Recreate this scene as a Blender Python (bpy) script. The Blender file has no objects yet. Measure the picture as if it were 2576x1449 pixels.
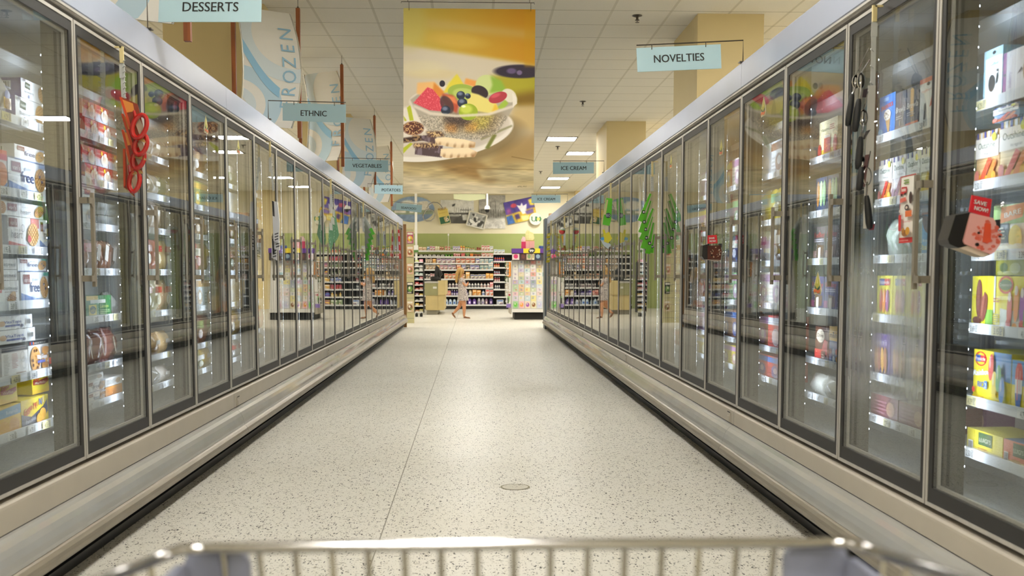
import bpy, bmesh, math, random
import numpy as np
from mathutils import Vector, Matrix, Euler
random.seed(7)
R = math.radians
SC = bpy.context.scene
COL = SC.collection
# ------------------------------------------------------------------ survey of the place
# camera station: eye 1.05 m above the floor, aisle runs along +Y, metres throughout
FPX, PPY, PITCH, YAW, EYE = 2614.2, 888.0, .0757, .03459, 1.05
_cy, _sy, _cp, _sp = math.cos(YAW), math.sin(YAW), math.cos(PITCH), math.sin(PITCH)
def _ray(u, v):
    x = (u-1288)/FPX; yv = -(v-PPY)/FPX
    Y = _cp*yv-_sp; Z = _sp*yv+_cp
    return (_cy*x+_sy*Z, -_sy*x+_cy*Z, Y)
def atY(u, v, y):
    d = _ray(u, v); t = y/d[1]; return Vector((d[0]*t, y, d[2]*t+EYE))
def atX(u, v, x):
    d = _ray(u, v); t = x/d[0]; return Vector((x, d[1]*t, d[2]*t+EYE))
def atZ(u, v, z):
    d = _ray(u, v); t = (z-EYE)/d[2]; return Vector((d[0]*t, d[1]*t, z))
XL, XR = 1.447, 1.367           # door planes left / right of the camera
P = .762                        # door pitch
YL0, YR0 = 3.854, 3.069         # y of a door joint on each side
CEIL = 3.556
TILE = .5691
# ------------------------------------------------------------------ colours and materials
def lin(c):
    return c/12.92 if c <= .04045 else ((c+.055)/1.055)**2.4
_cc = {}
def C(h):
    if not isinstance(h, str): return h
    if h not in _cc:
        _cc[h] = tuple(lin(int(h[i:i+2], 16)/255) for i in (0, 2, 4))
    return _cc[h]
def mixc(a, b, t):
    a, b = C(a), C(b); return tuple(a[i]*(1-t)+b[i]*t for i in range(3))
MATS = {}
def newmat(name):
    m = bpy.data.materials.new(name); m.use_nodes = True
    nt = m.node_tree; bs = nt.nodes['Principled BSDF']; MATS[name] = m
    return m, nt, bs
def setin(bs, **kw):
    for k, v in kw.items():
        k = k.replace('_', ' ')
        if k in bs.inputs:
            bs.inputs[k].default_value = v
def pm(name, h, rough=.5, metal=0., var=.06, scale=30., coat=0., stretch=None):
    """plain surface with a little procedural unevenness in tone and gloss"""
    m, nt, bs = newmat(name)
    setin(bs, Roughness=rough, Metallic=metal, Coat_Weight=coat)
    tc = nt.nodes.new('ShaderNodeTexCoord'); mp = nt.nodes.new('ShaderNodeMapping')
    if stretch: mp.inputs['Scale'].default_value = stretch
    nz = nt.nodes.new('ShaderNodeTexNoise'); nz.inputs['Scale'].default_value = scale; nz.inputs['Detail'].default_value = 3
    rp = nt.nodes.new('ShaderNodeValToRGB'); c = C(h)
    rp.color_ramp.elements[0].position = .3; rp.color_ramp.elements[1].position = .7
    rp.color_ramp.elements[0].color = tuple(x*(1-var) for x in c)+(1,)
    rp.color_ramp.elements[1].color = tuple(min(1, x*(1+var)) for x in c)+(1,)
    L = nt.links.new
    L(tc.outputs['Object'], mp.inputs['Vector']); L(mp.outputs[0], nz.inputs['Vector'])
    L(nz.outputs['Fac'], rp.inputs['Fac']); L(rp.outputs['Color'], bs.inputs['Base Color'])
    return m
def em(name, h, strength):
    m, nt, bs = newmat(name)
    c = C(h)+(1,)
    setin(bs, Base_Color=c, Emission_Color=c, Emission_Strength=strength)
    return m
def printed(name, rough, coat=0.):
    m, nt, bs = newmat(name)
    setin(bs, Roughness=rough, Coat_Weight=coat)
    a = nt.nodes.new('ShaderNodeAttribute'); a.attribute_name = 'Col'
    nt.links.new(a.outputs['Color'], bs.inputs['Base Color'])
    return m
printed('printed_card', .45); printed('printed_film', .22, .3); printed('painted_plastic', .35)
printed('printed_vinyl', .6); printed('printed_matte', .8)
pm('header_enamel', 'aeb6ca', .34, 0, .02, 4)
pm('panel_cream', 'b7afa1', .42, 0, .04, 6)
pm('bumper_gray', 'a3a29f', .2, .0, .04, 5, coat=.5)
pm('lip_metal', '8b8375', .32, .35, .12, 8, stretch=(6, .6, 6))
pm('kick_black', '0b0a08', .6, 0, .3, 20)
pm('aluminium', 'c3bfb8', .38, .35, .05, 40, stretch=(1, 1, .05))
pm('handle_metal', '938b7d', .4, .4, .05, 40)
pm('black_border', '191819', .55, 0, .05, 10)
pm('post_dark', '2b2925', .5, 0, .12, 8)
pm('liner_white', 'b9bdc0', .5, 0, .04, 5)
pm('shelf_wire', 'c9cdd0', .35, .3, .05, 10)
pm('rail_white', 'dfe3ea', .35, 0, .02, 10)
pm('chrome', 'a9a8a7', .12, 1., .04, 30)
pm('cart_plastic', '9095ab', .35, 0, .06, 14)
pm('black_plastic', '0f0f10', .5, 0, .2, 20)
pm('clear_card', 'cfd0cb', .3, 0, .05, 20)
pm('wood_pole', '86491f', .5, 0, .22, 6, stretch=(8, 8, .6))
pm('wood_edge', '8c6436', .55, 0, .15, 8, stretch=(6, 6, .6))
pm('panel_edge', 'cfcbc0', .25, .6, .04, 10)
pm('wall_cream', 'eae2c6', .75, 0, .025, 2.5)
pm('wall_green', 'a2ac6c', .75, 0, .03, 2.5)
pm('column_cream', 'd9c696', .75, 0, .02, 2.5)
pm('sign_blue', 'c2dde4', .5, 0, .03, 6)
m_ = MATS['sign_blue']; nt = m_.node_tree; tl = nt.nodes.new('ShaderNodeBsdfTranslucent'); tl.inputs['Color'].default_value = C('c6e2ea')+(1,)
mx_ = nt.nodes.new('ShaderNodeMixShader'); mx_.inputs[0].default_value = .3     # thin plastic sheet lets light from behind through
nt.links.new(nt.nodes['Principled BSDF'].outputs[0], mx_.inputs[1]); nt.links.new(tl.outputs[0], mx_.inputs[2]); nt.links.new(mx_.outputs[0], nt.nodes['Material Output'].inputs[0])
pm('ink_black', '101214', .5)
pm('rod_dark', '4a4238', .4, .6)
pm('gondola_black', '131313', .6, 0, .2, 10)
pm('gondola_lip', 'e2e2e0', .35, 0, .03, 10)
pm('slat_olive', 'bdb588', .55, 0, .05, 6)
pm('counter_olive', '8f8c62', .5, 0, .06, 6)
pm('counter_beige', 'c0ad78', .5, 0, .06, 6)
pm('counter_base', '8d8878', .5, 0, .06, 6)
pm('slate', '565f66', .5, 0, .1, 8)
pm('white_paint', 'e9e7e0', .4, 0, .03, 8)
pm('skin', 'c98f66', .5, 0, .05, 12)
pm('hair_blond', 'b08a4c', .5, 0, .28, 40, stretch=(3, 3, .4))
pm('shoe_brown', '7a5233', .5, 0, .1, 20)
pm('joint_dark', '8f8a7c', .6)
# dress: small dark floral blotches on white
m, nt, bs = newmat('dress_print'); setin(bs, Roughness=.85)
tc = nt.nodes.new('ShaderNodeTexCoord'); vz = nt.nodes.new('ShaderNodeTexNoise')
vz.inputs['Scale'].default_value = 75; vz.inputs['Detail'].default_value = 2
rp = nt.nodes.new('ShaderNodeValToRGB'); rp.color_ramp.interpolation = 'LINEAR'
for p_, c_ in ((0., '453e48'), (.42, '5a525c'), (.5, 'd8cfc8'), (.8, 'cdb8b4')):
    e = rp.color_ramp.elements.new(p_); e.color = C(c_)+(1,)
nt.links.new(tc.outputs['Object'], vz.inputs['Vector']); nt.links.new(vz.outputs['Fac'], rp.inputs['Fac'])
nt.links.new(rp.outputs['Color'], bs.inputs['Base Color'])
# terrazzo floor: cream ground, dark and brown chips, faint tile joints, waxed gloss
m, nt, bs = newmat('terrazzo')
N = nt.nodes.new; L = nt.links.new
tc = N('ShaderNodeTexCoord')
def chips(scale, st, thr, seed, rot):
    mp = N('ShaderNodeMapping'); mp.inputs['Scale'].default_value = st; mp.inputs['Location'].default_value = (seed, seed*.37, 0)
    mp.inputs['Rotation'].default_value = (0, 0, rot)
    nz = N('ShaderNodeTexNoise'); nz.inputs['Scale'].default_value = 55; nz.inputs['Detail'].default_value = 1
    ad = N('ShaderNodeMixRGB'); ad.blend_type = 'ADD'; ad.inputs['Fac'].default_value = .02
    vo = N('ShaderNodeTexVoronoi'); vo.voronoi_dimensions = '2D'; vo.inputs['Scale'].default_value = scale
    sp = N('ShaderNodeSeparateColor')
    mu = N('ShaderNodeMath'); mu.operation = 'MULTIPLY'; mu.inputs[1].default_value = thr
    lt = N('ShaderNodeMath'); lt.operation = 'LESS_THAN'
    L(tc.outputs['Object'], mp.inputs['Vector']); L(mp.outputs[0], ad.inputs['Color1']); L(tc.outputs['Object'], nz.inputs['Vector']); L(nz.outputs['Color'], ad.inputs['Color2'])
    L(ad.outputs[0], vo.inputs['Vector']); L(vo.outputs['Color'], sp.inputs[0])
    pw = N('ShaderNodeMath'); pw.operation = 'POWER'; pw.inputs[1].default_value = 3.
    L(sp.outputs[0], pw.inputs[0]); L(pw.outputs[0], mu.inputs[0])
    L(vo.outputs['Distance'], lt.inputs[0]); L(mu.outputs[0], lt.inputs[1])
    return lt, sp
base = N('ShaderNodeTexNoise'); base.inputs['Scale'].default_value = 1.3; base.inputs['Detail'].default_value = 4
br = N('ShaderNodeValToRGB'); br.color_ramp.elements[0].position = .3; br.color_ramp.elements[1].position = .75
br.color_ramp.elements[0].color = C('dcd8cc')+(1,); br.color_ramp.elements[1].color = C('e2dfd5')+(1,)
L(tc.outputs['Object'], base.inputs['Vector']); L(base.outputs['Fac'], br.inputs['Fac'])
cur = br.outputs['Color']
for scale, st, thr, seed, rot, h in ((95, (1, .42, 1), .34, 0, 0, '2c2822'), (90, (.5, 1, 1), .27, 7.3, .5, '5a543f'), (120, (1, .6, 1), .22, 3.1, 1.9, '8d8168')):
    lt, sp = chips(scale, st, thr, seed, rot)
    mx = N('ShaderNodeMixRGB'); mx.inputs['Color2'].default_value = C(h)+(1,)
    L(lt.outputs[0], mx.inputs['Fac']); L(cur, mx.inputs['Color1']); cur = mx.outputs[0]
L(cur, bs.inputs['Base Color'])
setin(bs, Roughness=.3, Specular_IOR_Level=.32)
rn = N('ShaderNodeTexNoise'); rn.inputs['Scale'].default_value = 3.; rn.inputs['Detail'].default_value = 3
rr = N('ShaderNodeMapRange'); rr.inputs['To Min'].default_value = .34; rr.inputs['To Max'].default_value = .40
L(tc.outputs['Object'], rn.inputs['Vector']); L(rn.outputs['Fac'], rr.inputs['Value']); L(rr.outputs[0], bs.inputs['Roughness'])
# acoustic ceiling tiles in a square grid
m, nt, bs = newmat('ceiling_tile'); setin(bs, Roughness=.9)
N = nt.nodes.new; L = nt.links.new
tc = N('ShaderNodeTexCoord'); mp = N('ShaderNodeMapping')
mp.inputs['Location'].default_value = (1.53897/TILE, -10.0859/TILE, 0); mp.inputs['Scale'].default_value = (1/TILE, 1/TILE, 1)
L(tc.outputs['Object'], mp.inputs['Vector'])
sx = N('ShaderNodeSeparateXYZ'); L(mp.outputs[0], sx.inputs[0])
def line(sock, w):
    fr = N('ShaderNodeMath'); fr.operation = 'FRACT'; L(sock, fr.inputs[0])
    a = N('ShaderNodeMath'); a.operation = 'SUBTRACT'; a.inputs[1].default_value = .5; L(fr.outputs[0], a.inputs[0])
    b = N('ShaderNodeMath'); b.operation = 'ABSOLUTE'; L(a.outputs[0], b.inputs[0])
    g = N('ShaderNodeMath'); g.operation = 'GREATER_THAN'; g.inputs[1].default_value = .5-w; L(b.outputs[0], g.inputs[0])
    return g.outputs[0]
nz = N('ShaderNodeTexNoise'); nz.inputs['Scale'].default_value = 120; nz.inputs['Detail'].default_value = 3
rp = N('ShaderNodeValToRGB'); rp.color_ramp.elements[0].color = C('ece6d6')+(1,); rp.color_ramp.elements[1].color = C('f8f3e6')+(1,)
L(tc.outputs['Object'], nz.inputs['Vector']); L(nz.outputs['Fac'], rp.inputs['Fac'])
m1 = N('ShaderNodeMixRGB'); m1.inputs['Color2'].default_value = C('dcd6c4')+(1,); L(line(sx.outputs['X'], .022), m1.inputs['Fac']); L(rp.outputs[0], m1.inputs['Color1'])
m2 = N('ShaderNodeMixRGB'); m2.inputs['Color2'].default_value = C('a0977e')+(1,); L(line(sx.outputs['Y'], .009), m2.inputs['Fac']); L(m1.outputs[0], m2.inputs['Color1'])
L(m2.outputs[0], bs.inputs['Base Color'])
# door glass: clear sheet, sharp mirror share rising toward grazing view, slightly uneven like tempered glass
def glassmat(name, fog):
    m = bpy.data.materials.new(name); m.use_nodes = True; MATS[name] = m
    nt = m.node_tree; nt.nodes.clear(); N = nt.nodes.new; L = nt.links.new
    out = N('ShaderNodeOutputMaterial'); tr = N('ShaderNodeBsdfTransparent'); gl = N('ShaderNodeBsdfGlossy')
    tr.inputs['Color'].default_value = (.93, .955, .945, 1); gl.inputs['Roughness'].default_value = .004
    gl.inputs['Color'].default_value = (.9, .91, .9, 1)
    ge = N('ShaderNodeNewGeometry'); io = N('ShaderNodeMapRange')
    io.inputs['To Min'].default_value = 1.46; io.inputs['To Max'].default_value = 1/1.46
    L(ge.outputs['Backfacing'], io.inputs['Value'])
    fr = N('ShaderNodeFresnel'); L(io.outputs[0], fr.inputs['IOR'])
    # two faces of one sheet: 2r/(1+r)
    a = N('ShaderNodeMath'); a.operation = 'MULTIPLY'; a.inputs[1].default_value = 2.; L(fr.outputs[0], a.inputs[0])
    b = N('ShaderNodeMath'); b.operation = 'ADD'; b.inputs[1].default_value = 1.; L(fr.outputs[0], b.inputs[0])
    c = N('ShaderNodeMath'); c.operation = 'DIVIDE'; L(a.outputs[0], c.inputs[0]); L(b.outputs[0], c.inputs[1])
    tc = N('ShaderNodeTexCoord'); nz = N('ShaderNodeTexNoise'); nz.inputs['Scale'].default_value = 2.2; nz.inputs['Detail'].default_value = .5
    bu = N('ShaderNodeBump'); bu.inputs['Strength'].default_value = .05; bu.inputs['Distance'].default_value = .012
    L(tc.outputs['Object'], nz.inputs['Vector']); L(nz.outputs['Fac'], bu.inputs['Height']); L(bu.outputs[0], gl.inputs['Normal'])
    mx = N('ShaderNodeMixShader'); L(c.outputs[0], mx.inputs[0]); L(tr.outputs[0], mx.inputs[1]); L(gl.outputs[0], mx.inputs[2])
    fin = mx.outputs[0]
    if fog:
        tl = N('ShaderNodeBsdfTranslucent'); df = N('ShaderNodeBsdfDiffuse'); ms = N('ShaderNodeMixShader')
        for q in (tl, df): q.inputs['Color'].default_value = (.86, .9, .9, 1)
        L(tl.outputs[0], ms.inputs[1]); L(df.outputs[0], ms.inputs[2])
        mp = N('ShaderNodeMapping'); mp.inputs['Scale'].default_value = (9, 9, 1.1)
        n2 = N('ShaderNodeTexNoise'); n2.inputs['Scale'].default_value = 3; n2.inputs['Detail'].default_value = 5
        L(tc.outputs['Object'], mp.inputs['Vector']); L(mp.outputs[0], n2.inputs['Vector'])
        sx = N('ShaderNodeSeparateXYZ'); L(tc.outputs['Object'], sx.inputs[0])
        up = N('ShaderNodeMapRange'); up.interpolation_type = 'SMOOTHSTEP'
        up.inputs['From Min'].default_value = .52; up.inputs['From Max'].default_value = .74; L(sx.outputs['Z'], up.inputs['Value'])
        dn = N('ShaderNodeMapRange'); dn.interpolation_type = 'SMOOTHSTEP'
        dn.inputs['From Min'].default_value = 1.2; dn.inputs['From Max'].default_value = 1.0; L(sx.outputs['Z'], dn.inputs['Value'])
        k = N('ShaderNodeMath'); k.operation = 'MULTIPLY'; L(up.outputs[0], k.inputs[0]); L(dn.outputs[0], k.inputs[1])
        k2 = N('ShaderNodeMath'); k2.operation = 'MULTIPLY'; L(k.outputs[0], k2.inputs[0]); L(n2.outputs['Fac'], k2.inputs[1])
        k3 = N('ShaderNodeMath'); k3.operation = 'MULTIPLY'; k3.inputs[1].default_value = fog; L(k2.outputs[0], k3.inputs[0])
        m3 = N('ShaderNodeMixShader'); L(k3.outputs[0], m3.inputs[0]); L(fin, m3.inputs[1]); L(ms.outputs[0], m3.inputs[2]); fin = m3.outputs[0]
    L(fin, out.inputs['Surface'])
    return m
glassmat('door_glass', 0); glassmat('door_glass_fogged', .6)
m = bpy.data.materials.new('clear_film'); m.use_nodes = True; MATS['clear_film'] = m
nt = m.node_tree; nt.nodes.clear()
o_ = nt.nodes.new('ShaderNodeOutputMaterial'); t_ = nt.nodes.new('ShaderNodeBsdfTransparent'); g_ = nt.nodes.new('ShaderNodeBsdfGlossy'); x_ = nt.nodes.new('ShaderNodeMixShader')
n_ = nt.nodes.new('ShaderNodeTexNoise'); n_.inputs['Scale'].default_value = 40; r_ = nt.nodes.new('ShaderNodeMapRange'); r_.inputs['To Min'].default_value = .05; r_.inputs['To Max'].default_value = .4
g_.inputs['Roughness'].default_value = .12; t_.inputs['Color'].default_value = (.92, .93, .92, 1)
nt.links.new(n_.outputs['Fac'], r_.inputs['Value']); nt.links.new(r_.outputs[0], x_.inputs[0]); nt.links.new(t_.outputs[0], x_.inputs[1]); nt.links.new(g_.outputs[0], x_.inputs[2]); nt.links.new(x_.outputs[0], o_.inputs[0])
LAMP = 78.; LED = 11.
em('lamp_diffuser', 'fffbf3', LAMP)
em('led_strip', 'e9f1ff', LED)
# ------------------------------------------------------------------ mesh building
_tc = {}
def text_mesh(s):
    """outline of a word as 2-D triangles, cap height about .7 of size 1"""
    if s not in _tc:
        cu = bpy.data.curves.new('t', 'FONT'); cu.body = s; cu.resolution_u = 3; cu.align_x = 'CENTER'
        o = bpy.data.objects.new('t', cu); COL.objects.link(o)
        dg = bpy.context.evaluated_depsgraph_get(); dg.update()
        me = bpy.data.meshes.new_from_object(o.evaluated_get(dg))
        vs = [tuple(v.co[:2]) for v in me.vertices]; fs = [tuple(p.vertices) for p in me.polygons]
        bpy.data.objects.remove(o); bpy.data.curves.remove(cu); bpy.data.meshes.remove(me)
        _tc[s] = (vs, fs)
    return _tc[s]
class MB:
    def __init__(s, col='cccccc', mat=0):
        s.v = []; s.f = []; s.c = []; s.m = []; s.col = C(col); s.mat = mat; s.M = None
    def vert(s, p):
        s.v.append(tuple(p)); return len(s.v)-1
    def face(s, idx, col=None, mat=None):
        s.f.append(tuple(idx)); s.c.append(C(col) if col is not None else s.col); s.m.append(s.mat if mat is None else mat)
    def poly(s, pts, col=None, mat=None):
        n = len(s.v); s.v += [tuple(p) for p in pts]; s.face(range(n, n+len(pts)), col, mat)
    def box(s, x0, x1, y0, y1, z0, z1, col=None, mat=None, cols=None):
        """cols: dict of per-side colours  f(-y) b(+y) l(-x) r(+x) t d"""
        if x0 > x1: x0, x1 = x1, x0
        if y0 > y1: y0, y1 = y1, y0
        if z0 > z1: z0, z1 = z1, z0
        n = len(s.v)
        s.v += [(x0, y0, z0), (x1, y0, z0), (x1, y1, z0), (x0, y1, z0), (x0, y0, z1), (x1, y0, z1), (x1, y1, z1), (x0, y1, z1)]
        for k, q in (('d', (3, 2, 1, 0)), ('t', (4, 5, 6, 7)), ('f', (0, 1, 5, 4)), ('b', (2, 3, 7, 6)), ('l', (3, 0, 4, 7)), ('r', (1, 2, 6, 5))):
            s.face([n+i for i in q], (cols or {}).get(k, col), mat)
    def loft(s, rings, col=None, mat=None, closed=True, cap=True):
        n0 = len(s.v); k = len(rings[0])
        for r in rings: s.v += [tuple(p) for p in r]
        for i in range(len(rings)-1):
            for j in range(k if closed else k-1):
                a = n0+i*k+j; b = n0+i*k+(j+1) % k
                s.face((a, b, b+k, a+k), col, mat)
        if cap and closed:
            s.face([n0+j for j in range(k)][::-1], col, mat); s.face([n0+(len(rings)-1)*k+j for j in range(k)], col, mat)
    def lathe(s, prof, n=12, cx=0, cy=0, col=None, mat=None, cap=True, sx=1, sy=1, cols=None):
        for i in range(len(prof)-1):
            rs = [[(cx+r*sx*math.cos(2*math.pi*j/n), cy+r*sy*math.sin(2*math.pi*j/n), z) for j in range(n)] for r, z in prof[i:i+2]]
            s.loft(rs, cols[i] if cols else col, mat, cap=False)
        if cap:
            for (r, z), fl in ((prof[0], 1), (prof[-1], 0)):
                if r > 1e-5:
                    q = [(cx+r*sx*math.cos(2*math.pi*j/n), cy+r*sy*math.sin(2*math.pi*j/n), z) for j in range(n)]
                    s.poly(q[::-1] if fl else q, (cols[0] if fl else cols[-1]) if cols else col, mat)
    def tube(s, path, r, n=6, col=None, mat=None, closed=False, flat=1.):
        path = [Vector(p) for p in path]; k = len(path); rings = []
        up = Vector((0, 0, 1))
        for i, p in enumerate(path):
            a = path[(i-1) % k] if (closed or i) else p; b = path[(i+1) % k] if (closed or i < k-1) else p
            t = (b-a).normalized()
            if i == 0:
                u = t.cross(up)
                if u.length < .1: u = t.cross(Vector((0, 1, 0)))
                u.normalize()
            else:
                u = (u-t*u.dot(t)).normalized()
            w = t.cross(u); rr = r[i] if isinstance(r, (list, tuple)) else r
            rings.append([p+u*rr*math.cos(2*math.pi*j/n)+w*rr*flat*math.sin(2*math.pi*j/n) for j in range(n)])
        if closed: rings.append(rings[0])
        s.loft(rings, col, mat, cap=not closed)
    def ball(s, c, rx, ry=None, rz=None, n=10, m=7, col=None, mat=None, rot=None):
        ry = ry or rx; rz = rz or rx; c = Vector(c)
        rings = []
        for i in range(m+1):
            a = math.pi*(i/m-.5); a = max(-1.5, min(1.5, a))
            ring = []
            for j in range(n):
                p = Vector((rx*math.cos(a)*math.cos(2*math.pi*j/n), ry*math.cos(a)*math.sin(2*math.pi*j/n), rz*math.sin(a)))
                if rot: p.rotate(rot)
                ring.append(c+p)
            rings.append(ring)
        s.loft(rings, col, mat)
    # drawing on a plane: o origin, u right, w up, lifted by layer
    def plane(s, o, u, w):
        s.o = Vector(o); s.u = Vector(u); s.w = Vector(w); s.nn = s.u.cross(s.w).normalized(); s.lay = 0.
    def at(s, a, b): return s.o+s.u*a+s.w*b+s.nn*s.lay
    def up(s): s.lay += .0005
    def shape(s, pts, col, mat=None):
        s.up(); s.poly([s.at(*p) for p in pts], col, mat)
    def rect(s, a0, a1, b0, b1, col, mat=None): s.shape([(a0, b0), (a1, b0), (a1, b1), (a0, b1)], col, mat)
    def ell(s, a, b, ra, rb, col, rot=0, n=20, mat=None):
        c_, s_ = math.cos(rot), math.sin(rot)
        s.shape([(a+ra*math.cos(t)*c_-rb*math.sin(t)*s_, b+ra*math.cos(t)*s_+rb*math.sin(t)*c_) for t in [2*math.pi*i/n for i in range(n)]], col, mat)
    def ringp(s, a, b, r0, r1, col, a0=0, a1=360, n=28, sq=1., mat=None):
        s.up()
        for i in range(n):
            t0 = R(a0+(a1-a0)*i/n); t1 = R(a0+(a1-a0)*(i+1)/n)
            s.poly([s.at(a+r0*math.cos(t0), b+r0*sq*math.sin(t0)), s.at(a+r1*math.cos(t0), b+r1*sq*math.sin(t0)), s.at(a+r1*math.cos(t1), b+r1*sq*math.sin(t1)), s.at(a+r0*math.cos(t1), b+r0*sq*math.sin(t1))], col, mat)
    def text(s, t, a, b, size, col, width=None, rot=0, slant=0, mat=None, bold=0):
        vs, fs = text_mesh(t); s.up()
        if not vs: return
        xs = [p[0] for p in vs]; x0, x1 = min(xs), max(xs); sx = size
        if width: sx = width/max(1e-6, x1-x0)
        mx = (x0+x1)/2; c_, s_ = math.cos(rot), math.sin(rot)
        for k in range(2 if bold else 1):
            n = len(s.v)
            for x, y in vs:
                p = (x-mx)*sx+slant*y*size+k*bold; q = y*size
                s.v.append(tuple(s.at(a+p*c_-q*s_, b+p*s_+q*c_)+s.nn*k*.0001))
            for f in fs: s.face([n+i for i in f], col, mat)
    def lines(s, a0, a1, b0, b1, n, col, seed=1, h=.5):
        """rows of fine print"""
        s.up(); rnd = random.Random(seed)
        for i in range(n):
            b = b1-(b1-b0)*(i+.5)/n; k = (b1-b0)/n*h/2; e = a0+(a1-a0)*rnd.uniform(.6, 1)
            s.poly([s.at(a0, b-k), s.at(e, b-k), s.at(e, b+k), s.at(a0, b+k)], col)
    def barcode(s, a0, a1, b0, b1, vertical=True, seed=3):
        s.rect(a0, a1, b0, b1, 'eeeeee'); s.up(); rnd = random.Random(seed); x = .06
        while x < .92:
            w = rnd.uniform(.02, .06)
            if vertical: q = [(a0+(a1-a0)*x, b0+(b1-b0)*.12), (a0+(a1-a0)*(x+w), b0+(b1-b0)*.12), (a0+(a1-a0)*(x+w), b1-(b1-b0)*.1), (a0+(a1-a0)*x, b1-(b1-b0)*.1)]
            else: q = [(a0+(a1-a0)*.12, b0+(b1-b0)*x), (a1-(a1-a0)*.1, b0+(b1-b0)*x), (a1-(a1-a0)*.1, b0+(b1-b0)*(x+w)), (a0+(a1-a0)*.12, b0+(b1-b0)*(x+w))]
            s.poly([s.at(*p) for p in q], '333333'); x += w+rnd.uniform(.03, .07)
    def mesh(s, name, mats, smooth=None):
        me = bpy.data.meshes.new(name)
        me.from_pydata(s.v, [], s.f); me.update()
        if len(me.polygons) == len(s.f):
            me.polygons.foreach_set('material_index', s.m)
            ca = me.color_attributes.new('Col', 'FLOAT_COLOR', 'CORNER')
            cs = np.ones((len(me.loops), 4), np.float32)
            tot = np.array([len(f) for f in s.f]); cs[:, :3] = np.repeat(np.array(s.c, np.float32), tot, axis=0)
            ca.data.foreach_set('color', cs.ravel())
        for q in mats: me.materials.append(MATS[q])
        if smooth is not None:
            me.polygons.foreach_set('use_smooth', [True]*len(me.polygons)); me.set_sharp_from_angle(angle=R(smooth))
        return me
    def build(s, name, mats='printed_card', parent=None, loc=(0, 0, 0), rot=(0, 0, 0), smooth=None):
        if isinstance(mats, str): mats = [mats]
        return link(name, s.mesh(name, mats, smooth), parent, loc, rot)
def link(name, data, parent=None, loc=(0, 0, 0), rot=(0, 0, 0)):
    o = bpy.data.objects.new(name, data); COL.objects.link(o)
    o.location = loc; o.rotation_euler = rot
    if parent: o.parent = parent
    return o
LABELS = {}
def tag(o, label, cat, group=None):
    n = len(label.split())
    if not 4 <= n <= 16: print('LABELLEN', n, label)
    if label in LABELS: print('DUPLABEL', label)
    LABELS[label] = 1
    o['label'] = label; o['category'] = cat
    if group: o['group'] = group
    return o
def thing(name, label, cat, loc=(0, 0, 0), rot=(0, 0, 0), group=None):
    return tag(link(name, None, None, loc, rot), label, cat, group)
def struct(o):
    o['kind'] = 'structure'; return o
def copytree(o, parent=None):
    c = o.copy(); COL.objects.link(c)
    if parent: c.parent = parent
    for ch in o.children: copytree(ch, c)
    return c
ORD = ['first', 'second', 'third', 'fourth', 'fifth', 'sixth', 'seventh', 'eighth', 'ninth', 'tenth', 'eleventh', 'twelfth', 'thirteenth', 'fourteenth', 'fifteenth', 'sixteenth', 'seventeenth', 'eighteenth', 'nineteenth', 'twentieth', 'twenty-first', 'twenty-second', 'twenty-third', 'twenty-fourth', 'twenty-fifth', 'twenty-sixth', 'twenty-seventh', 'twenty-eighth', 'twenty-ninth', 'thirtieth']
# ================================================================== camera
cam = bpy.data.cameras.new('camera'); co = link('camera', cam, None, (0, 0, EYE), (math.pi/2-PITCH, 0, -YAW))
cam.sensor_width = 36; cam.lens = 36*FPX/2576; cam.shift_y = (PPY-724.5)/2576
cam.clip_start = .05; cam.clip_end = 200
cam.dof.use_dof = True; cam.dof.focus_distance = 7.; cam.dof.aperture_fstop = 5.6
SC.camera = co
# ================================================================== room shell
ROOMX, Y0, Y1 = 8.5, -5., 31.9
b = MB(); b.box(-ROOMX, ROOMX, Y0, Y1, -.05, 0); struct(b.build('floor', 'terrazzo'))
b = MB(); b.box(-ROOMX, ROOMX, Y0, Y1, CEIL, CEIL+.05); struct(b.build('ceiling', 'ceiling_tile'))
b = MB(); b.box(-ROOMX, ROOMX, Y1, Y1+.1, 0, CEIL); struct(b.build('wall_back', 'wall_cream'))
b = MB(); b.box(-ROOMX, ROOMX, Y1-.006, Y1, 0, 2.285); struct(b.build('trim_1', 'wall_green'))
b = MB(); b.box(-ROOMX-.1, -ROOMX, Y0, Y1, 0, CEIL); struct(b.build('wall_left', 'wall_cream'))
b = MB(); b.box(ROOMX, ROOMX+.1, Y0, Y1, 0, CEIL); struct(b.build('wall_right', 'wall_cream'))
b = MB(); b.box(-ROOMX, ROOMX, Y0-.1, Y0, 0, CEIL); struct(b.build('wall_front', 'wall_cream'))
b = MB()
b.poly([(-.3545, Y0+.1, .0006), (-.3495, Y0+.1, .0006), (-.482, Y1-.7, .0006), (-.487, Y1-.7, .0006)]); struct(b.build('trim_2', 'joint_dark'))
for k, (x0, x1, y0, y1) in enumerate(((2.145, 2.79, 10.17, 11.37), (2.155, 2.80, 17.24, 18.7), (-2.9, -1.965, 9.95, 10.9), (-2.75, -1.956, 16.6, 17.75), (3.0, 3.64, 31.5, 31.9))):
    b = MB(); b.box(x0, x1, y0, y1, 0, CEIL)
    struct(b.build('column_%d' % (k+1), 'column_cream'))
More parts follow.
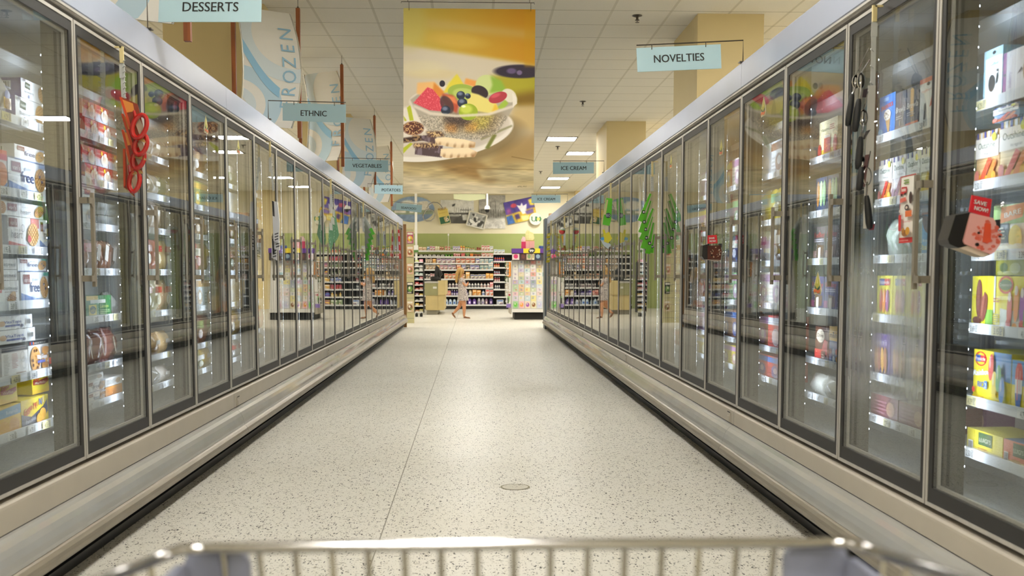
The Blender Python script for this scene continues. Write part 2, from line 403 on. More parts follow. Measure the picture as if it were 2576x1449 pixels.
# round cleanout cover let into the floor
b = MB(); b.plane((0, 0, .0008), (1, 0, 0), (0, 1, 0))
b.ell(0, 0, .064, .064, 'cfcabb', n=32); b.ringp(0, 0, .064, .073, '8c8468', n=40); [b.ell(.048*math.cos(k*2.4)*(k % 5+1)/5, .048*math.sin(k*2.4)*(k % 5+1)/5, .003, .0016, '3a352c', k) for k in range(22)]; b.ell(-.012, .01, .008, .006, '6f6a58'); b.ell(.02, -.012, .006, .006, '6f6a58')
tag(b.build('floor_cover', 'printed_vinyl', loc=(.191, 5.07, .0)), 'small round brass-rimmed cleanout cover set in the speckled floor', 'floor cover')
# ================================================================== ceiling lamps
def troffer(x, y, label):
    t = thing('ceiling_light', label, 'ceiling light', (x, y, CEIL), group='square ceiling lights')
    h = TILE/2-.012; b = MB()
    for s in (-1, 1):
        b.box(-h, h, s*h-.012, s*h+.012, -.012, -.0005); b.box(s*h-.012, s*h+.012, -h, h, -.012, -.0005)
    b.build('lamp_frame', 'rod_dark', t)
    b = MB(); b.box(-h+.012, h-.012, -h+.012, h-.012, -.006, -.001); b.build('diffuser', 'lamp_diffuser', t)
gx = lambda k: -1.53897+TILE*(k+.5)
gy = lambda k: 10.0859+TILE*(k+.5)
troffer(gx(5), gy(16), 'square ceiling light nearest the camera, right of the fruit banner')
troffer(gx(6), gy(20), 'second square ceiling light, just past the ice cream sign bracket')
troffer(gx(6), gy(30), 'third square ceiling light, above the far ice cream sign')
troffer(gx(6), gy(35), 'farthest square ceiling light, close to the back wall')
for n_, (kx, kys) in enumerate(((2, (4, 14, 26)), (-4, (-22, 4, 12, 20, 30)), (9, (-22, -16, -10, -4, 4, 12, 20, 30)), (2, (-25, -19, -12, -5)), (-9, (-18, -6, 6, 18, 30)), (14, (-18, -6, 6, 18, 30)))):
    for j_, ky in enumerate(kys):
        where = ('behind the hanging fruit banner', 'over the next aisle left', 'over the next aisle right', 'overhead near the camera', 'far left of the store', 'far right of the store')[n_]
        troffer(gx(kx), gy(ky), 'square ceiling light %s, %s from the front' % (where, ORD[j_]))
for k, (u, v) in enumerate(((1603, 47), (1466, 260), (1403, 372), (1360, 434))):
    p = atZ(u, v, CEIL-.03); b = MB()
    b.lathe([(.045, 0), (.05, -.004), (.03, -.012), (.012, -.014), (.012, -.04), (.022, -.043), (.022, -.047), (.003, -.048), (.003, -.062), (.02, -.064), (.02, -.068)], 14)
    tag(b.build('sprinkler_head', 'rod_dark', loc=(p.x, p.y, CEIL), smooth=40), 'small dark ceiling sprinkler, %s from the camera right of the banner' % ORD[k], 'sprinkler', 'ceiling sprinklers')
# ================================================================== glass-door freezer cases
ZT = 1.962
SHELF = {('L', 0): [1.586, 1.332, 1.135, .942, .688, .495], ('L', 1): [1.623, 1.435, 1.25, 1.06, .862, .66, .505], ('L', 2): [1.623, 1.435, 1.266, 1.06, .853, .636, .486],
         ('R', 0): [1.556, 1.317, 1.106, .886, .663, .502]}
def shelf_set(S, door):   # door: index counted from the camera, 0 = the nearest one in view
    if S == 'R': return SHELF['R', 0]
    return SHELF['L', 0] if door <= 0 else SHELF['L', min(door, 2)]
def prof(b, pts, s, y0, y1, **k):
    n = len(pts)-1
    for i in range(n):
        (u0, z0), (u1, z1) = pts[i], pts[i+1]
        q = [(s*u0, y0, z0), (s*u0, y1, z0), (s*u1, y1, z1), (s*u1, y0, z1)]
        b.poly(q if s > 0 else q[::-1], **k)
_door_cache = {}
def door_meshes(S):
    if S in _door_cache: return _door_cache[S]
    s = -1 if S == 'L' else 1; zb = .369 if S == 'L' else .354
    a, e = .004, P-.004
    b = MB()
    def ring(y0, y1, z0, z1, w, wt, wb, u0, u1, mat):
        b.box(s*u0, s*u1, y0, y0+w, z0, z1, mat=mat); b.box(s*u0, s*u1, y1-w, y1, z0, z1, mat=mat)
        b.box(s*u0, s*u1, y0+w, y1-w, z1-wt, z1, mat=mat); b.box(s*u0, s*u1, y0+w, y1-w, z0, z0+wb, mat=mat)
    ring(a, e, zb, ZT, .012, .012, .012, -.007, .03, 0)                       # aluminium rim
    ring(a+.012, e-.012, zb+.012, ZT-.012, .025, .037, .045, -.0045, .026, 1)  # black printed border
    ring(a+.037, e-.037, zb+.057, ZT-.049, .010, .010, .010, .010, .018, 0)   # spacer bar between the panes
    fr = b.mesh('door', ['aluminium', 'black_border'])
    b = MB(); y0, y1, z0, z1 = a+.037, e-.037, zb+.057, ZT-.049
    for u in (-.002, .022):
        b.poly([(s*u, y0, z0), (s*u, y1, z0), (s*u, y1, z1), (s*u, y0, z1)])
    gp = b.mesh('glass_pane', ['door_glass']); gf = gp.copy(); gf.materials[0] = MATS['door_glass_fogged']
    b = MB()
    path = []
    yb = .046
    b.box(-s*.045, -s*.033, yb-.008, yb+.008, 1.004, 1.348)
    for z in (1.034, 1.318):
        b.box(-s*.041, -s*.0065, .006, .016, z-.011, z+.011)
        b.box(-s*.045, -s*.035, .006, yb, z-.011, z+.011)
        for k in range(3):                                                     # small fillet where arm meets bar
            d = .004*(3-k); sg = 1 if z < 1.2 else -1
            b.box(-s*.044, -s*.036, yb-.008-d, yb-.008, z+sg*(.011+.004*k), z+sg*(.015+.004*k))
    hd = b.mesh('handle', ['handle_metal'])
    _door_cache[S] = (fr, gp, gf, hd); return _door_cache[S]
_rail_cache = {}
def rail_mesh(S, var):
    k = (S, var)
    if k not in _rail_cache:
        s = -1 if S == 'L' else 1; b = MB('dfe3ea')
        b.box(s*.150, s*.156, .003, P-.003, -.0155, .0155)
        if S == 'L': b.plane((s*.1495, 0, 0), (0, 1, 0), (0, 0, 1))
        else: b.plane((s*.1495, P, 0), (0, -1, 0), (0, 0, 1))
        rnd = random.Random(var*31+5)
        pr = [['3.69', '3.15', '4.19'], ['4.79', '4.29', '3.99'], ['4.75', '4.53', '2.50'], ['1.95', '5.39', '3.39']][var]
        x = .04
        for t in range(6):
            p_ = pr[(t+var) % 3]; tan = (t+var) % 3 == 1
            if rnd.random() < .85:
                b.rect(x, x+.06, -.0145, .0135, 'd8cf9c' if tan else 'f0f2f4')
                b.text(p_, x+.026, -.011, .026, '2b2b2b', width=.024); b.lines(x+.042, x+.058, -.012, .012, 5, '777777', t, .55)
            x += .105+rnd.uniform(0, .03)
        _rail_cache[k] = b.mesh('price_rail', ['printed_card'])
    return _rail_cache[k]
_shelf_cache = {}
def shelf_mesh(S):
    if S not in _shelf_cache:
        s = -1 if S == 'L' else 1; b = MB()
        for i in range(30):
            y = .012+i*(P-.024)/29; b.box(s*.157, s*.44, y-.0022, y+.0022, -.002, .002)
        for u in (.159, .24, .34, .44): b.box(s*(u-.003), s*(u+.003), .004, P-.004, -.007, -.002)
        _shelf_cache[S] = b.mesh('shelf', ['shelf_wire'])
    return _shelf_cache[S]
def freezer_case(S, y0, nd, d0, label, shelves, far_end, k_):
    s = -1 if S == 'L' else 1; X = s*(XL if S == 'L' else XR); zb = .369 if S == 'L' else .354
    t = thing('freezer_case', label, 'freezer', (X, y0, 0), group='glass door freezer cases')
    L_ = nd*P; e = .0015
    b = MB(); prof(b, [(.03, zb-.016), (-.012, zb-.017), (-.019, zb-.022), (-.02, zb-.03), (-.02, .264)], s, e, L_-e); prof(b, [(.03, zb-.03), (.03, zb)], s, 0, L_, mat=1)
    # small vent box on the panel face
    yv = .085; b.box(-s*.0205, -s*.026, yv-.028, yv+.028, .268, .318); b.box(-s*.026, -s*.030, yv-.018, yv+.018, .270, .300); b.box(-s*.0262, -s*.0268, yv-.03, yv+.03, .318, .323, mat=1)
    b.build('lower_panel', ['panel_cream', 'kick_black'], t)
    b = MB(); prof(b, [(-.019, .261), (-.030, .258), (-.043, .250), (-.056, .236), (-.066, .218), (-.074, .196), (-.079, .178), (-.081, .166)], s, e, L_-e)
    b.build('bumper', 'bumper_gray', t, smooth=60)
    b = MB(); prof(b, [(-.079, .1645), (-.087, .158), (-.096, .146), (-.100, .134), (-.099, .122), (-.093, .111), (-.080, .101), (-.055, .094)], s, e, L_-e)
    b.build('lower_lip', 'lip_metal', t, smooth=60)
    b = MB(); prof(b, [(-.055, .0935), (-.03, .088), (-.012, .085), (-.012, .058), (-.03, .055), (-.03, .046), (-.004, .043), (-.004, 0)], s, e, L_-e); b.box(s*.0, s*.5, e, L_-e, .002, .09)
    b.build('kick_plate', 'kick_black', t)
    b = MB(); prof(b, [(.02, 1.998), (-.006, 1.998), (-.010, 2.003), (-.010, 2.122), (-.006, 2.128), (.505, 2.128)], s, e, L_-e)
    b.build('header', 'header_enamel', t)
    b = MB(); prof(b, [(.029, 1.979), (.0, 1.979), (-.006, 1.981), (-.006, 1.985), (-.012, 1.986), (-.012, 1.995), (-.004, 1.997), (.02, 1.997)], s, 0, L_)
    prof(b, [(.028, ZT-.02), (.028, 1.981)], s, 0, L_, mat=1); b.build('trim_strip', ['aluminium', 'kick_black'], t)
    b = MB(); zc = 1.966
    prof(b, [(.03, zb), (.05, zb-.012), (.46, zb-.012), (.46, zc), (.03, zc), (.03, 1.972)], s, 0, L_); b.box(s*.48, s*.505, .001, L_-.001, .1, 2.126)
    b.build('liner', 'liner_white', t)
    b = MB(); b.loft([[(s*.30, y, 1.80), (s*.205, y, 1.835), (s*.205, y, 1.80), (s*.28, y, 1.765), (s*.45, y, 1.765), (s*.45, y, 1.80)] for y in (.001, L_-.001)])
    b.build('air_duct', 'liner_white', t)
    for i in range(nd+1):
        y = i*P; b = MB(); w0 = .0004 if i == 0 else -.03; w1 = -.0004 if i == nd else .03
        b.box(s*.0305, s*.098, y+w0, y+w1, zb-.01, zc); b.box(s*.002, s*.0305, y+max(w0, -.0035), y+min(w1, .0035), zb, ZT)
        if i not in (0, nd): b.tube([(s*.06, y+.031, 1.80), (s*.10, y+.036, 1.815), (s*.125, y+.036, 1.77), (s*.122, y+.036, 1.70), (s*.098, y+.031, 1.665)], .004, 5)
        o = b.build('door_post', 'post_dark', t)
        b = MB(); b.box(s*.0985, s*.1005, y+max(w0, -.021), y+min(w1, .021), .44, 1.86)
        for q in range(24): b.box(s*.0985, s*.103, y+max(w0, -.023), y+min(w1, .023), .47+q*.059, .475+q*.059)
        b.build('led_strip', 'led_strip', o)
    fr, gp, gf, hd = door_meshes(S)
    for i in range(nd):
        d = link('door', fr, t, (0, i*P, 0))
        link('glass_pane', gf if (S == 'R' and d0+i == 1) else gp, d); link('handle', hd, d)
        if i in shelves:
            for k, z in enumerate(shelf_set(S, d0+i)):
                a_ = i*P+(.13 if k_ == 0 and i in (2, 3) else 0); e_ = (i+1)*P+(.13 if k_ == 0 and i in (1, 2) else 0); sh = link('shelf', shelf_mesh(S), t, (0, a_, z)); sh.scale.y = (e_-a_)/P; link('price_rail', rail_mesh(S, (i+k) % 4), sh)
    for ye in ([(L_+.004, L_+.03)] if far_end else [])+([(-.03, -.001)] if k_ == 0 else []):
        b = MB(); pts = [(-.012, 2.128), (.505, 2.128), (.505, 0), (-.004, 0), (-.03, .05), (-.055, .094), (-.099, .122), (-.1, .134), (-.081, .166), (-.056, .236), (-.02, .262), (-.018, zb), (-.018, 1.98)]
        b.loft([[(s*u, y, z) for u, z in pts] for y in ye]); b.build('end_panel', 'aluminium', t)
    return t
WORD = ['nearest', 'second', 'third', 'fourth', 'fifth']
for S, yj in (('L', YL0), ('R', YR0)):
    side = 'left' if S == 'L' else 'right'
    for k in range(5):
        nd = 4 if k == 4 else 5
        vis = {0: (0, 1, 2, 3, 4), 1: (0, 1, 2, 3)}.get(k, ())
        freezer_case(S, yj+(k*5-2)*P, nd, k*5-1, 'long glass-door freezer case on the %s, %s section from the camera' % (side, WORD[k]), vis, k == 4, k)
# ================================================================== aisle signs on wire brackets
def aisle_sign(word, foot, tl, tr, br, bl, tpos, tw, label, side, arm=1):
    X = -(XL-.012) if side == 'L' else XR-.012
    f = atX(foot[0], foot[1], X); y = f.y+.01
    t = thing('aisle_sign', label, 'sign', (0, 0, 0), group='blue aisle signs')
    A, B_, C_, D = [atY(p[0], p[1], y) for p in (tl, tr, br, bl)]
    b = MB('a9cdd0'); n = Vector((0, .005, 0))
    b.loft([[D, C_, B_, A], [D+n, C_+n, B_+n, A+n]], mat=0)
    u = (B_-A).normalized(); w = (A-D).normalized()
    b.plane(D-n*.2, u, w); c = atY(tpos[0], tpos[1], y)-D
    hgt = (A-D).length
    b.text(word, c.dot(u), c.dot(w)-hgt*.155, hgt*.46, '101214', width=tw*(B_-A).length, mat=1, bold=hgt*.012)
    b.build('sign_panel', ['sign_blue', 'ink_black'], t)
    # bracket: foot on the case roof, rod up, arm across over the sign with two hooks
    zr = max(A.z, B_.z)+.016; sx = -1 if side == 'L' else 1; zf = 2.129
    xf = sx*((XL if side == 'L' else XR)+.0); b = MB()
    inner = A.x-.0 if side == 'R' else B_.x
    zi = (A.z if side == 'R' else B_.z)+.014; zo = (B_.z if side == 'R' else A.z)+.014
    sl = (zi-zo)/(inner-(B_.x if side == 'R' else A.x)); zx = zo+sl*(xf-(B_.x if side == 'R' else A.x))
    b.tube([(xf, y, zf), (xf, y, zx), (inner, y, zi)], .0032, 5)
    b.box(xf-.02, xf+.02, y-.02, y+.02, zf-.001, zf+.004)
    for q in (.18, .82):
        p = A.lerp(B_, q); b.tube([p+Vector((0, -.004, .016)), p+Vector((0, -.006, .0)), p+Vector((0, -.005, -.012))], .0022, 4)
    b.build('bracket', 'rod_dark', t)
aisle_sign('DESSERTS', (377, 80), (401, -19), (658, -19), (657, 55), (398, 55), (527, 27), .545, 'blue DESSERTS aisle sign at the upper left above the near case', 'L')
aisle_sign('ETHNIC', (679, 303), (711, 259), (870, 263), (870, 309), (711, 303), (789, 285), .41, 'blue ETHNIC aisle sign on a wire bracket over the left row', 'L')
aisle_sign('VEGETABLES', (852, 428), (867, 401), (977, 403), (977, 433), (867, 430), (923, 417), .665, 'blue VEGETABLES aisle sign on the left row', 'L')
aisle_sign('POTATOES', (927, 484), (942, 465), (1013, 466), (1013, 489), (942, 487), (984, 478), .665, 'blue POTATOES aisle sign left of the fruit banner foot', 'L')
aisle_sign('SEAFOOD', (986, 523), (997, 510), (1062, 516), (1060, 535), (996, 527), (1028, 523), .58, 'blue tilted SEAFOOD aisle sign at the far left row end', 'L')
aisle_sign('NOVELTIES', (1864, 170), (1601, 121), (1813, 111), (1815, 172), (1604, 181), (1708, 145), .595, 'blue NOVELTIES aisle sign over the right row', 'R')
aisle_sign('ICE CREAM', (1517, 441), (1391, 408), (1494, 408), (1494, 436), (1391, 438), (1443, 423), .61, 'nearer of the two blue ICE CREAM aisle signs', 'R')
aisle_sign('ICE CREAM', (1426, 511), (1337, 490.5), (1410, 490.5), (1410, 510), (1337, 511), (1374, 501), .61, 'farther of the two blue ICE CREAM aisle signs', 'R')
# ================================================================== curved FROZEN panels hung between wooden poles
def frozen_panel(y, zig, label, bulge, dx=0.):
    t = thing('hanging_sign', label, 'hanging sign', (dx, y, 0), group='FROZEN hanging panels')
    z0, z1 = 2.37, 3.39
    xa, xb = -2.02, -1.60; ya, yb = -zig, zig
    off = -.05 if bulge > 0 else .04
    def fn(a, b_, lay):          # a 0..1 across, b 0..1 up
        s_ = 1-(2*b_-1)**2
        return Vector((xa+(xb-xa)*a+.085*s_*(.6+.5*a), ya+(yb-ya)*a+off-lay, z0+(z1-z0)*b_+.03*(a-.5)*(1 if b_ > .5 else -1)*0))
    b = MB('e6e2d8'); b.lay = 0.
    b.at = lambda a, q: fn(a, q, b.lay)
    K = 16
    for i in range(K): b.poly([fn(0, i/K, 0), fn(1, i/K, 0), fn(1, (i+1)/K, 0), fn(0, (i+1)/K, 0)])
    for i in range(K): b.poly([fn(1, i/K, -.012), fn(0, i/K, -.012), fn(0, (i+1)/K, -.012), fn(1, (i+1)/K, -.012)])
    W, H_ = .42, 1.02
    def ring(ca, cb, r0, r1, col):
        b.lay += .0016; n = 72
        for i in range(n):
            for j in range(4):
                ra, rb = r0+(r1-r0)*j/4, r0+(r1-r0)*(j+1)/4
                q = [((ca+r*math.cos(th))/W, (cb+r*math.sin(th))/H_) for r, th in ((ra, 2*math.pi*i/n), (rb, 2*math.pi*i/n), (rb, 2*math.pi*(i+1)/n), (ra, 2*math.pi*(i+1)/n))]
                q = [(min(max(a, 0), 1), min(max(c, 0), 1)) for a, c in q]
                ar = abs((q[2][0]-q[0][0])*(q[3][1]-q[1][1])-(q[2][1]-q[0][1])*(q[3][0]-q[1][0]))
                if ar > 1e-6: b.poly([b.at(*p) for p in q], col)
    ring(-.06, .16, .24, .36, 'b9d0dc'); ring(-.06, .16, .10, .17, 'cfd9dc'); ring(.36, .80, .28, .40, 'd3dde0')
    # the bluest band where the two circles cross
    b.lay += .0016; n = 24
    for i in range(n):
        t0, t1 = i/n, (i+1)/n
        def band(t_): 
            c0 = -.0+.27*t_; zc = .70-.40*t_-.06*math.sin(t_*3.14)
            return (c0/W, (zc+.06*(1-.3*t_))/H_), (c0/W, (zc-.06*(1-.3*t_))/H_)
        (p0, p1), (p2, p3) = band(t0), band(t1)
        b.poly([b.at(*p1), b.at(*p3), b.at(*p2), b.at(*p0)], '8ebcd8')
    for k, ch in enumerate('FROZEN'):
        vs, fs = text_mesh(ch); b.lay += .0002; n0 = len(b.v); xs = [p[0] for p in vs]; mx = (min(xs)+max(xs))/2
        for x, q in vs:
            X_, Y_ = (x-mx)*.15, q*.145          # letters turned a quarter: word runs up the panel
            b.v.append(tuple(b.at((.385-Y_)/W, (.2+k*.125+X_)/H_)+Vector((0, -.003, 0))))
        for f in fs: b.face([n0+i for i in f], '8fb6cd')
    b.build('panel', 'printed_vinyl', t)
    for a in (0, 1):
        b = MB(); b.tube([fn(a, i/12, 0) for i in range(13)], .008, 5); b.build('edge_rail', 'panel_edge', t)
    for x, yy in ((xa-.04, ya), (-1.535, yb)):
        b = MB(); b.box(x-.018, x+.018, yy-.018, yy+.018, 2.29, 3.45); b.build('pole', 'wood_pole', t)
        b = MB(); b.tube([(x, yy, 3.449), (x, yy, CEIL-.001)], .0025, 4); b.lathe([(.012, 3.449), (.008, 3.465)], 6, x, yy); b.build('hanging_wire', 'rod_dark', t)
    for q in (.2, .8):
        b = MB(); p = fn(1, q, 0); b.tube([p, (-1.535, yb, p.z)], .005, 4); b.build('clip', 'panel_edge', t)
frozen_panel(5.6, .12, 'nearest white FROZEN panel, mostly hidden behind the DESSERTS sign', 1)
frozen_panel(9.55, .13, 'white curved FROZEN panel to the left of the ETHNIC sign', 1, -.07)
frozen_panel(12.35, -.13, 'grayish curved FROZEN panel partly behind the ETHNIC sign', -1)
frozen_panel(15.95, .13, 'pale curved FROZEN panel behind the VEGETABLES sign', 1)
frozen_panel(19.35, -.13, 'farthest small gray FROZEN panel behind the POTATOES sign', -1)
# ================================================================== printed pictures (colour laid on a fine grid)
class Paint:
    def __init__(s, x0, y0, x1, y1, res=1., col='cccccc'):
        s.x0, s.y0, s.x1, s.y1 = x0, y0, x1, y1
        s.w = int(round((x1-x0)*res)); s.h = int(round((y1-y0)*res)); s.r = res
        s.X, s.Y = np.meshgrid(x0+(np.arange(s.w)+.5)/res, y0+(np.arange(s.h)+.5)/res)
        s.a = np.ones((s.h, s.w, 3))*s.hx(col)
    @staticmethod
    def hx(h): return np.array([int(h[i:i+2], 16)/255 for i in (0, 2, 4)]) if isinstance(h, str) else np.array(h)
    def blur(s, m, k):
        k = int(k*s.r)
        for _ in range(2 if k > 0 else 0):
            for ax in (0, 1):
                p = np.pad(m, [(k+1, k) if i == ax else (0, 0) for i in (0, 1)], mode='edge'); c = np.cumsum(p, axis=ax)
                n = m.shape[ax]
                m = (np.take(c, np.arange(2*k+1, 2*k+1+n), axis=ax)-np.take(c, np.arange(0, n), axis=ax))/(2*k+1)
        return m
    def put(s, m, col, al=1.):
        m = np.clip(m*al, 0, 1)[..., None]; s.a = s.a*(1-m)+(s.hx(col) if not isinstance(col, np.ndarray) else col)*m
    def pmask(s, pts, soft=0):
        m = np.zeros((s.h, s.w), bool); n = len(pts)
        for i in range(n):
            (xa, ya), (xb, yb) = pts[i], pts[(i+1) % n]
            if ya == yb: continue
            m ^= ((ya > s.Y) != (yb > s.Y)) & (s.X < (xb-xa)*(s.Y-ya)/(yb-ya)+xa)
        return s.blur(m.astype(float), soft)
    def poly(s, pts, col, soft=0, al=1.): s.put(s.pmask(pts, soft), col, al)
    def emask(s, cx, cy, rx, ry, rot=0, soft=1.):
        c, q = math.cos(rot), math.sin(rot); dx, dy = s.X-cx, s.Y-cy
        d = np.sqrt(((dx*c+dy*q)/rx)**2+((-dx*q+dy*c)/ry)**2)
        return np.clip((1-d)*min(rx, ry)/soft+.5, 0, 1)
    def ell(s, cx, cy, rx, ry, col, rot=0, soft=1., al=1.): s.put(s.emask(cx, cy, rx, ry, rot, soft), col, al)
    def noise(s, k, seed=0, sx=1, sy=1):
        rnd = np.random.RandomState(seed); gh, gw = int(s.h/(k*sy*s.r))+3, int(s.w/(k*sx*s.r))+3
        g = rnd.rand(gh, gw); yy = np.arange(s.h)/(k*sy*s.r); xx = np.arange(s.w)/(k*sx*s.r)
        yi, xi = yy.astype(int), xx.astype(int); fy, fx = (yy-yi)[:, None], (xx-xi)[None]
        fy, fx = fy*fy*(3-2*fy), fx*fx*(3-2*fx)
        return (g[yi][:, xi]*(1-fx)+g[yi][:, xi+1]*fx)*(1-fy)+(g[yi+1][:, xi]*(1-fx)+g[yi+1][:, xi+1]*fx)*fy
    def shade(s, amt, k, seed=0, **q): s.a = np.clip(s.a*(1+amt*.6*(s.noise(k*2.3, seed, **q)+.6*s.noise(k, seed+1, **q)+.4*s.noise(k*.45, seed+2, **q)-1.))[..., None], 0, 1)
    def mesh(s, name, A, B_, D, thick, gain, mat, keep=None, back='d8d4c8'):
        """A top-left, B top-right, D bottom-left corners"""
        A, B_, D = Vector(A), Vector(B_), Vector(D); u = (B_-A)/s.w; v = (D-A)/s.h
        W, H_ = s.w+1, s.h+1
        gi, gj = np.meshgrid(np.arange(W), np.arange(H_))
        co_ = np.array(A)[None, None]+gi[..., None]*np.array(u)+gj[..., None]*np.array(v)
        idx = np.arange(W*H_).reshape(H_, W)
        fs = np.stack([idx[1:, :-1], idx[1:, 1:], idx[:-1, 1:], idx[:-1, :-1]], -1).reshape(-1, 4)
        cols = np.clip(s.a, 0, 1); cols = np.where(cols <= .04045, cols/12.92, ((cols+.055)/1.055)**2.4)*gain
        cf = np.clip(cols, 0, .95).reshape(-1, 3)
        if keep is not None: k = keep.reshape(-1) > .5; fs = fs[k]; cf = cf[k]
        n = u.cross(-v).normalized()*-thick
        V = co_.reshape(-1, 3)
        V2 = V+np.array(n)
        me = bpy.data.meshes.new(name)
        nb = len(V); F = fs.tolist(); Cc = [cf]
        if keep is not None: F += (fs[:, ::-1]+nb).tolist(); Cc.append(np.ones_like(cf)*np.array(C(back)))
        else: F.append([nb, nb+W-1, nb+W*H_-1, nb+W*(H_-1)]); Cc.append(np.ones((1, 3))*np.array(C(back)))
        ec = {}
        if keep is None: n4 = [0, W-1, W*H_-1, W*(H_-1)]; ec = {(n4[i], n4[(i+1) % 4]): 1 for i in range(4)}
        for f in (fs.tolist() if keep is not None else ()):
            for i in range(4):
                e = (f[i], f[(i+1) % 4])
                if (e[1], e[0]) in ec: del ec[(e[1], e[0])]
                else: ec[e] = 1
        for a, b_ in ec: F.append([a, a+nb, b_+nb, b_])
        Cc.append(np.ones((len(ec), 3))*np.array(C(back)))
        me.from_pydata(np.concatenate([V, V2]).tolist(), [], F); me.update()
        cc = np.ones((len(me.loops), 4), np.float32); cc[:, :3] = np.repeat(np.concatenate(Cc), 4, axis=0)
        ca = me.color_attributes.new('Col', 'FLOAT_COLOR', 'CORNER'); ca.data.foreach_set('color', cc.ravel())
        me.materials.append(MATS[mat])
        return me
# ------------------------------------------------------------------ big fruit banner
BY = 9.3
p = Paint(1015, 21, 1347, 488, 1.5, 'bdb09c')
p.a[:] = p.hx('c0b49c'); g = ((p.Y-130)/360)[..., None]; p.a = p.a*(1-np.clip(g, 0, 1)*.12)
p.put(p.blur((p.Y > 330).astype(float), 40), 'b9a273', .8)
yel = p.blur((p.Y < 112+(p.X-1015)*.145).astype(float), 5)
gx_ = np.clip((p.X-1015)/332, 0, 1)[..., None]
p.put(yel, p.hx('b3a246')*(1-gx_)+p.hx('b57c0a')*gx_)
p.put(yel*p.blur(((p.Y > 45+(p.X-1015)*.10) & (p.Y < 60+(p.X-1015)*.10) & (p.X > 1070)).astype(float), 10), 'b7a06a', .75)
p.ell(1150, 100, 70, 16, 'c6a343', .1, 12, .6); p.ell(1030, 60, 40, 60, 'b5ab62', 0, 25, .5)
p.ell(1090, 185, 70, 12, 'c2ad76', 0, 8, .5); p.ell(1060, 170, 60, 18, 'c9bd92', 0, 12, .5)
p.poly([(1232, 190), (1347, 175), (1347, 262), (1290, 262), (1250, 235)], '9c931f', 6); p.poly([(1290, 235), (1347, 225), (1347, 268), (1300, 268)], '6a4a10', 8, .8)
p.ell(1310, 177, 66, 17, '2a2230', 0, 4); p.ell(1288, 176, 12, 7, '57486a', 0, 4); p.ell(1308, 180, 7, 6, '6b5a7c', 0, 3)
p.put(p.blur((p.Y < 166).astype(float)*(p.X > 1320), 3), 'b5860c', .5)
# table right and below the plate
p.poly([(1290, 268), (1347, 262), (1347, 330), (1285, 310)], 'b59a62', 8, .9)
p.poly([(1015, 395), (1347, 355), (1347, 488), (1015, 488)], 'ab9666', 10)
p.poly([(1100, 395), (1200, 400), (1260, 440), (1240, 468), (1200, 455), (1120, 430)], '765526', 9, .75)
p.poly([(1260, 365), (1347, 330), (1347, 400), (1230, 415)], '8c6b38', 10, .6)
p.poly([(1015, 440), (1150, 455), (1347, 470), (1347, 488), (1015, 488)], 'bdb091', 10, .9); p.poly([(1200, 425), (1347, 428), (1347, 455), (1215, 450)], 'b3a47c', 4, .7)
p.poly([(1180, 422), (1347, 425), (1347, 427), (1180, 424)], '6d5428', 1, .6); p.poly([(1290, 392), (1347, 402), (1347, 404), (1290, 394)], '5d4520', 1, .6)
tab = np.clip((p.Y-405)/10, 0, 1)[..., None]; p.a = p.a*(1+tab*.22*(p.noise(9, 3, sx=5, sy=1)-.5)[..., None]+tab*.14*(p.noise(3, 4, sx=6, sy=1)-.5)[..., None])
# plate, napkin
p.ell(1130, 348, 190, 66, '6e5a36', -.12, 14, .7)
p.ell(1112, 338, 184, 64, 'd8d0c2', -.16, 2); p.ell(1112, 333, 176, 56, 'c3b8a8', -.16, 3); p.ell(1200, 325, 80, 40, 'b0a495', -.5, 12, .7)
p.poly([(1222, 372), (1243, 335), (1252, 338), (1232, 374)], '6d7030', 1.5); p.poly([(1210, 345), (1290, 312), (1292, 316), (1212, 352)], '77734a', 1.5, .8)
p.poly([(1015, 270), (1047, 262), (1060, 300), (1075, 330), (1015, 345)], 'd4cbbb', 3)
for q in ([(1024, 270), (1033, 263), (1041, 302), (1031, 303)], [(1015, 290), (1024, 303), (1018, 304)], [(1015, 372), (1034, 358), (1038, 362), (1015, 386)], [(1015, 378), (1022, 374), (1040, 360), (1030, 361)]): p.poly(q, 'a6ad22', 1)
# bowl
bowl = [(1032, 250), (1045, 275), (1062, 310), (1085, 335), (1115, 347), (1200, 350), (1250, 335), (1275, 300), (1300, 258), (1290, 235), (1180, 225), (1060, 230)]
p.ell(1166, 252, 137, 42, 'c8bfb0', -.03, 1.5); p.poly(bowl, 'a09583', 1.5)
p.poly([(1110, 285), (1270, 280), (1240, 335), (1130, 330)], '7d6a48', 10, .8); p.poly([(1115, 290), (1185, 288), (1180, 318), (1130, 315)], '3a2c2a', 7, .8)
p.poly([(1190, 285), (1245, 280), (1225, 320), (1190, 325)], 'a89a3c', 7, .7); p.poly([(1120, 312), (1150, 312), (1150, 333), (1122, 330)], 'b0702c', 5, .6); p.poly([(1170, 312), (1205, 305), (1200, 330), (1172, 330)], 'b5843a', 5, .7)
bm = p.pmask(bowl, 1)*np.clip((p.Y-285)/10, 0, 1); p.a = np.clip(p.a*(1+bm*.5*(p.noise(2.2, 9)-.5))[..., None], 0, 1); p.put(bm*np.clip((p.noise(2., 11)-.86)/.2, 0, 1), 'e3dccb', .7)
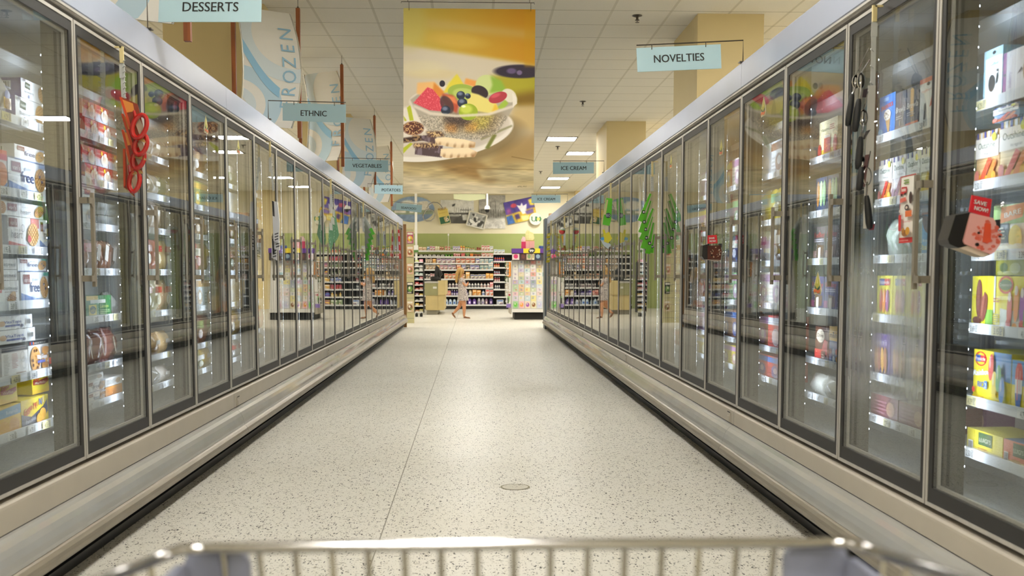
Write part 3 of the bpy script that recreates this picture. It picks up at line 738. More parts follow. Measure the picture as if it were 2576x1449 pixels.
# fruit
p.poly([(1050, 207), (1092, 204), (1118, 232), (1085, 245), (1048, 235)], 'd9a765', 2); p.poly([(1092, 206), (1120, 232), (1105, 245), (1088, 235)], 'c97a28', 2)
p.ell(1113, 209, 7, 8, '26222c', 0, 1.5); p.poly([(1150, 184), (1170, 214), (1162, 228), (1116, 232), (1128, 208)], 'cdbb33', 1.5); p.poly([(1150, 184), (1128, 208), (1116, 232), (1132, 206)], 'c6c38c', 1.5)
p.poly([(1172, 195), (1214, 205), (1211, 222), (1168, 210)], 'd38c3e', 2); p.ell(1225, 212, 28, 26, 'b9c27e', 0, 3); p.poly([(1235, 188), (1262, 200), (1277, 228), (1232, 232), (1240, 212)], '7fa233', 3)
p.ell(1165, 231, 38, 21, '8ea33e', .1, 1.5); p.ell(1168, 234, 28, 14, 'a8b65a', .1, 3); p.ell(1172, 238, 8, 4, 'c9cb9c', 0, 2)
p.ell(1208, 230, 22, 16, '2e2326', .4, 2); p.ell(1282, 238, 20, 16, 'cfc6b2', .6, 3)
p.poly([(1076, 218), (1090, 224), (1118, 258), (1112, 279), (1080, 276), (1040, 258)], 'c43b48', 1.2); p.put(p.pmask([(1076, 218), (1090, 224), (1118, 258), (1112, 279), (1080, 276), (1040, 258)])*np.clip((p.noise(2, 21)-.7)/.16+.5, 0, 1), 'de7078', .6)
p.poly([(1113, 234), (1140, 238), (1156, 258), (1150, 284), (1125, 268), (1112, 250)], 'a8442a', 2); p.poly([(1118, 238), (1145, 242), (1152, 262), (1130, 252)], 'cf7444', 2)
p.ell(1125, 262, 15, 24, '3a2a2c', -.5, 3, .8)
p.poly([(1187, 231), (1206, 236), (1250, 258), (1256, 272), (1238, 284), (1180, 274), (1174, 256)], 'd3c468', 1.5); p.poly([(1237, 284), (1247, 258), (1257, 272)], 'd6ab2c', 2)
p.ell(1254, 243, 24, 13, 'a3303a', -.35, 1.5); p.ell(1248, 238, 12, 5, 'c9525a', -.35, 3, .8); p.poly([(1253, 268), (1272, 248), (1281, 258), (1266, 274)], '93ae38', 1.5)
for cx, cy, r_ in ((1160, 238, 11), (1164, 257, 12.5), (1122, 276, 12), (1178, 240, 7)):
    p.ell(cx, cy, r_, r_*.95, '232b3a', 0, 1.2); p.ell(cx-2, cy-4, r_*.55, r_*.4, '76809a', 0, 4, .8)
p.ell(1179, 280, 24, 21, '8c9f22', 0, 1.3); p.ell(1174, 273, 15, 11, 'b9c447', 0, 6); p.ell(1167, 266, 5, 3, 'e9ecc0', 0, 3)
p.poly([(1040, 262), (1085, 281), (1150, 287), (1230, 282), (1292, 262), (1294, 268), (1232, 289), (1150, 294), (1082, 288), (1042, 270)], 'cfc4b2', 1.5, .85)
p.poly([(1290, 230), (1301, 243), (1303, 258), (1292, 268), (1292, 250)], 'd8cfc0', 1.2)
# nuts and dipped biscuits
nm = p.emask(1040, 322, 26, 17, 0, 4); p.put(nm, '5a2e20'); p.put(nm*np.clip((p.noise(3.2, 31)-.58)/.16+.5, 0, 1), 'b48a5c'); p.put(nm*np.clip((p.noise(2.6, 32)-.72)/.16+.5, 0, 1), '2e1812')
def biscuit(ch, bi, seed):
    p.poly(ch, '4c3a3c', 1.2); m_ = p.pmask(ch, 1); p.put(m_*np.clip((p.noise(5, seed, sx=1, sy=2)-.62)/.16+.5, 0, 1), '80707a', .7)
    p.poly(bi, 'd8bd92', 1.2); m_ = p.pmask(bi, 1); xs_ = [q_[0] for q_ in bi]; ys_ = [q_[1] for q_ in bi]
    for k_ in range(5): fx_ = (k_+.6)/5.3; cx_ = min(xs_)+(max(xs_)-min(xs_))*fx_; cy_ = np.interp(fx_, [0, 1], [ys_[0], ys_[3]])*.45+max(ys_)*.55-2; m2 = m_*p.emask(cx_, cy_+4, 3.2, 7, .25, 4); p.put(m2, '8a5c34', .6)
    p.put(m_*p.emask(max(xs_)-8, (min(ys_)+max(ys_))/2+4, 9, 9, 0, 5), '8a5a30', .6); p.put(m_*p.blur(p.pmask([(q_[0], q_[1]-9) for q_ in bi]), 3), 'e8d4ae', .7)
p.poly([(1015, 347), (1060, 340), (1070, 352), (1015, 359)], '35211a', 1.5); p.put(p.pmask([(1015, 343), (1068, 337), (1070, 352), (1015, 358)])*np.clip((p.noise(4, 51)-.6)/.16+.5, 0, 1), '9c7a50', .8)
biscuit([(1062, 341), (1100, 336), (1096, 361), (1060, 352)], [(1095, 348), (1120, 344), (1170, 350), (1198, 357), (1196, 371), (1150, 372), (1096, 362)], 40)
biscuit([(1046, 368), (1115, 366), (1112, 396), (1044, 388)], [(1110, 374), (1180, 371), (1203, 382), (1196, 394), (1125, 398), (1108, 392)], 45)
for pts, sd in (([(1072, 330), (1112, 330), (1120, 342), (1078, 345)], 61), ([(1040, 360), (1098, 358), (1106, 370), (1042, 372)], 62)):
    m_ = p.pmask(pts, 2); p.put(m_, '4a2c1c', .8); p.put(m_*np.clip((p.noise(2.6, sd)-.55)/.16+.5, 0, 1), 'c9a873', .9)
p.shade(.03, 60, 70)
A, B_, D = atY(1015, 20.5, BY), atY(1347, 23.5, BY), atY(1014.5, 486.5, BY)
t = thing('hanging_banner', 'large hanging photo banner of a fruit bowl and biscuits over the aisle', 'banner', (0, 0, 0))
g_ = p.a.mean(axis=2, keepdims=True); p.a = g_+(p.a-g_)*.93
link('printed_sheet', p.mesh('printed_sheet', A, B_, D, .004, 1.18, 'printed_matte'), t)
b = MB(); b.plane(A.lerp(B_, .9)+Vector((0, -.001, A.lerp(D, .965).z-A.z)), (B_-A).normalized(), (0, 0, 1)); b.text('APRIL-MAY', 0, 0, .02, '5b5038', width=.085); b.build('small_print', 'printed_matte', t)
b = MB(); q0, q1 = A+Vector((-.02, 0, .055)), B_+Vector((-.01, 0, .055)); b.tube([q0+Vector((0, 0, -.012)), q0, q1, q1+Vector((0, 0, -.012))], .003, 5); b.build('hanging_rod', 'rod_dark', t)
b = MB()
for q in (.042, .965):
    c = A.lerp(B_, q); b.tube([c+Vector((0, -.002, .055)), c+Vector((0, -.003, -.018))], .002, 4); b.tube([c+Vector((-.01, 0, .055)), Vector((c.x-.01, c.y, CEIL))], .0022, 4)
b.build('hook', 'rod_dark', t)
# ------------------------------------------------------------------ pictures on the back wall
WY = 31.87
def wallpic(name, label, pts3, paint, keep=None, group='framed pictures on the back wall', depth=.03, frame=None, y=WY, mat='printed_matte', gain=1.15, back=31.9004):
    A, B_, D = [atY(q[0], q[1], y) for q in pts3]
    o = link(name, paint.mesh(name, A, B_, D, back-A.y, gain, mat, keep), None)
    o.data.transform(Matrix.Translation(-A)); o.location = A
    tag(o, label, 'picture', group)
    if frame:
        b = MB(frame); n = Vector((0, -.012, 0)); Cc = B_+D-A
        for a_, c_ in ((A, B_), (B_, Cc), (Cc, D), (D, A)): b.tube([a_-A+n, c_-A+n], .022, 4)
        b.build('frame', 'printed_card', o)
    return o
q = Paint(0, 0, 120, 67, 2.4, '8fa6c4')
q.ell(45, 22, 22, 12, 'f2efe8', 0, 5); q.ell(75, 26, 14, 10, 'e6e2da', 0, 4); q.ell(95, 18, 18, 6, 'dfe2e6', 0, 5); q.poly([(76, 14), (100, 12), (108, 40), (76, 40)], 'e2ddd4', 1)
q.poly([(0, 36), (120, 36), (120, 48), (0, 48)], '8f9a86', 1); q.poly([(8, 37), (40, 37), (40, 43), (8, 43)], 'dedad2', 1); q.poly([(50, 38), (62, 38), (62, 43), (50, 43)], 'e9e6e0', 1); q.poly([(0, 48), (120, 46), (120, 67), (0, 67)], '7c90ac', 1); q.shade(.25, 4, 3)
wallpic('oval_photograph', 'oval blue waterside photograph at the left of the back wall', ((985, 494), (1093, 494), (985, 559)), q, q.emask(60, 33.5, 60, 33.5, 0, .4), mat='printed_matte')
q = Paint(0, 0, 85, 60, 2.4, 'dcdcda'); q.poly([(0, 35), (85, 35), (85, 60), (0, 60)], '5c5b58', 1); q.poly([(40, 44), (85, 40), (85, 60), (30, 60)], '474643', 3); [q.ell(8+7*k_, 38.5, 3, 1.6, ('d8d8d4', '3a3a38', '9a9a96')[k_ % 3], 0, 1) for k_ in range(9)]; q.poly([(0, 28), (30, 27), (30, 33), (0, 33)], 'c4c4c2', 1); [q.poly([(40+6*k_, 20), (42+6*k_, 20), (41+6*k_, 32), (39+6*k_, 32)], 'b0b0ae', .5) for k_ in range(7)]; q.poly([(0, 33), (85, 33), (85, 36), (0, 36)], '2d2c2a', 1); q.poly([(30, 12), (38, 9), (36, 15), (30, 17)], '2a2a2a', 1)
q.poly([(34, 16), (37, 16), (38, 34), (33, 34)], 'b9b9b6', 1); q.poly([(55, 38), (70, 38), (70, 52), (57, 52)], 'cfcfcc', 1); q.poly([(22, 37), (48, 37), (48, 42), (22, 42)], 'a8a8a4', 1); q.shade(.2, 3, 4)
o = wallpic('store_photograph', 'black and white photograph of a store front, second from left', ((1108, 503), (1192, 503), (1108, 562)), q)
b = MB(); A = atY(1108, 503, WY); b.plane(atY(1172, 530, WY)-A+Vector((0, -.003, 0)), (1, 0, 0), (0, 0, 1)); b.text('MARKET', 0, 0, .055, '2c2c2c', width=.34, bold=.006); b.build('store_lettering', 'printed_card', o)
q = Paint(0, 0, 66, 84, 2.4, 'b9b7b2'); q.poly([(0, 34), (66, 40), (66, 62), (0, 66)], '77756f', 3); q.poly([(0, 0), (66, 0), (66, 34), (0, 34)], 'a3a19c', 3); [q.poly([(29+.8*k_, 16+3.4*k_), (41-.3*k_, 15+3.4*k_), (41-.3*k_, 15.7+3.4*k_), (29+.8*k_, 16.7+3.4*k_)], '6a6864', .3) for k_ in range(9)]; q.poly([(29, 16), (30, 16), (29, 46), (27, 46)], '5c5a56', .3); q.poly([(40, 15), (41, 15), (43, 46), (41, 46)], '5c5a56', .3); [q.poly([(6*k_, 36), (6*k_+1, 36), (6*k_+1, 58), (6*k_, 58)], '55534e', .3) for k_ in range(11)]; [q.ell(10+9*k_, 72+3*math.sin(k_*2), 4, 1, '8b8984', .3, 1) for k_ in range(6)]; q.poly([(0, 62), (66, 56), (66, 84), (0, 84)], 'c9c7c2', 3); q.poly([(4, 36), (26, 33), (26, 37), (4, 40)], '55534e', 1); q.shade(.35, 3, 5)
wallpic('construction_photograph', 'gray photograph of a building site right of center', ((1205, 491), (1271, 491), (1205, 575)), q, depth=.02)
q = Paint(0, 0, 47, 36, 3, '9b9b98')
for k_ in range(26): rr = random.Random(k_); q.ell(4+rr.random()*40, 4+rr.random()*28, 3+rr.random()*6, 2+rr.random()*4, ('3c3c3a', 'e2e2de', '70706c', 'c4c4c0')[k_ % 4], rr.random()*3, 1.5)
wallpic('tilted_photograph', 'small tilted black and white photograph with white border overlapping two others', ((1182, 531), (1225, 542), (1173, 566)), q, frame='e9e6da', y=WY-.06, back=WY-.0006)
q = Paint(0, 0, 80, 62, 2.4, '4b3f86')
q.poly([(0, 36), (80, 30), (80, 62), (0, 62)], 'c9a93a', 2); q.ell(25, 14, 8, 6, 'b2475a', 0, 3); q.poly([(33, 14), (42, 18), (48, 10), (50, 20), (60, 16), (54, 42), (44, 42)], 'd9d6da', 1); q.poly([(66, 6), (78, 4), (80, 24), (68, 22)], 'd6c24a', 2)
q.poly([(0, 40), (16, 38), (20, 62), (0, 62)], '3d62a0', 2); q.poly([(22, 40), (34, 38), (36, 52), (24, 54)], '4a3a6a', 2); q.poly([(4, 20), (14, 18), (16, 34), (6, 36)], '8a4a86', 3); q.poly([(52, 36), (74, 32), (74, 44), (54, 46)], '6d5a92', 2); q.poly([(38, 46), (60, 48), (58, 60), (40, 60)], 'e2d590', 2); q.shade(.4, 5, 6)
wallpic('painted_picture', 'tilted purple and yellow painted storefront picture on the right', ((1266, 510), (1340, 494), (1278, 565)), q, y=WY-.04)
# round badge with the letter u
c = atY(1347, 551, WY-.08); rad = 15.6*31.8/FPX
b = MB('ece6d2'); b.lathe([(rad*.96, 0), (rad, .02), (rad, .05), (rad*.96, .06)], 28); b.plane((0, 0, .0605), (1, 0, 0), (0, 1, 0))
b.text('U', -rad*.3, -rad*.38, rad*1.15, '1d6a3c', width=rad*.72, bold=.012); b.ringp(rad*.45, 0, rad*.18, rad*.5, '1d6a3c', 120, 240); b.ringp(rad*.45, 0, rad*.18, rad*.5, '1d6a3c', -60, 60); b.ell(rad*.45, 0, rad*.26, rad*.26, 'e6cf6a')
tag(b.build('round_badge', 'printed_card', loc=(c.x, WY-.0406, c.z), rot=(math.pi/2, 0, 0), smooth=30), 'round cream badge with a green letter u on the back wall', 'badge')
# key fob with rings
A, B_, D, Cq = [atY(u, v, WY-.08) for u, v in ((1099, 529), (1126, 523.5), (1107.5, 566.5), (1134, 560.5))]
t = thing('key_fob', 'giant yellow and green key fob decoration with metal rings', 'wall decoration', A)
b = MB('e3d9a2'); n = Vector((0, .0794, 0)); u_, w_ = (B_-A), (A-D); b.loft([[D-A, Cq-A, B_-A, Vector((0, 0, 0))], [D-A+n, Cq-A+n, B_-A+n, n]])
b.plane(D-A, u_, w_); b.lay = .003
b.nn = Vector((0, -1, 0)); b.rect(.06, .94, .5, .95, 'd8c46a'); b.rect(.06, .94, .05, .5, '1f5a3a')
b.plane(D-A+Vector((0, -.008, 0)), u_.normalized(), w_.normalized()); b.text('PUBLIX', .165, .43, .1, 'b48f36', width=.26, bold=.006); b.text('MARKETS', .165, .33, .05, 'b48f36', width=.24); b.shape([(.15, .2), (.27, .24), (.24, .06), (.17, .06)], 'c9b47c'); b.ell(.25, .12, .045, .05, 'e6ded0'); b.ell(.25, .12, .02, .022, '8c7a5a')
b.build('fob', 'printed_card', t)
for k_, (pts, cl) in enumerate(((((1068, 534), (1064, 543), (1066, 552), (1074, 556), (1084, 555), (1092, 549), (1094, 538), (1090, 530), (1080, 526), (1072, 528)), True), (((1074, 524), (1080, 514), (1090, 509), (1100, 510), (1108, 516), (1113, 524)), False))):
    b = MB(); b.tube([atY(u, v, WY-.1)-A for u, v in pts], .018, 6, closed=cl); b.build('metal_ring', 'chrome', t, smooth=50)
# ------------------------------------------------------------------ things hanging before the back wall
y = 27.; A, B_, D = atY(1141, 488, y), atY(1221, 488, y), atY(1141, 500, y)
b = MB('d2d6ae'); w = B_.x-A.x; h1, h2 = A.z-D.z, .055
pl = [(0, 0), (w*.5, -h2), (w, 0), (w, h1), (0, h1)]
b.loft([[(a, 0, c_) for a, c_ in pl], [(a, .03, c_) for a, c_ in pl]])
t = thing('arrow_sign', 'plain pale green pointed sign hanging below the fruit banner', 'sign', (A.x, y, D.z)); b.build('sign_board', 'printed_matte', t)
b = MB()
for q in (.12, .88): b.tube([(w*q, .015, h1), (w*q, .015, CEIL-D.z)], .004, 4)
b.build('hanging_wire', 'rod_dark', t)
c = atY(1226, 535, 26.); t = thing('dome_camera', 'white ceiling pole camera with dark dome below the banner', 'security camera', (c.x, 26., c.z))
b = MB(); b.tube([(0, 0, .15), (0, 0, CEIL-c.z)], .022, 10); b.build('pole', 'white_paint', t, smooth=40)
b = MB(); b.lathe([(.025, .18), (.05, .16), (.072, .12), (.074, .085), (.066, .08)], 18); b.build('housing', 'white_paint', t, smooth=40)
b = MB(); b.lathe([(.062, .085), (.058, .05), (.044, .02), (.02, .004), (.001, 0)], 18); b.build('dome', 'black_plastic', t, smooth=60)
c = atY(1047, 626, 27.2); t = thing('lane_pole', 'tall white pole with a box above the checkout lane', 'pole', (c.x, 27.2, 0))
b = MB(); b.box(-.03, .03, -.03, .03, .0, CEIL-.001); b.build('post', 'white_paint', t)
b = MB('e9e9e4'); b.box(-.055, .055, -.075, -.031, c.z-.03, c.z+.09); b.box(-.06, .06, -.08, -.031, c.z-.09, c.z-.03, '4f7a3a'); b.box(-.004, .004, -.06, -.05, c.z+.09, c.z+.2, 'dddddd'); b.build('lane_box', 'printed_card', t)
# ------------------------------------------------------------------ ends of the freezer rows
yl = YL0+22*P+.05
t = thing('slat_wall', 'olive slatwall end stand with magazines beside the left row end', 'display stand', (-1.45, 22.4, 0))
x0, x1 = atY(1022, 700, 22.4).x+1.45, atY(1041, 700, 22.4).x+1.45; zt = atY(1030, 574, 22.4).z
b = MB(); b.box(x0-.6, x1, 0, .10, 0, zt)
for k_ in range(14): b.box(x0-.6, x1+.002, -.003, .0, .1+k_*.145, .11+k_*.145, mat=1)
b.build('slat_panel', ['slat_olive', 'joint_dark'], t)
for k_, (vt, vb, c1, c2, lb) in enumerate(((584, 612, 'a8486a', 'e0b040', 'pink and yellow puzzle magazine on the top of the slatwall'), (620, 646, 'd9b490', '9c5a3c', 'cookbook magazine with plates, second on the slatwall'), (663, 690, 'd2a888', 'a8705a', 'tan magazine third down on the slatwall'), (710, 739, '1c1c1a', '5a8a3a', 'black tabloid magazine fourth down on the slatwall'), (757, 785, 'cdb591', '7a5236', 'food magazine lowest on the slatwall'))):
    a, c_ = atY(1024, vb, 22.38), atY(1039.5, vt, 22.38); b = MB('e8e2d4'); w, h = c_.x-a.x, c_.z-a.z
    b.box(0, w, 0, .012, 0, h, c1); b.plane((0, -.0005, 0), (1, 0, 0), (0, 0, 1)); b.ell(w*.5, h*.42, w*.4, h*.26, c2); b.rect(w*.08, w*.9, h*.78, h*.94, 'e9e4d8'); b.ell(w*.4, h*.5, w*.16, h*.12, 'e2d9c4'); b.ell(w*.65, h*.3, w*.14, h*.1, '7c8a3c'); b.lines(w*.1, w*.9, h*.05, h*.16, 3, 'f0ece0', k_)
    tag(b.build('magazine', loc=(a.x, 22.3851, a.z)), lb, 'magazine', 'magazines on the slatwall')
b = MB(); x0 = atY(1014, 700, yl).x; x1 = atY(1022.5, 700, yl).x; b.box(x0, x1, yl, yl+.04, 0, atY(1018, 564, yl).z); tag(b.build('wood_end_board', 'wood_edge'), 'brown wooden board standing against the far end of the left freezer row', 'board')
yr = YR0+22*P+.05
b = MB(); x0 = atY(1371, 620, yr).x; x1 = atY(1379, 620, yr).x; b.box(x0, x1+.02, yr, yr+.5, .0, atY(1375, 549, yr).z); tag(b.build('end_board', 'slate'), 'dark slate board at the far end of the right freezer row', 'board')
b = MB('b3906a'); a = atY(1380, 560, yr+.1); b.box(a.x, a.x+.35, yr+.1-.16, yr+.2-.1, 2.131, 2.131+.07, cols=None); tag(b.build('cardboard_tray', 'printed_card'), 'brown cardboard tray on top of the far right freezer end', 'tray')
# ------------------------------------------------------------------ checkout counter
y = 26.97
def X_(u, yy): return atY(u, 700, yy).x
def Z_(v, yy): return atY(1200, v, yy).z
t = thing('checkout_counter', 'olive and beige checkout counter behind the girl', 'counter', (X_(1070, y), y, 0)); ox = X_(1070, y)
xr_ = X_(1101, y)-ox; dp = 2.2
b = MB(); b.box(.0, xr_, 0, dp, .12, Z_(743, y)); b.build('lower_cabinet', 'counter_beige', t)
b = MB(); b.box(-.02, xr_+.0, -.02, dp, Z_(743, y)+.002, Z_(712, y)); b.build('upper_panel', 'counter_olive', t)
b = MB(); b.box(xr_+.002, xr_+.16, .02, dp-.2, .12, Z_(742, y)); b.box(xr_+.002, xr_+.2, -.01, dp-.1, Z_(742, y)+.001, Z_(706, y)); b.build('side_panel', 'counter_beige', t)
b = MB(); b.box(.03, xr_-.02, .06, dp-.1, 0, .118); b.build('base', 'counter_base', t)
b = MB(); b.box(-.03, xr_+.02, -.03, dp+.02, Z_(712, y)+.001, Z_(708.5, y)); b.build('counter_top', 'aluminium', t)
b = MB('d8d6cc'); b.box(xr_*.62, xr_*.92, -.0235, -.0205, Z_(726, y), Z_(721, y)); b.build('label_plate', 'printed_card', t)
o = Vector((X_(1093, y)+.0, y+.35, Z_(708, y)+.002)); t = thing('card_terminal', 'black register terminal on the checkout counter', 'terminal', o)
b = MB(); b.lathe([(.13, 0), (.14, .06), (.13, .12), (.08, .13)], 14, .02, 0); b.build('base', 'kick_black', t, smooth=40)
b = MB(); b.loft([[(-.02, -.03, .12), (.1, -.03, .12), (.1, .05, .12), (-.02, .05, .12)], [(-.0, -.03, .3), (.14, -.03, .26), (.14, .05, .26), (-.0, .05, .3)], [(.02, -.02, .42), (.09, -.02, .38), (.09, .03, .38), (.02, .03, .42)]]); b.build('stand', 'black_plastic', t)
b = MB(); b.loft([[(.12, -.1, .1), (.2, -.1, .18), (.2, .1, .18), (.12, .1, .1)], [(.1, -.1, .26), (.15, -.1, .3), (.15, .1, .3), (.1, .1, .26)]]); b.build('screen', 'black_plastic', t)
# ------------------------------------------------------------------ candy rack
y = 25.72; xa, xb = X_(1043, y), X_(1064, y); t = thing('candy_rack', 'narrow black candy rack with white shelf lips beside the checkout', 'rack', (xa, y, 0))
b = MB(); w = xb-xa; b.box(0, w, .3, .33, .16, Z_(655, y)); b.box(w, w+.02, 0, .33, .1, Z_(655, y)-.04); b.box(-.02, 0, .02, .33, .1, Z_(655, y)-.04); b.build('frame', 'gondola_black', t)
RACKV = (660, 671, 681.5, 692, 703.5, 717, 730, 744, 757, 770, 785)
for v in RACKV:
    z = Z_(v, y); b = MB(); b.box(0, w, 0, .3, z-.012, z); b.box(0, w, -.006, 0, z-.014, z+.014); b.build('shelf', 'gondola_lip', t)
for q in (.04, w-.05):
    b = MB(); b.lathe([(.03, 0), (.035, .02), (.035, .06), (.03, .08)], 10, q, .05); b.box(q-.01, q+.01, .04, .3, .08, .17); b.build('caster', 'black_plastic', t)
pal = ['c9d36a e59ab0', 'd8d8d2 8a8a86', 'b9c9b4 e2e2da', '9ab8a6 b6d0c8', '7fa6c4 c46a72', 'b8333a b33038', 'b04a3c a8563a', '7a4a56 d6b23c', '4a4a48 8a8076', 'd8b848 a87a3a', 'b07a4a b3a64a']
for i, v in enumerate(RACKV):
    z = Z_(v, y)+.001
    for j, cc_ in enumerate(pal[i].split()):
        b = MB(cc_); ww = w*.44; h = .05+.02*((i+j) % 2)
        b.loft([[(0, 0, 0), (ww, 0, 0), (ww, .16, 0), (0, .16, 0)], [(.005, .01, h), (ww-.005, .01, h), (ww-.005, .15, h*1.1), (.005, .15, h*1.1)]]); b.plane((0, -.001, 0), (1, 0, 0), (0, 0, 1)); b.rect(ww*.2, ww*.8, h*.3, h*.7, mixc(cc_, 'ffffff', .5))
        tag(b.build('candy_carton', loc=(xa+.01+j*w*.5, y+.02, z)), 'small candy carton on the %s, %s side of the checkout rack' % ('top rack shelf' if i == 0 else ORD[i]+' rack shelf from top', ('left', 'right')[j]), 'candy', 'candy on the checkout rack')
# ================================================================== back wall shelving and its goods
GY = 31.3                                   # front of the shelf lips
def gond(name, label, x0, x1, levels, top):
    t = thing(name, label, 'shelving', (x0, GY, 0)); w = x1-x0
    b = MB(); b.box(0, w, .42, .5, 0, top); b.box(-.0, w, .06, .42, .0, .11); b.box(0, w, .04, .06, 0, .1); b.build('back_panel', 'gondola_black', t)
    for z in levels:
        b = MB(); b.box(.002, w-.002, .004, .419, z-.02, z); b.box(.002, w-.002, -.006, .0035, z-.03, z+.012); b.build('shelf', 'gondola_lip', t)
    return t
def bx(u, y=GY): return atY(u, 700, y).x
LV = [atY(1180, v, GY).z for v in (631, 646, 662.5, 678.5, 702, 724, 744, 767)]
gond('wall_shelving', 'long black back-wall shelving unit with white shelf lips', bx(1030), bx(1241), LV, atY(1180, 640, GY).z)
LV2 = [atY(1180, v, GY).z for v in (638, 657.5, 673, 691, 709, 728, 747, 767)]
gond('wall_shelving', 'narrow bay of black shelving right of the long unit', bx(1241.5), bx(1290), LV2, atY(1180, 640, GY).z)
gond('wall_shelving', 'black shelving bay behind the greeting card stand', bx(1290.5), bx(1420), LV2, atY(1180, 640, GY).z)
_goods = {}
def goods_mesh(kind, w, h, c1, c2):
    k = (kind, round(w, 2), round(h, 2), c1, c2)
    if k in _goods: return _goods[k]
    b = MB(c1); d = .14
    if kind == 'box':
        b.box(-w/2, w/2, 0, d, 0, h); b.plane((-w/2, -.0005, 0), (1, 0, 0), (0, 0, 1)); b.rect(w*.06, w*.94, h*.68, h*.9, c2); b.shape([(w*.3, h*.06), (w*.94, h*.06), (w*.94, h*.5), (w*.55, h*.42)], mixc(c2, '8a5a34', .45)); b.ell(w*.66, h*.3, w*.2, h*.13, mixc(c2, 'c8a070', .6)); b.rect(w*.06, w*.24, h*.1, h*.6, mixc(c1, c2, .5)); b.lines(w*.1, w*.4, h*.1, h*.5, 4, mixc(c1, '333333', .5), 2)
    elif kind == 'bottle':
        r = w*.44; b.lathe([(r*.9, 0), (r, h*.04), (r, h*.58), (r*.75, h*.7), (r*.34, h*.78), (r*.34, h*.84)], 10, 0, r); b.lathe([(r*.42, h*.84), (r*.42, h*.98), (r*.36, h)], 10, 0, r, c2)
        b.lathe([(r*1.015, h*.14), (r*1.015, h*.5)], 10, 0, r, mixc(c2, c1, .25), cap=False)
    elif kind == 'jar':
        r = w*.45; b.lathe([(r*.9, 0), (r, h*.06), (r, h*.66), (r*.8, h*.76)], 10, 0, r); b.lathe([(r*.84, h*.76), (r*.84, h*.96), (r*.8, h)], 10, 0, r, c2); b.lathe([(r*1.015, h*.16), (r*1.015, h*.56)], 10, 0, r, mixc(c2, 'ffffff', .4), cap=False)
    else:                                   # pouch / wrapped tray
        b.loft([[(w*.5*math.cos(a)*s_, d*.5+d*.45*math.sin(a)*s_, z) for a in [2*math.pi*i/10 for i in range(10)]] for z, s_ in ((0, .9), (h*.35, 1), (h*.75, .85), (h, .35))]); b.plane((-w*.2, -.002, h*.2), (1, 0, 0), (0, .25, 1)); b.rect(0, w*.4, 0, h*.35, c2)
    _goods[k] = b.mesh({'box': 'carton', 'bottle': 'bottle', 'jar': 'jar', 'bag': 'pouch'}[kind], ['printed_film' if kind in ('bottle', 'bag') else 'printed_card'], 40 if kind != 'box' else None)
    return _goods[k]
NM = {'box': ('carton', 'carton'), 'bottle': ('plastic_bottle', 'bottle'), 'jar': ('jar', 'jar'), 'bag': ('wrapped_pack', 'pack')}
def hue_word(h):
    r, g, b_ = [int(h[i:i+2], 16) for i in (0, 2, 4)]; mx, mn = max(r, g, b_), min(r, g, b_)
    if mx-mn < 28: return 'white' if mx > 200 else 'gray' if mx > 90 else 'black'
    if r == mx: return ('orange' if b_ < 90 and g > 90 else 'pink' if mx > 185 and mn > 110 and g-b_ < 25 else 'beige' if mn > 120 else 'brown' if mx < 135 else 'red') if not (g > 165 and b_ < 130) else 'yellow'
    if g == mx: return 'green'
    return 'purple' if r > g+12 else 'blue'
SHN = ['top', 'second', 'third', 'fourth', 'fifth', 'sixth', 'seventh', 'bottom']
def stock(row, lvl, bay, items, y=GY):
    for i, (kind, u0, u1, vt, vb, c1, c2) in enumerate(items):
        x0, x1 = bx(u0), bx(u1); h = (vb-vt)*y/FPX*.98; w = (x1-x0)*.96
        o = link(NM[kind][0], goods_mesh(kind, w, h, c1, c2), None, ((x0+x1)/2, y+.012+.02*((i*7) % 3)/3, lvl+.001))
        tag(o, '%s %s, %s from left on the %s shelf of the %s' % (hue_word(c1), NM[kind][1], ORD[i], SHN[row], bay), NM[kind][1], 'goods on the %s shelf of the %s' % (SHN[row], bay))
def run(kind, u0, u1, n, vt, vb, c1, c2, out):
    for i in range(n): out.append((kind, u0+(u1-u0)*i/n+.4, u0+(u1-u0)*(i+1)/n-.2, vt+((i*5) % 3)*.4, vb, c1, c2))
rows = []
o = []; run('box', 1053, 1073, 2, 621, 631, 'd2a878', 'f0e6d2', o); run('box', 1074, 1081, 1, 620, 631, '5f8cc0', 'e4e8ee', o); run('box', 1081, 1095, 2, 619, 631, 'e6e0dc', 'b85070', o); run('box', 1095, 1106, 2, 619, 631, 'e8dfae', 'f4f0e0', o); run('box', 1106, 1117, 2, 620, 631, '8c2f2a', 'e0c9a0', o)
run('box', 1119, 1133, 2, 619, 631, 'd9c5a4', 'b03a34', o); run('bottle', 1133, 1139, 2, 620, 631, '5d8a48', 'dfe6d2', o); run('box', 1139, 1158, 3, 619, 631, 'e6e4ea', '9484b8', o); run('jar', 1157, 1170, 2, 618, 631, 'd2562e', 'e8b83c', o); run('jar', 1170, 1181, 2, 619, 631, 'cdb23c', '4c7a34', o); run('jar', 1181, 1194, 3, 622, 631, 'd07a2c', '5a7a38', o); run('box', 1199, 1210, 2, 622, 631, 'a8402a', '3a2420', o); run('box', 1211, 1232, 3, 617, 631, 'ecdcd6', 'c46a6a', o); run('box', 1232, 1241, 1, 619, 631, 'e8e8e4', 'a8b0b8', o)
rows.append(o)
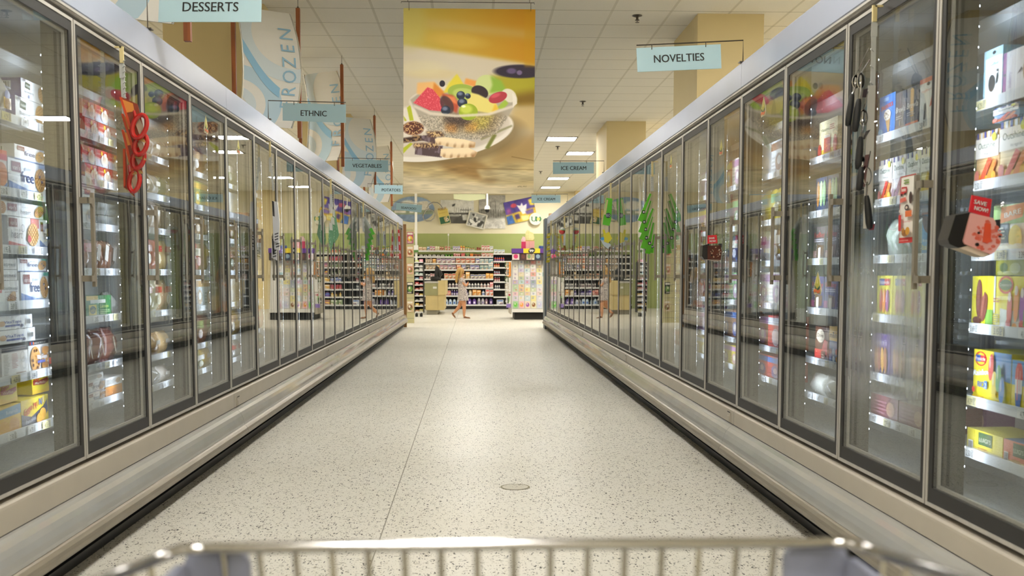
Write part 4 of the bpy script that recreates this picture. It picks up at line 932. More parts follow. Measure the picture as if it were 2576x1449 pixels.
o = []; run('bag', 1054, 1119, 6, 640, 646, 'd8d4cc', '9a928a', o); run('bag', 1119, 1141, 3, 638.5, 646, '4f8a3a', '9cc468', o); run('box', 1141, 1158, 3, 637, 646, 'c0302c', 'f0ece8', o); run('box', 1160, 1170, 1, 637, 646, 'e07a7a', 'b03040', o); run('box', 1171, 1181, 1, 638, 646, '3c5a34', '8aa05a', o); run('box', 1182, 1191, 1, 638, 646, 'd8602c', 'e6a03c', o); run('box', 1192, 1210, 2, 639, 646, '3a2420', 'b06030', o); run('box', 1211, 1241, 3, 636, 646, 'e8dcd2', 'c04434', o)
rows.append(o)
o = []; run('box', 1070, 1087, 3, 650.5, 662.5, 'e2d8c8', 'a07a5a', o); run('box', 1088, 1097, 1, 651, 662.5, 'e0952e', 'f0d8a0', o); run('box', 1098, 1145, 4, 650, 662.5, 'e4dcd4', '7a4a86', o); run('box', 1146, 1195, 4, 649.5, 662.5, 'e0cdb4', 'b8352c', o); run('box', 1196, 1207, 1, 650, 662.5, 'e4e4e2', '4a4aa0', o); run('box', 1207, 1229, 2, 651, 662.5, '9fb4b6', 'd8d2c4', o); run('box', 1229, 1241, 1, 651, 662.5, '5f9aa8', 'e6e6e2', o)
rows.append(o)
o = []; run('box', 1070, 1096, 3, 666.5, 678.5, 'dcd0bc', '8a6a4a', o); run('box', 1097, 1106, 1, 667, 678.5, 'd8983a', 'efe0b8', o); run('box', 1106, 1126, 2, 666.5, 678.5, 'e4d4d0', 'a05a7a', o); run('box', 1126, 1147, 2, 666.5, 678.5, 'e2dad6', '6a3a7a', o); run('box', 1148, 1160, 1, 666, 678.5, 'd8794a', 'f0e4d0', o); run('box', 1161, 1172, 1, 666.5, 678.5, 'e0e0e4', '4a4a98', o); run('box', 1172, 1182, 1, 667, 678.5, '2e2a30', 'c8c0b0', o); run('box', 1182, 1206, 2, 666.5, 678.5, 'dedce0', '45449c', o); run('box', 1207, 1228, 2, 667, 678.5, '7fa8ac', 'd4ccb8', o); run('box', 1228, 1241, 1, 665, 678.5, '8fb4b8', 'eae6dc', o)
rows.append(o)
o = []; run('box', 1070, 1082, 2, 688, 702, '2c2a2c', 'e6e4e0', o); run('box', 1082, 1094, 2, 688, 702, 'e6d4d0', 'b06a70', o); run('box', 1117, 1147, 3, 688, 702, 'e0d2b4', 'c0452c', o); run('box', 1147, 1170, 3, 690, 702, 'd8cab0', '9c6a3c', o); run('box', 1171, 1182, 1, 684, 702, 'e6ae5c', 'f2e4c4', o); run('box', 1183, 1222, 4, 690, 702, 'dcd6c0', '3c4c96', o); run('box', 1222, 1241, 2, 687.5, 702, 'e09a3a', 'f0d090', o)
rows.append(o)
o = []; run('bottle', 1119, 1177, 7, 710, 724, 'e4ded8', '5a3048', o); run('bottle', 1177, 1207, 4, 710, 724, 'e8e6e4', '3c3c44', o); run('bottle', 1207, 1232, 3, 711, 724, 'e4e2e0', '9a6a5a', o); run('box', 1232, 1241, 1, 710, 724, 'e4888c', 'f4dcd8', o)
rows.append(o)
o = []; run('box', 1118, 1124, 1, 729, 744, 'b03430', 'e4c0b0', o); run('box', 1124, 1134, 1, 731, 744, 'e2b4ac', 'c05a50', o); run('bottle', 1134, 1152, 3, 729, 744, '4c3a86', 'd8d0e4', o); run('bottle', 1152, 1178, 3, 729, 744, '4a3a80', 'd8d4e6', o); run('jar', 1178, 1188, 1, 730, 744, 'e8e0cc', 'c8b488', o); run('box', 1188, 1210, 2, 729, 744, 'd88c2c', 'f0d8a8', o); run('bottle', 1211, 1220, 1, 730, 744, 'e8eaee', '3a6ab0', o); run('box', 1221, 1241, 2, 728, 744, 'e8ded8', 'cc4a3c', o)
rows.append(o)
o = []; run('bag', 1117, 1158, 4, 752, 767, 'c8d8e8', '3c6ab4', o); run('bag', 1158, 1174, 2, 753, 767, 'd8dce4', '8a94b4', o); run('bag', 1175, 1199, 2, 751, 767, '5a3a8c', 'c8b4e0', o); run('bag', 1200, 1219, 2, 750, 767, 'bcb8c0', '6a5a86', o); run('bag', 1219, 1228, 1, 751, 767, '8a6a84', 'd8c8b8', o); run('bag', 1229, 1241, 1, 750, 767, '3e2c66', 'b49ac8', o)
rows.append(o)
for i, o in enumerate(rows): stock(i, LV[i], 'long back shelving', o)
rows = []
o = []; run('box', 1242, 1270, 3, 627, 638, 'e6e8e6', '9cb8c4', o); rows.append(o)
o = []; run('bottle', 1243, 1269, 5, 645, 657.5, 'cc5a3c', '3a5aa0', o); rows.append(o)
o = []; run('bottle', 1242, 1257, 3, 661.5, 673, 'd8482c', 'f0d0a0', o); rows.append(o)
o = []; run('bottle', 1242, 1258, 3, 680, 691, 'a8c0d8', 'c04a40', o); rows.append(o)
o = []; run('bottle', 1243, 1258, 3, 697, 709, 'b84a4c', 'e4e0e0', o); rows.append(o)
o = []; run('bottle', 1244, 1258, 3, 715, 728, 'dcdcd8', '3a4a6a', o); rows.append(o)
rows.append([]); o = []; run('box', 1249, 1267, 1, 754, 767, 'e6e8ec', '3c66a8', o); rows.append(o)
for i, o in enumerate(rows): stock(i, LV2[i], 'narrow bay', o)
for i in range(8):
    o = []; rr = random.Random(i+3)
    for k_ in range(4): u = 1292+k_*31; run('bottle' if i % 3 == 0 else 'box', u, u+29, 3, (627, 645, 662, 680, 698, 716, 735, 754)[i], (638, 657.5, 673, 691, 709, 728, 747, 767)[i], rr.choice(['d8d0c0', 'c04a3c', '4a6ab0', 'e0b050', '7a9a5a', 'd898a0']), rr.choice(['f0ece4', '6a3a7a', 'e6e0b0']), o)
    stock(i, LV2[i], 'bay behind the card stand', o)
# thin white clip on the top shelf
c = atY(1128, 632, GY-.03); b = MB('e8e8e2'); b.box(-.005, .005, 0, .01, 0, .49); b.ball((0, .005, .5), .025, .012, .035); tag(b.build('price_flag', 'printed_card', loc=(c.x, GY-.0162, c.z-.01)), 'thin white price flag stick rising from the top back shelf', 'price flag')
# ================================================================== greeting card stand
y = 24.06
ax, bx_ = atY(1288, 700, y).x, atY(1400, 700, y).x; zb, zt = atY(1300, 777, y).z, atY(1300, 655, y).z
t = thing('card_stand', 'white greeting card stand with purple and yellow header', 'display stand', (ax, y, 0)); W = bx_-ax
b = MB(); b.box(.06, W, .06, 1.3, 0, atY(1300, 786, y).z-.01); b.build('base', 'kick_black', t)
b = MB(); z0 = atY(1300, 785.5, y).z; b.box(-.01, W, -.02, 1.35, z0, zb); b.build('plinth', 'white_paint', t)
b = MB(); b.loft([[(.0, .02, zb+.001), (W, .02, zb+.001), (W, .6, zb+.001), (0, .6, zb+.001)], [(.0, .30, zt), (W, .30, zt), (W, .6, zt), (0, .6, zt)]]); b.box(-.012, -.001, .0, 1.3, zb+.001, zt-.05); b.build('back_board', 'white_paint', t)
hz0, hz1 = atY(1300, 636.5, y).z, atY(1300, 625, y).z
b = MB('5a2f8c'); b.box(0, W, .06, .4, hz0-.0, hz1); b.plane((0, .0595, hz0), (1, 0, 0), (0, 0, 1)); h = hz1-hz0
u_ = lambda u: atY(u, 630, y).x-ax
b.rect(u_(1317), u_(1359), 0, h, 'ecd42a'); b.ell(u_(1338), h*.52, h*.82, h*.62, '16161a', n=8, rot=.39); b.text('99', u_(1336.5), h*.22, h*.8, 'f4f4f0', width=h*.78, bold=.008); b.text('¢', u_(1343.5), h*.48, h*.5, 'f4f4f0')
b.build('header_sign', 'printed_card', t)
b = MB('3a3030'); b.box(.01, W-.001, .1, .4, zt+.001, hz0-.001); b.plane((0, .0995, zt), (1, 0, 0), (0, 0, 1)); hh = hz0-zt
for u0, u1, c_, c2 in ((1289, 1307, 'e8d8d4', 'c8386c'), (1310, 1324, '4a2a26', '6a3a30'), (1325, 1338, 'c9b49a', '7a9a6a'), (1339, 1345, 'e2dcc0', 'b0a060'), (1346, 1362, '22304a', '8ea6b8')):
    b.rect(u_(u0), u_(u1), hh*.08, hh*.92, c_); b.ell(u_((u0+u1)/2), hh*.55, (u_(u1)-u_(u0))*.32, hh*.3, c2)
b.build('picture_strip', 'printed_card', t)
cp = [['f0eee6', 'e2dcc2', 'ece6de', 'e6dcd8', 'e8e4dc', '9d7cb4 e6dce8', '8fb878', '9cbf84', 'e7b4bc', 'd2c4dc', '4fa53a'],
      ['ece8e4', 'cddde4', 'c3b6d8', 'e0cf96', 'a8b66c', 'a8cbd4', 'e0a548', 'd8a24e', 'aebc72', 'eae8e2', 'e69aa6'],
      ['3a2226', 'c7a67e', 'c0dcdc', 'e8eaec', 'cfc6dc', 'b496c4', 'd6dcd0', 'e8da52', 'd8b49c', 'b4d2dc', 'ecc9a4'],
      ['b83a38', 'efece8', 'e2ccd0', 'cf5a40', 'd6d0dc', '4a5f90', '8498b4', 'b7c98c', 'e8e8e6', 'e6d84c', 'e6dca8'],
      ['eceae6', '8a6c3a', 'd9d04a', 'ecebe8', 'e6dcb6', 'e7d84c', 'cfdce6', 'eadde0', 'e8c6c0', 'd8d6e2', 'bcc6e0'],
      ['dcdcd6', 'e6e0d0', 'e8e6e2', '2f9aa6', 'e8e4d8', 'c4dce0', 'e6e0d2', 'e8e4dc', 'e6dcd0', 'e6d8d8', 'dcb8c0']]
V_ = (655, 667, 677, 687, 697, 706.5, 717, 726, 736, 746, 758)
for ci in range(6):
    u0 = 1290.5+ci*15.2; u1 = u0+13
    for ri in range(11):
        v0 = V_[ri]; v1 = V_[ri+1] if ri < 10 else 776
        pz = atY(1300, v1, y).z; k_ = (pz-zb)/(zt-zb); yy = .02+.28*k_
        hgt = (v1-v0)*y/FPX*(1.18 if ri < 10 else 1.) ; w = (u1-u0)*y/FPX
        c_ = mixc(cp[ci][ri].split()[0], 'f4f2ec', .35); b = MB(c_); b.box(0, w, -.006, -.002, 0, hgt)
        b.plane((0, -.0065, 0), (1, 0, 0), (0, 0, 1)); rr = random.Random(ci*20+ri)
        acc = rr.choice(['ffffff', '8a6aa0', 'd8604a', '6a9a5a', 'e6c84c', '5a7ab0', 'e8e4da'])
        if ri == 10:
            big = ['6cc24a', 'e8a050', 'a05aa8', '8a5a2c', 'c8c4e2', 'e6b0c4'][ci]; b.ell(w*.5, hgt*.5, w*.34, hgt*.3, big); b.ell(w*.42, hgt*.62, w*.12, hgt*.1, 'f4f0e0')
        else:
            b.ell(w*(.35+.3*rr.random()), hgt*.55, w*.2, hgt*.16, mixc(c_, acc, .6)); b.lines(w*.2, w*.8, hgt*.7, hgt*.9, 2, mixc(c_, '40404a', .45), ri)
        o = b.build('greeting_card', loc=(ax+u_(u0), y+yy-.004, pz+.0015+(0 if ri < 10 else .001)))
        tag(o, '%s greeting card, %s row from top, %s column from left' % (hue_word(cp[ci][ri].split()[0]), ORD[ri], ORD[ci]), 'greeting card', 'greeting cards on the stand')
# side wing of the stand: gift card tower, orange circles strip, tall white letter strip
sx = atY(1279, 700, y).x; wd = ax-sx-.015
t = thing('side_rack', 'slanted wire gift card rack on the left side of the card stand', 'rack', (sx, y, 0))
b = MB(); b.box(0, wd, .05, 1.2, zb+.02, zb+.05); b.box(wd-.03, wd, .02, 1.2, zb-.12, atY(1280, 660, y).z); b.build('rack_frame', 'panel_cream', t)
for z_, c_ in ((atY(1280, 695, y).z, 'wall'),):
    b = MB('e08a2a'); z0, z1 = z_, atY(1280, 659, y).z; b.box(wd-.012-.1, wd-.012, .0, .018, z0, z1); b.plane((wd-.112, -.0005, z0), (1, 0, 0), (0, 0, 1))
    for k_ in range(4): b.ell(.03, (z1-z0)*(.14+.24*k_), .03, .04, 'ece6dc')
    b.build('orange_strip', 'printed_card', t)
b = MB('f0eee8'); z0, z1 = atY(1280, 734, y).z, atY(1280, 699, y).z; b.box(wd-.112, wd-.012, .0, .014, z0, z1); b.plane((wd-.085, -.0005, (z0+z1)/2), (0, 0, 1), (-1, 0, 0)); b.text('UNCORY', 0, -.045, .08, '9a9a98', width=(z1-z0)*.8); b.build('letter_strip', 'printed_card', t)
b = MB('e6e6e0'); z0, z1 = zb+.03, atY(1280, 736, y).z; b.box(wd-.115, wd-.012, .0, .014, z0, z1); b.plane((wd-.115, -.0005, z0), (1, 0, 0), (0, 0, 1)); b.ell(.05, (z1-z0)*.6, .03, .1, '8fb87a'); b.ell(.07, (z1-z0)*.85, .025, .03, 'b0445a'); b.rect(.0, .103, 0, (z1-z0)*.25, '8a74b8'); b.build('flower_strip', 'printed_card', t)
for i in range(6):
    for j in range(2):
        z = atY(1280, 668+i*18, y).z; rr = random.Random(i*3+j); c_ = rr.choice(['8a5a3a', '3a3a36', 'b8744a', 'c8c0b0', '6a4a3a', 'a83c30', '5a6a4a'])
        b = MB(c_); b.box(0, .12, 0, .01, 0, .13); b.plane((0, -.0005, 0), (1, 0, 0), (0, 0, 1)); b.rect(.02, .1, .03, .07, mixc(c_, 'ffffff', .6))
        tag(b.build('gift_card', loc=(sx-.02-.06*(1-j), y+.07+j*.3, z-.05), rot=(0, 0, -.9)), '%s gift card, %s row down, %s column of the side rack' % (hue_word(c_), ORD[i], ('front', 'rear')[j]), 'gift card', 'gift cards on the side rack')
# gift bags on top of the stand
c = atY(1332, 625, y+.2); zt2 = hz1+.001
t = thing('gift_bag', 'pink gift bag with pale yellow tissue on top of the card stand', 'gift bag', (c.x, y+.24, zt2))
w = 25*24.2/FPX; h = (625-604)*24.2/FPX
b = MB('e3a9a0'); b.box(-w/2, w/2, -.05, .06, 0, h); b.plane((-w/2, -.0505, 0), (1, 0, 0), (0, 0, 1)); b.rect(0, w, h*.9, h, 'b89a4a'); b.shape([(w*.45, 0), (w*.5, 0), (w*.5, h*.9), (w*.45, h*.9)], 'd4968e'); b.build('bag_body', 'printed_card', t)
rr = random.Random(4); b = MB('ece8a8'); n_ = 11; rings = []
for z, s_ in ((h-.03, .8), (h+.06, 1.0), (h+.14, .95), (h+.2, .6)):
    rings.append([(w*.5*s_*math.cos(2*math.pi*i/n_)*rr.uniform(.8, 1.05), .055*s_*math.sin(2*math.pi*i/n_)*rr.uniform(.8, 1.1), z+rr.uniform(-.04, .05)*(z > h)) for i in range(n_)])
b.loft(rings); b.build('tissue_paper', 'printed_matte', t)
c = atY(1317, 625, y+.2); t = thing('gift_bag', 'small magenta gift bag with pink tissue beside the pink gift bag', 'gift bag', (c.x, y+.2, zt2)); w = .1
b = MB('c2255c'); b.box(-w/2, w/2, -.04, .04, 0, .16); b.build('bag_body', 'printed_card', t)
rings = [[(w*.5*s_*math.cos(2*math.pi*i/9)*rr.uniform(.8, 1.1), .04*s_*math.sin(2*math.pi*i/9), z+rr.uniform(-.02, .03)*(z > .16)) for i in range(9)] for z, s_ in ((.14, .8), (.2, 1.1), (.26, .6))]
b = MB('efc9cf'); b.loft(rings); b.build('tissue_paper', 'printed_matte', t)
for k_ in range(6):
    c = atY(1357+k_*3.2, 625, y+.2); b = MB('3a5aa8'); b.lathe([(.012, 0), (.016, .02), (.016, .05), (.006, .07)], 8)
    tag(b.build('blue_bottle', 'printed_film', loc=(c.x, y+.2, zt2), smooth=40), 'small blue bottle, %s from left on the card stand header' % ORD[k_], 'bottle', 'blue bottles on the card stand')
# extra fixtures right of the stand, seen mainly mirrored in the left doors
t = thing('bouquet_rack', 'beige wooden rack with wrapped goods right of the card stand', 'rack', (2.35, 21.6, 0))
b = MB(); b.box(0, .04, 0, .6, 0, 1.3); b.box(.6, .64, 0, .6, 0, 1.3)
for z in (.25, .6, .95): b.box(.04, .6, 0, .6, z, z+.03)
b.build('rack_frame', 'wood_edge', t)
# ================================================================== girl
GYY = 24.76; g0 = atZ(1152, 801, 0); kx = 1/ (6.3*FPX/GYY)
def gp(u, v, lat=0.): return Vector(((u-1000)*kx, lat, (1262-v)*kx))
girl = thing('person', 'young girl with long blond hair in a floral dress walking right', 'person', (atY(1000+1000/6.3, 700, GYY).x, GYY, 0))
def skin(name, joints, edges, mat, parent, root=0, sub=2):
    me = bpy.data.meshes.new('s'); me.from_pydata([j[0] for j in joints], edges, []); me.update()
    o = bpy.data.objects.new('s', me); COL.objects.link(o)
    m_ = o.modifiers.new('k', 'SKIN'); me.skin_vertices[0].data[root].use_root = True
    for i, j in enumerate(joints): me.skin_vertices[0].data[i].radius = (j[1], j[2] if len(j) > 2 else j[1])
    m2 = o.modifiers.new('u', 'SUBSURF'); m2.levels = sub; m2.render_levels = sub
    bpy.context.view_layer.update(); dg = bpy.context.evaluated_depsgraph_get()
    out = bpy.data.meshes.new_from_object(o.evaluated_get(dg)); out.name = name
    bpy.data.objects.remove(o); out.materials.clear(); out.materials.append(MATS[mat]); out.polygons.foreach_set('use_smooth', [True]*len(out.polygons))
    return link(name, out, parent)
J = [(gp(1035, 960), .085, .095), (gp(1025, 840), .075, .085), (gp(1018, 700), .07, .095), (gp(1012, 640), .045, .07), (gp(1012, 610), .032), (gp(1005, 570), .055, .06), (gp(1008, 520), .075, .07), (gp(1000, 490), .055),
     (gp(1012, 655, -.085), .034), (gp(1050, 715, -.11), .027), (gp(1088, 748, -.105), .023), (gp(1105, 722, -.08), .019), (gp(1117, 700, -.05), .016),
     (gp(1012, 655, .085), .034), (gp(1045, 710, .11), .027), (gp(1085, 745, .09), .023), (gp(1108, 730, .05), .019), (gp(1118, 705, .02), .016),
     (gp(1045, 985, -.06), .066), (gp(1056, 1085, -.06), .044), (gp(1055, 1130, -.06), .043), (gp(1052, 1215, -.06), .026), (gp(1058, 1240, -.06), .026), (gp(1128, 1252, -.06), .016),
     (gp(1010, 985, .06), .064), (gp(975, 1080, .06), .044), (gp(945, 1115, .06), .043), (gp(890, 1178, .06), .026), (gp(868, 1190, .06), .026), (gp(905, 1245, .06), .016)]
E_ = [(0, 1), (1, 2), (2, 3), (3, 4), (4, 5), (5, 6), (6, 7), (3, 8), (8, 9), (9, 10), (10, 11), (11, 12), (3, 13), (13, 14), (14, 15), (15, 16), (16, 17), (0, 18), (18, 19), (19, 20), (20, 21), (21, 22), (22, 23), (0, 24), (24, 25), (25, 26), (26, 27), (27, 28), (28, 29)]
body = skin('body', J, E_, 'skin', girl)
b = MB('c98f66')                            # nose, chin, ear and fingers joined to the body mesh outline
b.ball(gp(1050, 540), .016, .014, .014); b.ball(gp(1042, 572), .022, .03, .018); b.ball(gp(1045, 515), .02, .045, .03)
for k_ in range(4): b.tube([gp(1116, 702, -.052+.011*k_), gp(1121+k_, 690+2*k_, -.048+.012*k_), gp(1119, 680+3*k_, -.043+.012*k_)], .006, 5)
b.tube([gp(1112, 704, -.03), gp(1108, 692, -.02)], .006, 5)
bm = bmesh.new(); bm.from_mesh(body.data); me_ = b.mesh('x', ['skin'], 60); bm.from_mesh(me_); bm.to_mesh(body.data); bm.free()
b = MB('3a2a22'); b.ball(gp(1046, 528, -.03), .005, .007, .006); b.ball(gp(1046, 528, .03), .005, .007, .006); b.build('eyes', 'printed_film', girl)
b = MB('b0645a'); b.ball(gp(1052, 560), .006, .018, .004); b.build('mouth', 'printed_film', girl)
b = MB(); rings = []
for v, c_, rx, ry in ((632, 1012, .06, .075), (660, 1015, .083, .112), (700, 1020, .088, .112), (760, 1022, .092, .112), (830, 1030, .1, .12), (900, 1035, .115, .135), (945, 1036, .128, .15), (978, 1037, .136, .158)):
    rings.append([gp(c_, v)+Vector((rx*math.cos(a)*(1+.05*math.sin(5*a)*(v > 850)), ry*math.sin(a)*(1+.05*math.cos(4*a)*(v > 850)), 0)) for a in [2*math.pi*i/24 for i in range(24)]])
b.loft(rings, cap=False)
for s in (-1, 1): b.loft([[gp(1012, 645, s*.085)+Vector((.045*math.cos(a), s*.012, .045*math.sin(a))) for a in [2*math.pi*i/12 for i in range(12)]], [gp(1030, 672, s*.125)+Vector((.047*math.cos(a), 0, .047*math.sin(a)-.01)) for a in [2*math.pi*i/12 for i in range(12)]]])
b.build('dress', 'dress_print', girl, smooth=70)
b = MB(); b.ball(gp(995, 520), .094, .088, .098, 16, 10, rot=Euler((0, .25, 0)))
for k_ in range(9):
    la = -.075+.15*k_/8; rr = random.Random(k_); e = 688+rr.uniform(-25, 20)
    b.tube([gp(985, 495, la*.8), gp(950+rr.uniform(-4, 4), 540, la*1.1), gp(940+rr.uniform(-6, 6), 610, la*1.1), gp(938+rr.uniform(-8, 8), e-20, la), gp(942+rr.uniform(-8, 8), e, la*.9)], [.03, .04, .034, .024, .006], 7)
for s in (-1, 1): b.tube([gp(1010, 478, s*.03), gp(1012, 520, s*.078), gp(1000, 580, s*.082), gp(985, 640, s*.08), gp(978, 660, s*.075)], [.024, .03, .026, .02, .005], 7)
b.build('hair', 'hair_blond', girl, smooth=70)
for (hx, hv, tx, tv, la) in ((1045, 1250, 1148, 1257, -.06), (852, 1178, 908, 1258, .06)):
    a, c_ = gp(hx, hv, la), gp(tx, tv, la); d_ = c_-a; n_ = Vector((-d_.z, 0, d_.x)).normalized()
    if n_.z < 0 and la < 0: n_ = -n_
    if la > 0: n_ = Vector((.83, 0, .56))
    b = MB(); rings = []
    for q, hw, ht in ((0, .022, .03), (.25, .03, .045), (.5, .028, .03), (.75, .032, .03), (.95, .024, .022), (1.02, .01, .012)):
        m0 = a+d_*q; rings.append([m0+Vector((0, hw, 0)), m0+Vector((0, hw, 0))*.9+n_*ht, m0-Vector((0, hw, 0))*.9+n_*ht, m0-Vector((0, hw, 0))])
    b.loft(rings); o = b.build('shoe', 'shoe_brown', girl, smooth=50)
    zmin = min(v.co.z for v in o.data.vertices)
    if la < 0: o.location.z = -zmin+.001
# ================================================================== shopping cart in the foreground
CY = .80
cart = thing('shopping_cart', 'blurred chrome wire shopping cart front in the foreground', 'shopping cart', (.03, 0, 0))
A, B_ = atY(452, 1370, CY), atY(2145, 1376, CY)
zr = (A.z+B_.z)/2; xl, xr = A.x-.03, B_.x-.03
def side_pt(s, k):                         # k 0 front corner .. 1 handle end
    x = (xl if s < 0 else xr)+s*(.012+.075*k); return Vector((x, CY-.012-.9*k, zr-.004+.11*k))
rim = [side_pt(-1, 1), side_pt(-1, .6), side_pt(-1, .3), side_pt(-1, .1), side_pt(-1, .03), Vector((xl, CY-.003, zr)), Vector((xl+.02, CY, zr)), Vector((0, CY+.004, zr)), Vector((xr-.02, CY, zr)), Vector((xr, CY-.003, zr)), side_pt(1, .03), side_pt(1, .1), side_pt(1, .3), side_pt(1, .6), side_pt(1, 1)]
b = MB(); b.tube(rim, .0048, 8); b.build('rim', 'chrome', cart, smooth=60)
zbm = .50
def bot(x, k): return Vector((x*.82, CY-.1-.72*k, zbm+.05*k))
fx = [atY(u, 1390, CY).x-.03 for u in (555, 648, 740, 832, 924, 1016, 1108, 1200, 1293, 1386, 1480, 1574, 1668, 1762, 1857, 1952)]
b = MB()
for x in fx: b.tube([(x, CY+.003, zr+.001), (x*.98, CY, zr-.04), (x*.82, CY-.1, zbm)], .0026, 6)
for q in (.35, .65): b.tube([(xl*(1-.18*q), CY-.1*q, zr+(zbm-zr)*q), (xr*(1-.18*q), CY-.1*q, zr+(zbm-zr)*q)], .003, 6)
b.build('basket_front', 'chrome', cart, smooth=60)
for s in (-1, 1):
    b = MB()
    for i in range(26):
        k = .02+.96*i/25; p_ = side_pt(s, k); b.tube([p_, bot(xl if s < 0 else xr, k)], .0024, 5)
    b.tube([side_pt(s, .0)+(bot(xl if s < 0 else xr, 0)-side_pt(s, 0))*.45, side_pt(s, 1)+(bot(xl if s < 0 else xr, 1)-side_pt(s, 1))*.45], .003, 6)
    b.build('basket_side', 'chrome', cart, smooth=60)
    # plastic corner guard on the outside of the basket corner
    x = xl if s < 0 else xr; z1 = atY(500, 1397, CY).z; e = .0035
    w = .052; b = MB()
    def slab(p, q, t_, z0, z1):
        p, q = Vector(p), Vector(q); d_ = (q-p).normalized(); n_ = Vector((-d_.y, d_.x, 0))*t_; L_ = (q-p).length; c_ = .010
        prof_ = [(0, z0), (L_, z0), (L_, z1-c_), (L_-c_*.3, z1-c_*.3), (L_-c_, z1), (c_, z1), (c_*.3, z1-c_*.3), (0, z1-c_)]
        b.loft([[p+d_*a+Vector((0, 0, z)) for a, z in prof_], [p+d_*a+n_+Vector((0, 0, z)) for a, z in prof_]])
    xi = x-s*w; slab((min(x, xi), CY+.008, 0), (max(x, xi), CY+.008, 0), .006, zr-.2, z1)
    slab((x+s*.002, CY-.09, 0), (x+s*.002, CY+.006, 0), .006*s, zr-.2, z1-.006)
    for q in (.28, .72): b.box(x-s*w*q-.002, x-s*w*q+.002, CY+.014, CY+.02, zr-.19, z1-.01)
    b.build('corner_guard', 'cart_plastic', cart, smooth=30)
b = MB()
for i in range(12): x = (xl+(xr-xl)*i/11); b.tube([bot(x, 0), bot(x, 1)], .0024, 5)
for q in (0, .33, .66, 1): b.tube([bot(xl, q), bot(xr, q)], .003, 6)
b.build('basket_floor', 'chrome', cart, smooth=60)
b = MB()
for s in (-1, 1):
    x = xl if s < 0 else xr
    b.tube([(x*.75, CY-.05, .13), (x*.8, CY-.2, .15), (x*.95, -.12, .15), (x*1.1, -.16, .5), side_pt(s, 1)], .011, 8)
    b.tube([(x*.78, .35, .15), bot(x*.95, .5)], .009, 8)
b.tube([(xl*.75, CY-.05, .13), (xr*.75, CY-.05, .13)], .011, 8); b.build('frame', 'chrome', cart, smooth=60)
b = MB(); b.tube([side_pt(-1, 1)+Vector((0, -.02, .03)), side_pt(1, 1)+Vector((0, -.02, .03))], .014, 10)
for s in (-1, 1): b.tube([side_pt(s, 1), side_pt(s, 1)+Vector((0, -.02, .03))], .012, 8)
b.build('handle', 'cart_plastic', cart, smooth=60)
for s in (-1, 1):
    for yy in (CY-.05, -.1):
        x = (xl if s < 0 else xr)*(.75 if yy > 0 else .95); b = MB()
        b.loft([[(x+e_, yy+.055*math.cos(a), .056+.055*math.sin(a)) for a in [2*math.pi*i/20 for i in range(20)]] for e_ in (-.014, .014)]); b.box(x-.02, x-.015, yy-.015, yy+.015, .05, .14); b.box(x+.015, x+.02, yy-.015, yy+.015, .05, .14); b.box(x-.02, x+.02, yy-.015, yy+.015, .128, .14)
        b.build('caster_wheel', 'black_plastic', cart, smooth=40)
# ================================================================== frozen goods behind the doors
def proj(x, y, z):
    z = z-EYE; X = _cy*x-_sy*y; Z = _sy*x+_cy*y
    Yc = _cp*z+_sp*Z; Zc = -_sp*z+_cp*Z
    return 1288+FPX*X/Zc, PPY-FPX*Yc/Zc
def y_on(u, z, X):
    y = atX(u, 690, X).y
    for _ in range(4): y = atX(u, proj(X, y, z)[1], X).y
    return y
DOORW = {('L', 0): 'nearest left door', ('L', 1): 'second left door', ('L', 2): 'third left door', ('L', 3): 'fourth left door', ('L', 4): 'fifth left door', ('L', 5): 'sixth left door', ('L', 6): 'seventh left door',
         ('R', 0): 'nearest right door', ('R', 1): 'second right door', ('R', 2): 'third right door', ('R', 3): 'fourth right door', ('R', 4): 'fifth right door', ('R', 5): 'sixth right door', ('R', 6): 'seventh right door'}
SHW = ['top', 'second', 'third', 'fourth', 'fifth', 'sixth', 'seventh']
def put(S, mesh, name, cat, label, y0, z, u=.163, group=None, dz=0, tilt=0):
    s = -1 if S == 'L' else 1; X = s*((XL if S == 'L' else XR)+u)
    o = link(name, mesh, None, (X, y0, z+dz+.003), (0, tilt, math.pi/2 if S == 'L' else -math.pi/2))
    return tag(o, label, cat, group)
def waffle(b, a, c, ra, rb, rot=0, base='d9ab6a'):
    b.ell(a, c, ra, rb, mixc(base, '6b4a22', .35), rot, 18); b.ell(a, c, ra*.93, rb*.93, base, rot, 18); b.up()
    for k in (-.6, -.3, 0, .3, .6):
        for ax in (0, 1):
            q = math.sqrt(max(0, 1-k*k))*.9; e = .05
            pts = [(-q, k-e), (q, k-e), (q, k+e), (-q, k+e)] if ax == 0 else [(k-e, -q), (k-e, q), (k+e, q), (k+e, -q)]
            r_ = rot+.5; c_, s_ = math.cos(r_), math.sin(r_)
            b.poly([b.at(a+(p*c_-q2*s_)*ra, c+(p*s_+q2*c_)*rb) for p, q2 in pts], 'a87436')
def carton(w, h, d, art, front='eceef0', end=None, top=None, seed=0, pack=None):
    b = MB(front); end = end or front; top = top or front
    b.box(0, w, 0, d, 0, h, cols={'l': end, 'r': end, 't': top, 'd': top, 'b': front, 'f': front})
    b.plane((0, -.0004, 0), (1, 0, 0), (0, 0, 1)); art(b, w, h)
    return b
def endart(b, S, w, h, d, fn):
    """decorate the end that faces back down the aisle"""
    lay = b.lay; sv = (b.o, b.u, b.w, b.nn)
    if S == 'L': b.plane((-.0004, d, 0), (0, -1, 0), (0, 0, 1))
    else: b.plane((w+.0004, 0, 0), (0, 1, 0), (0, 0, 1))
    fn(b, d, h); b.o, b.u, b.w, b.nn = sv; b.lay = lay
def bar_end(b, d, h): b.barcode(d*.2, d*.75, h*.35, h*.85)
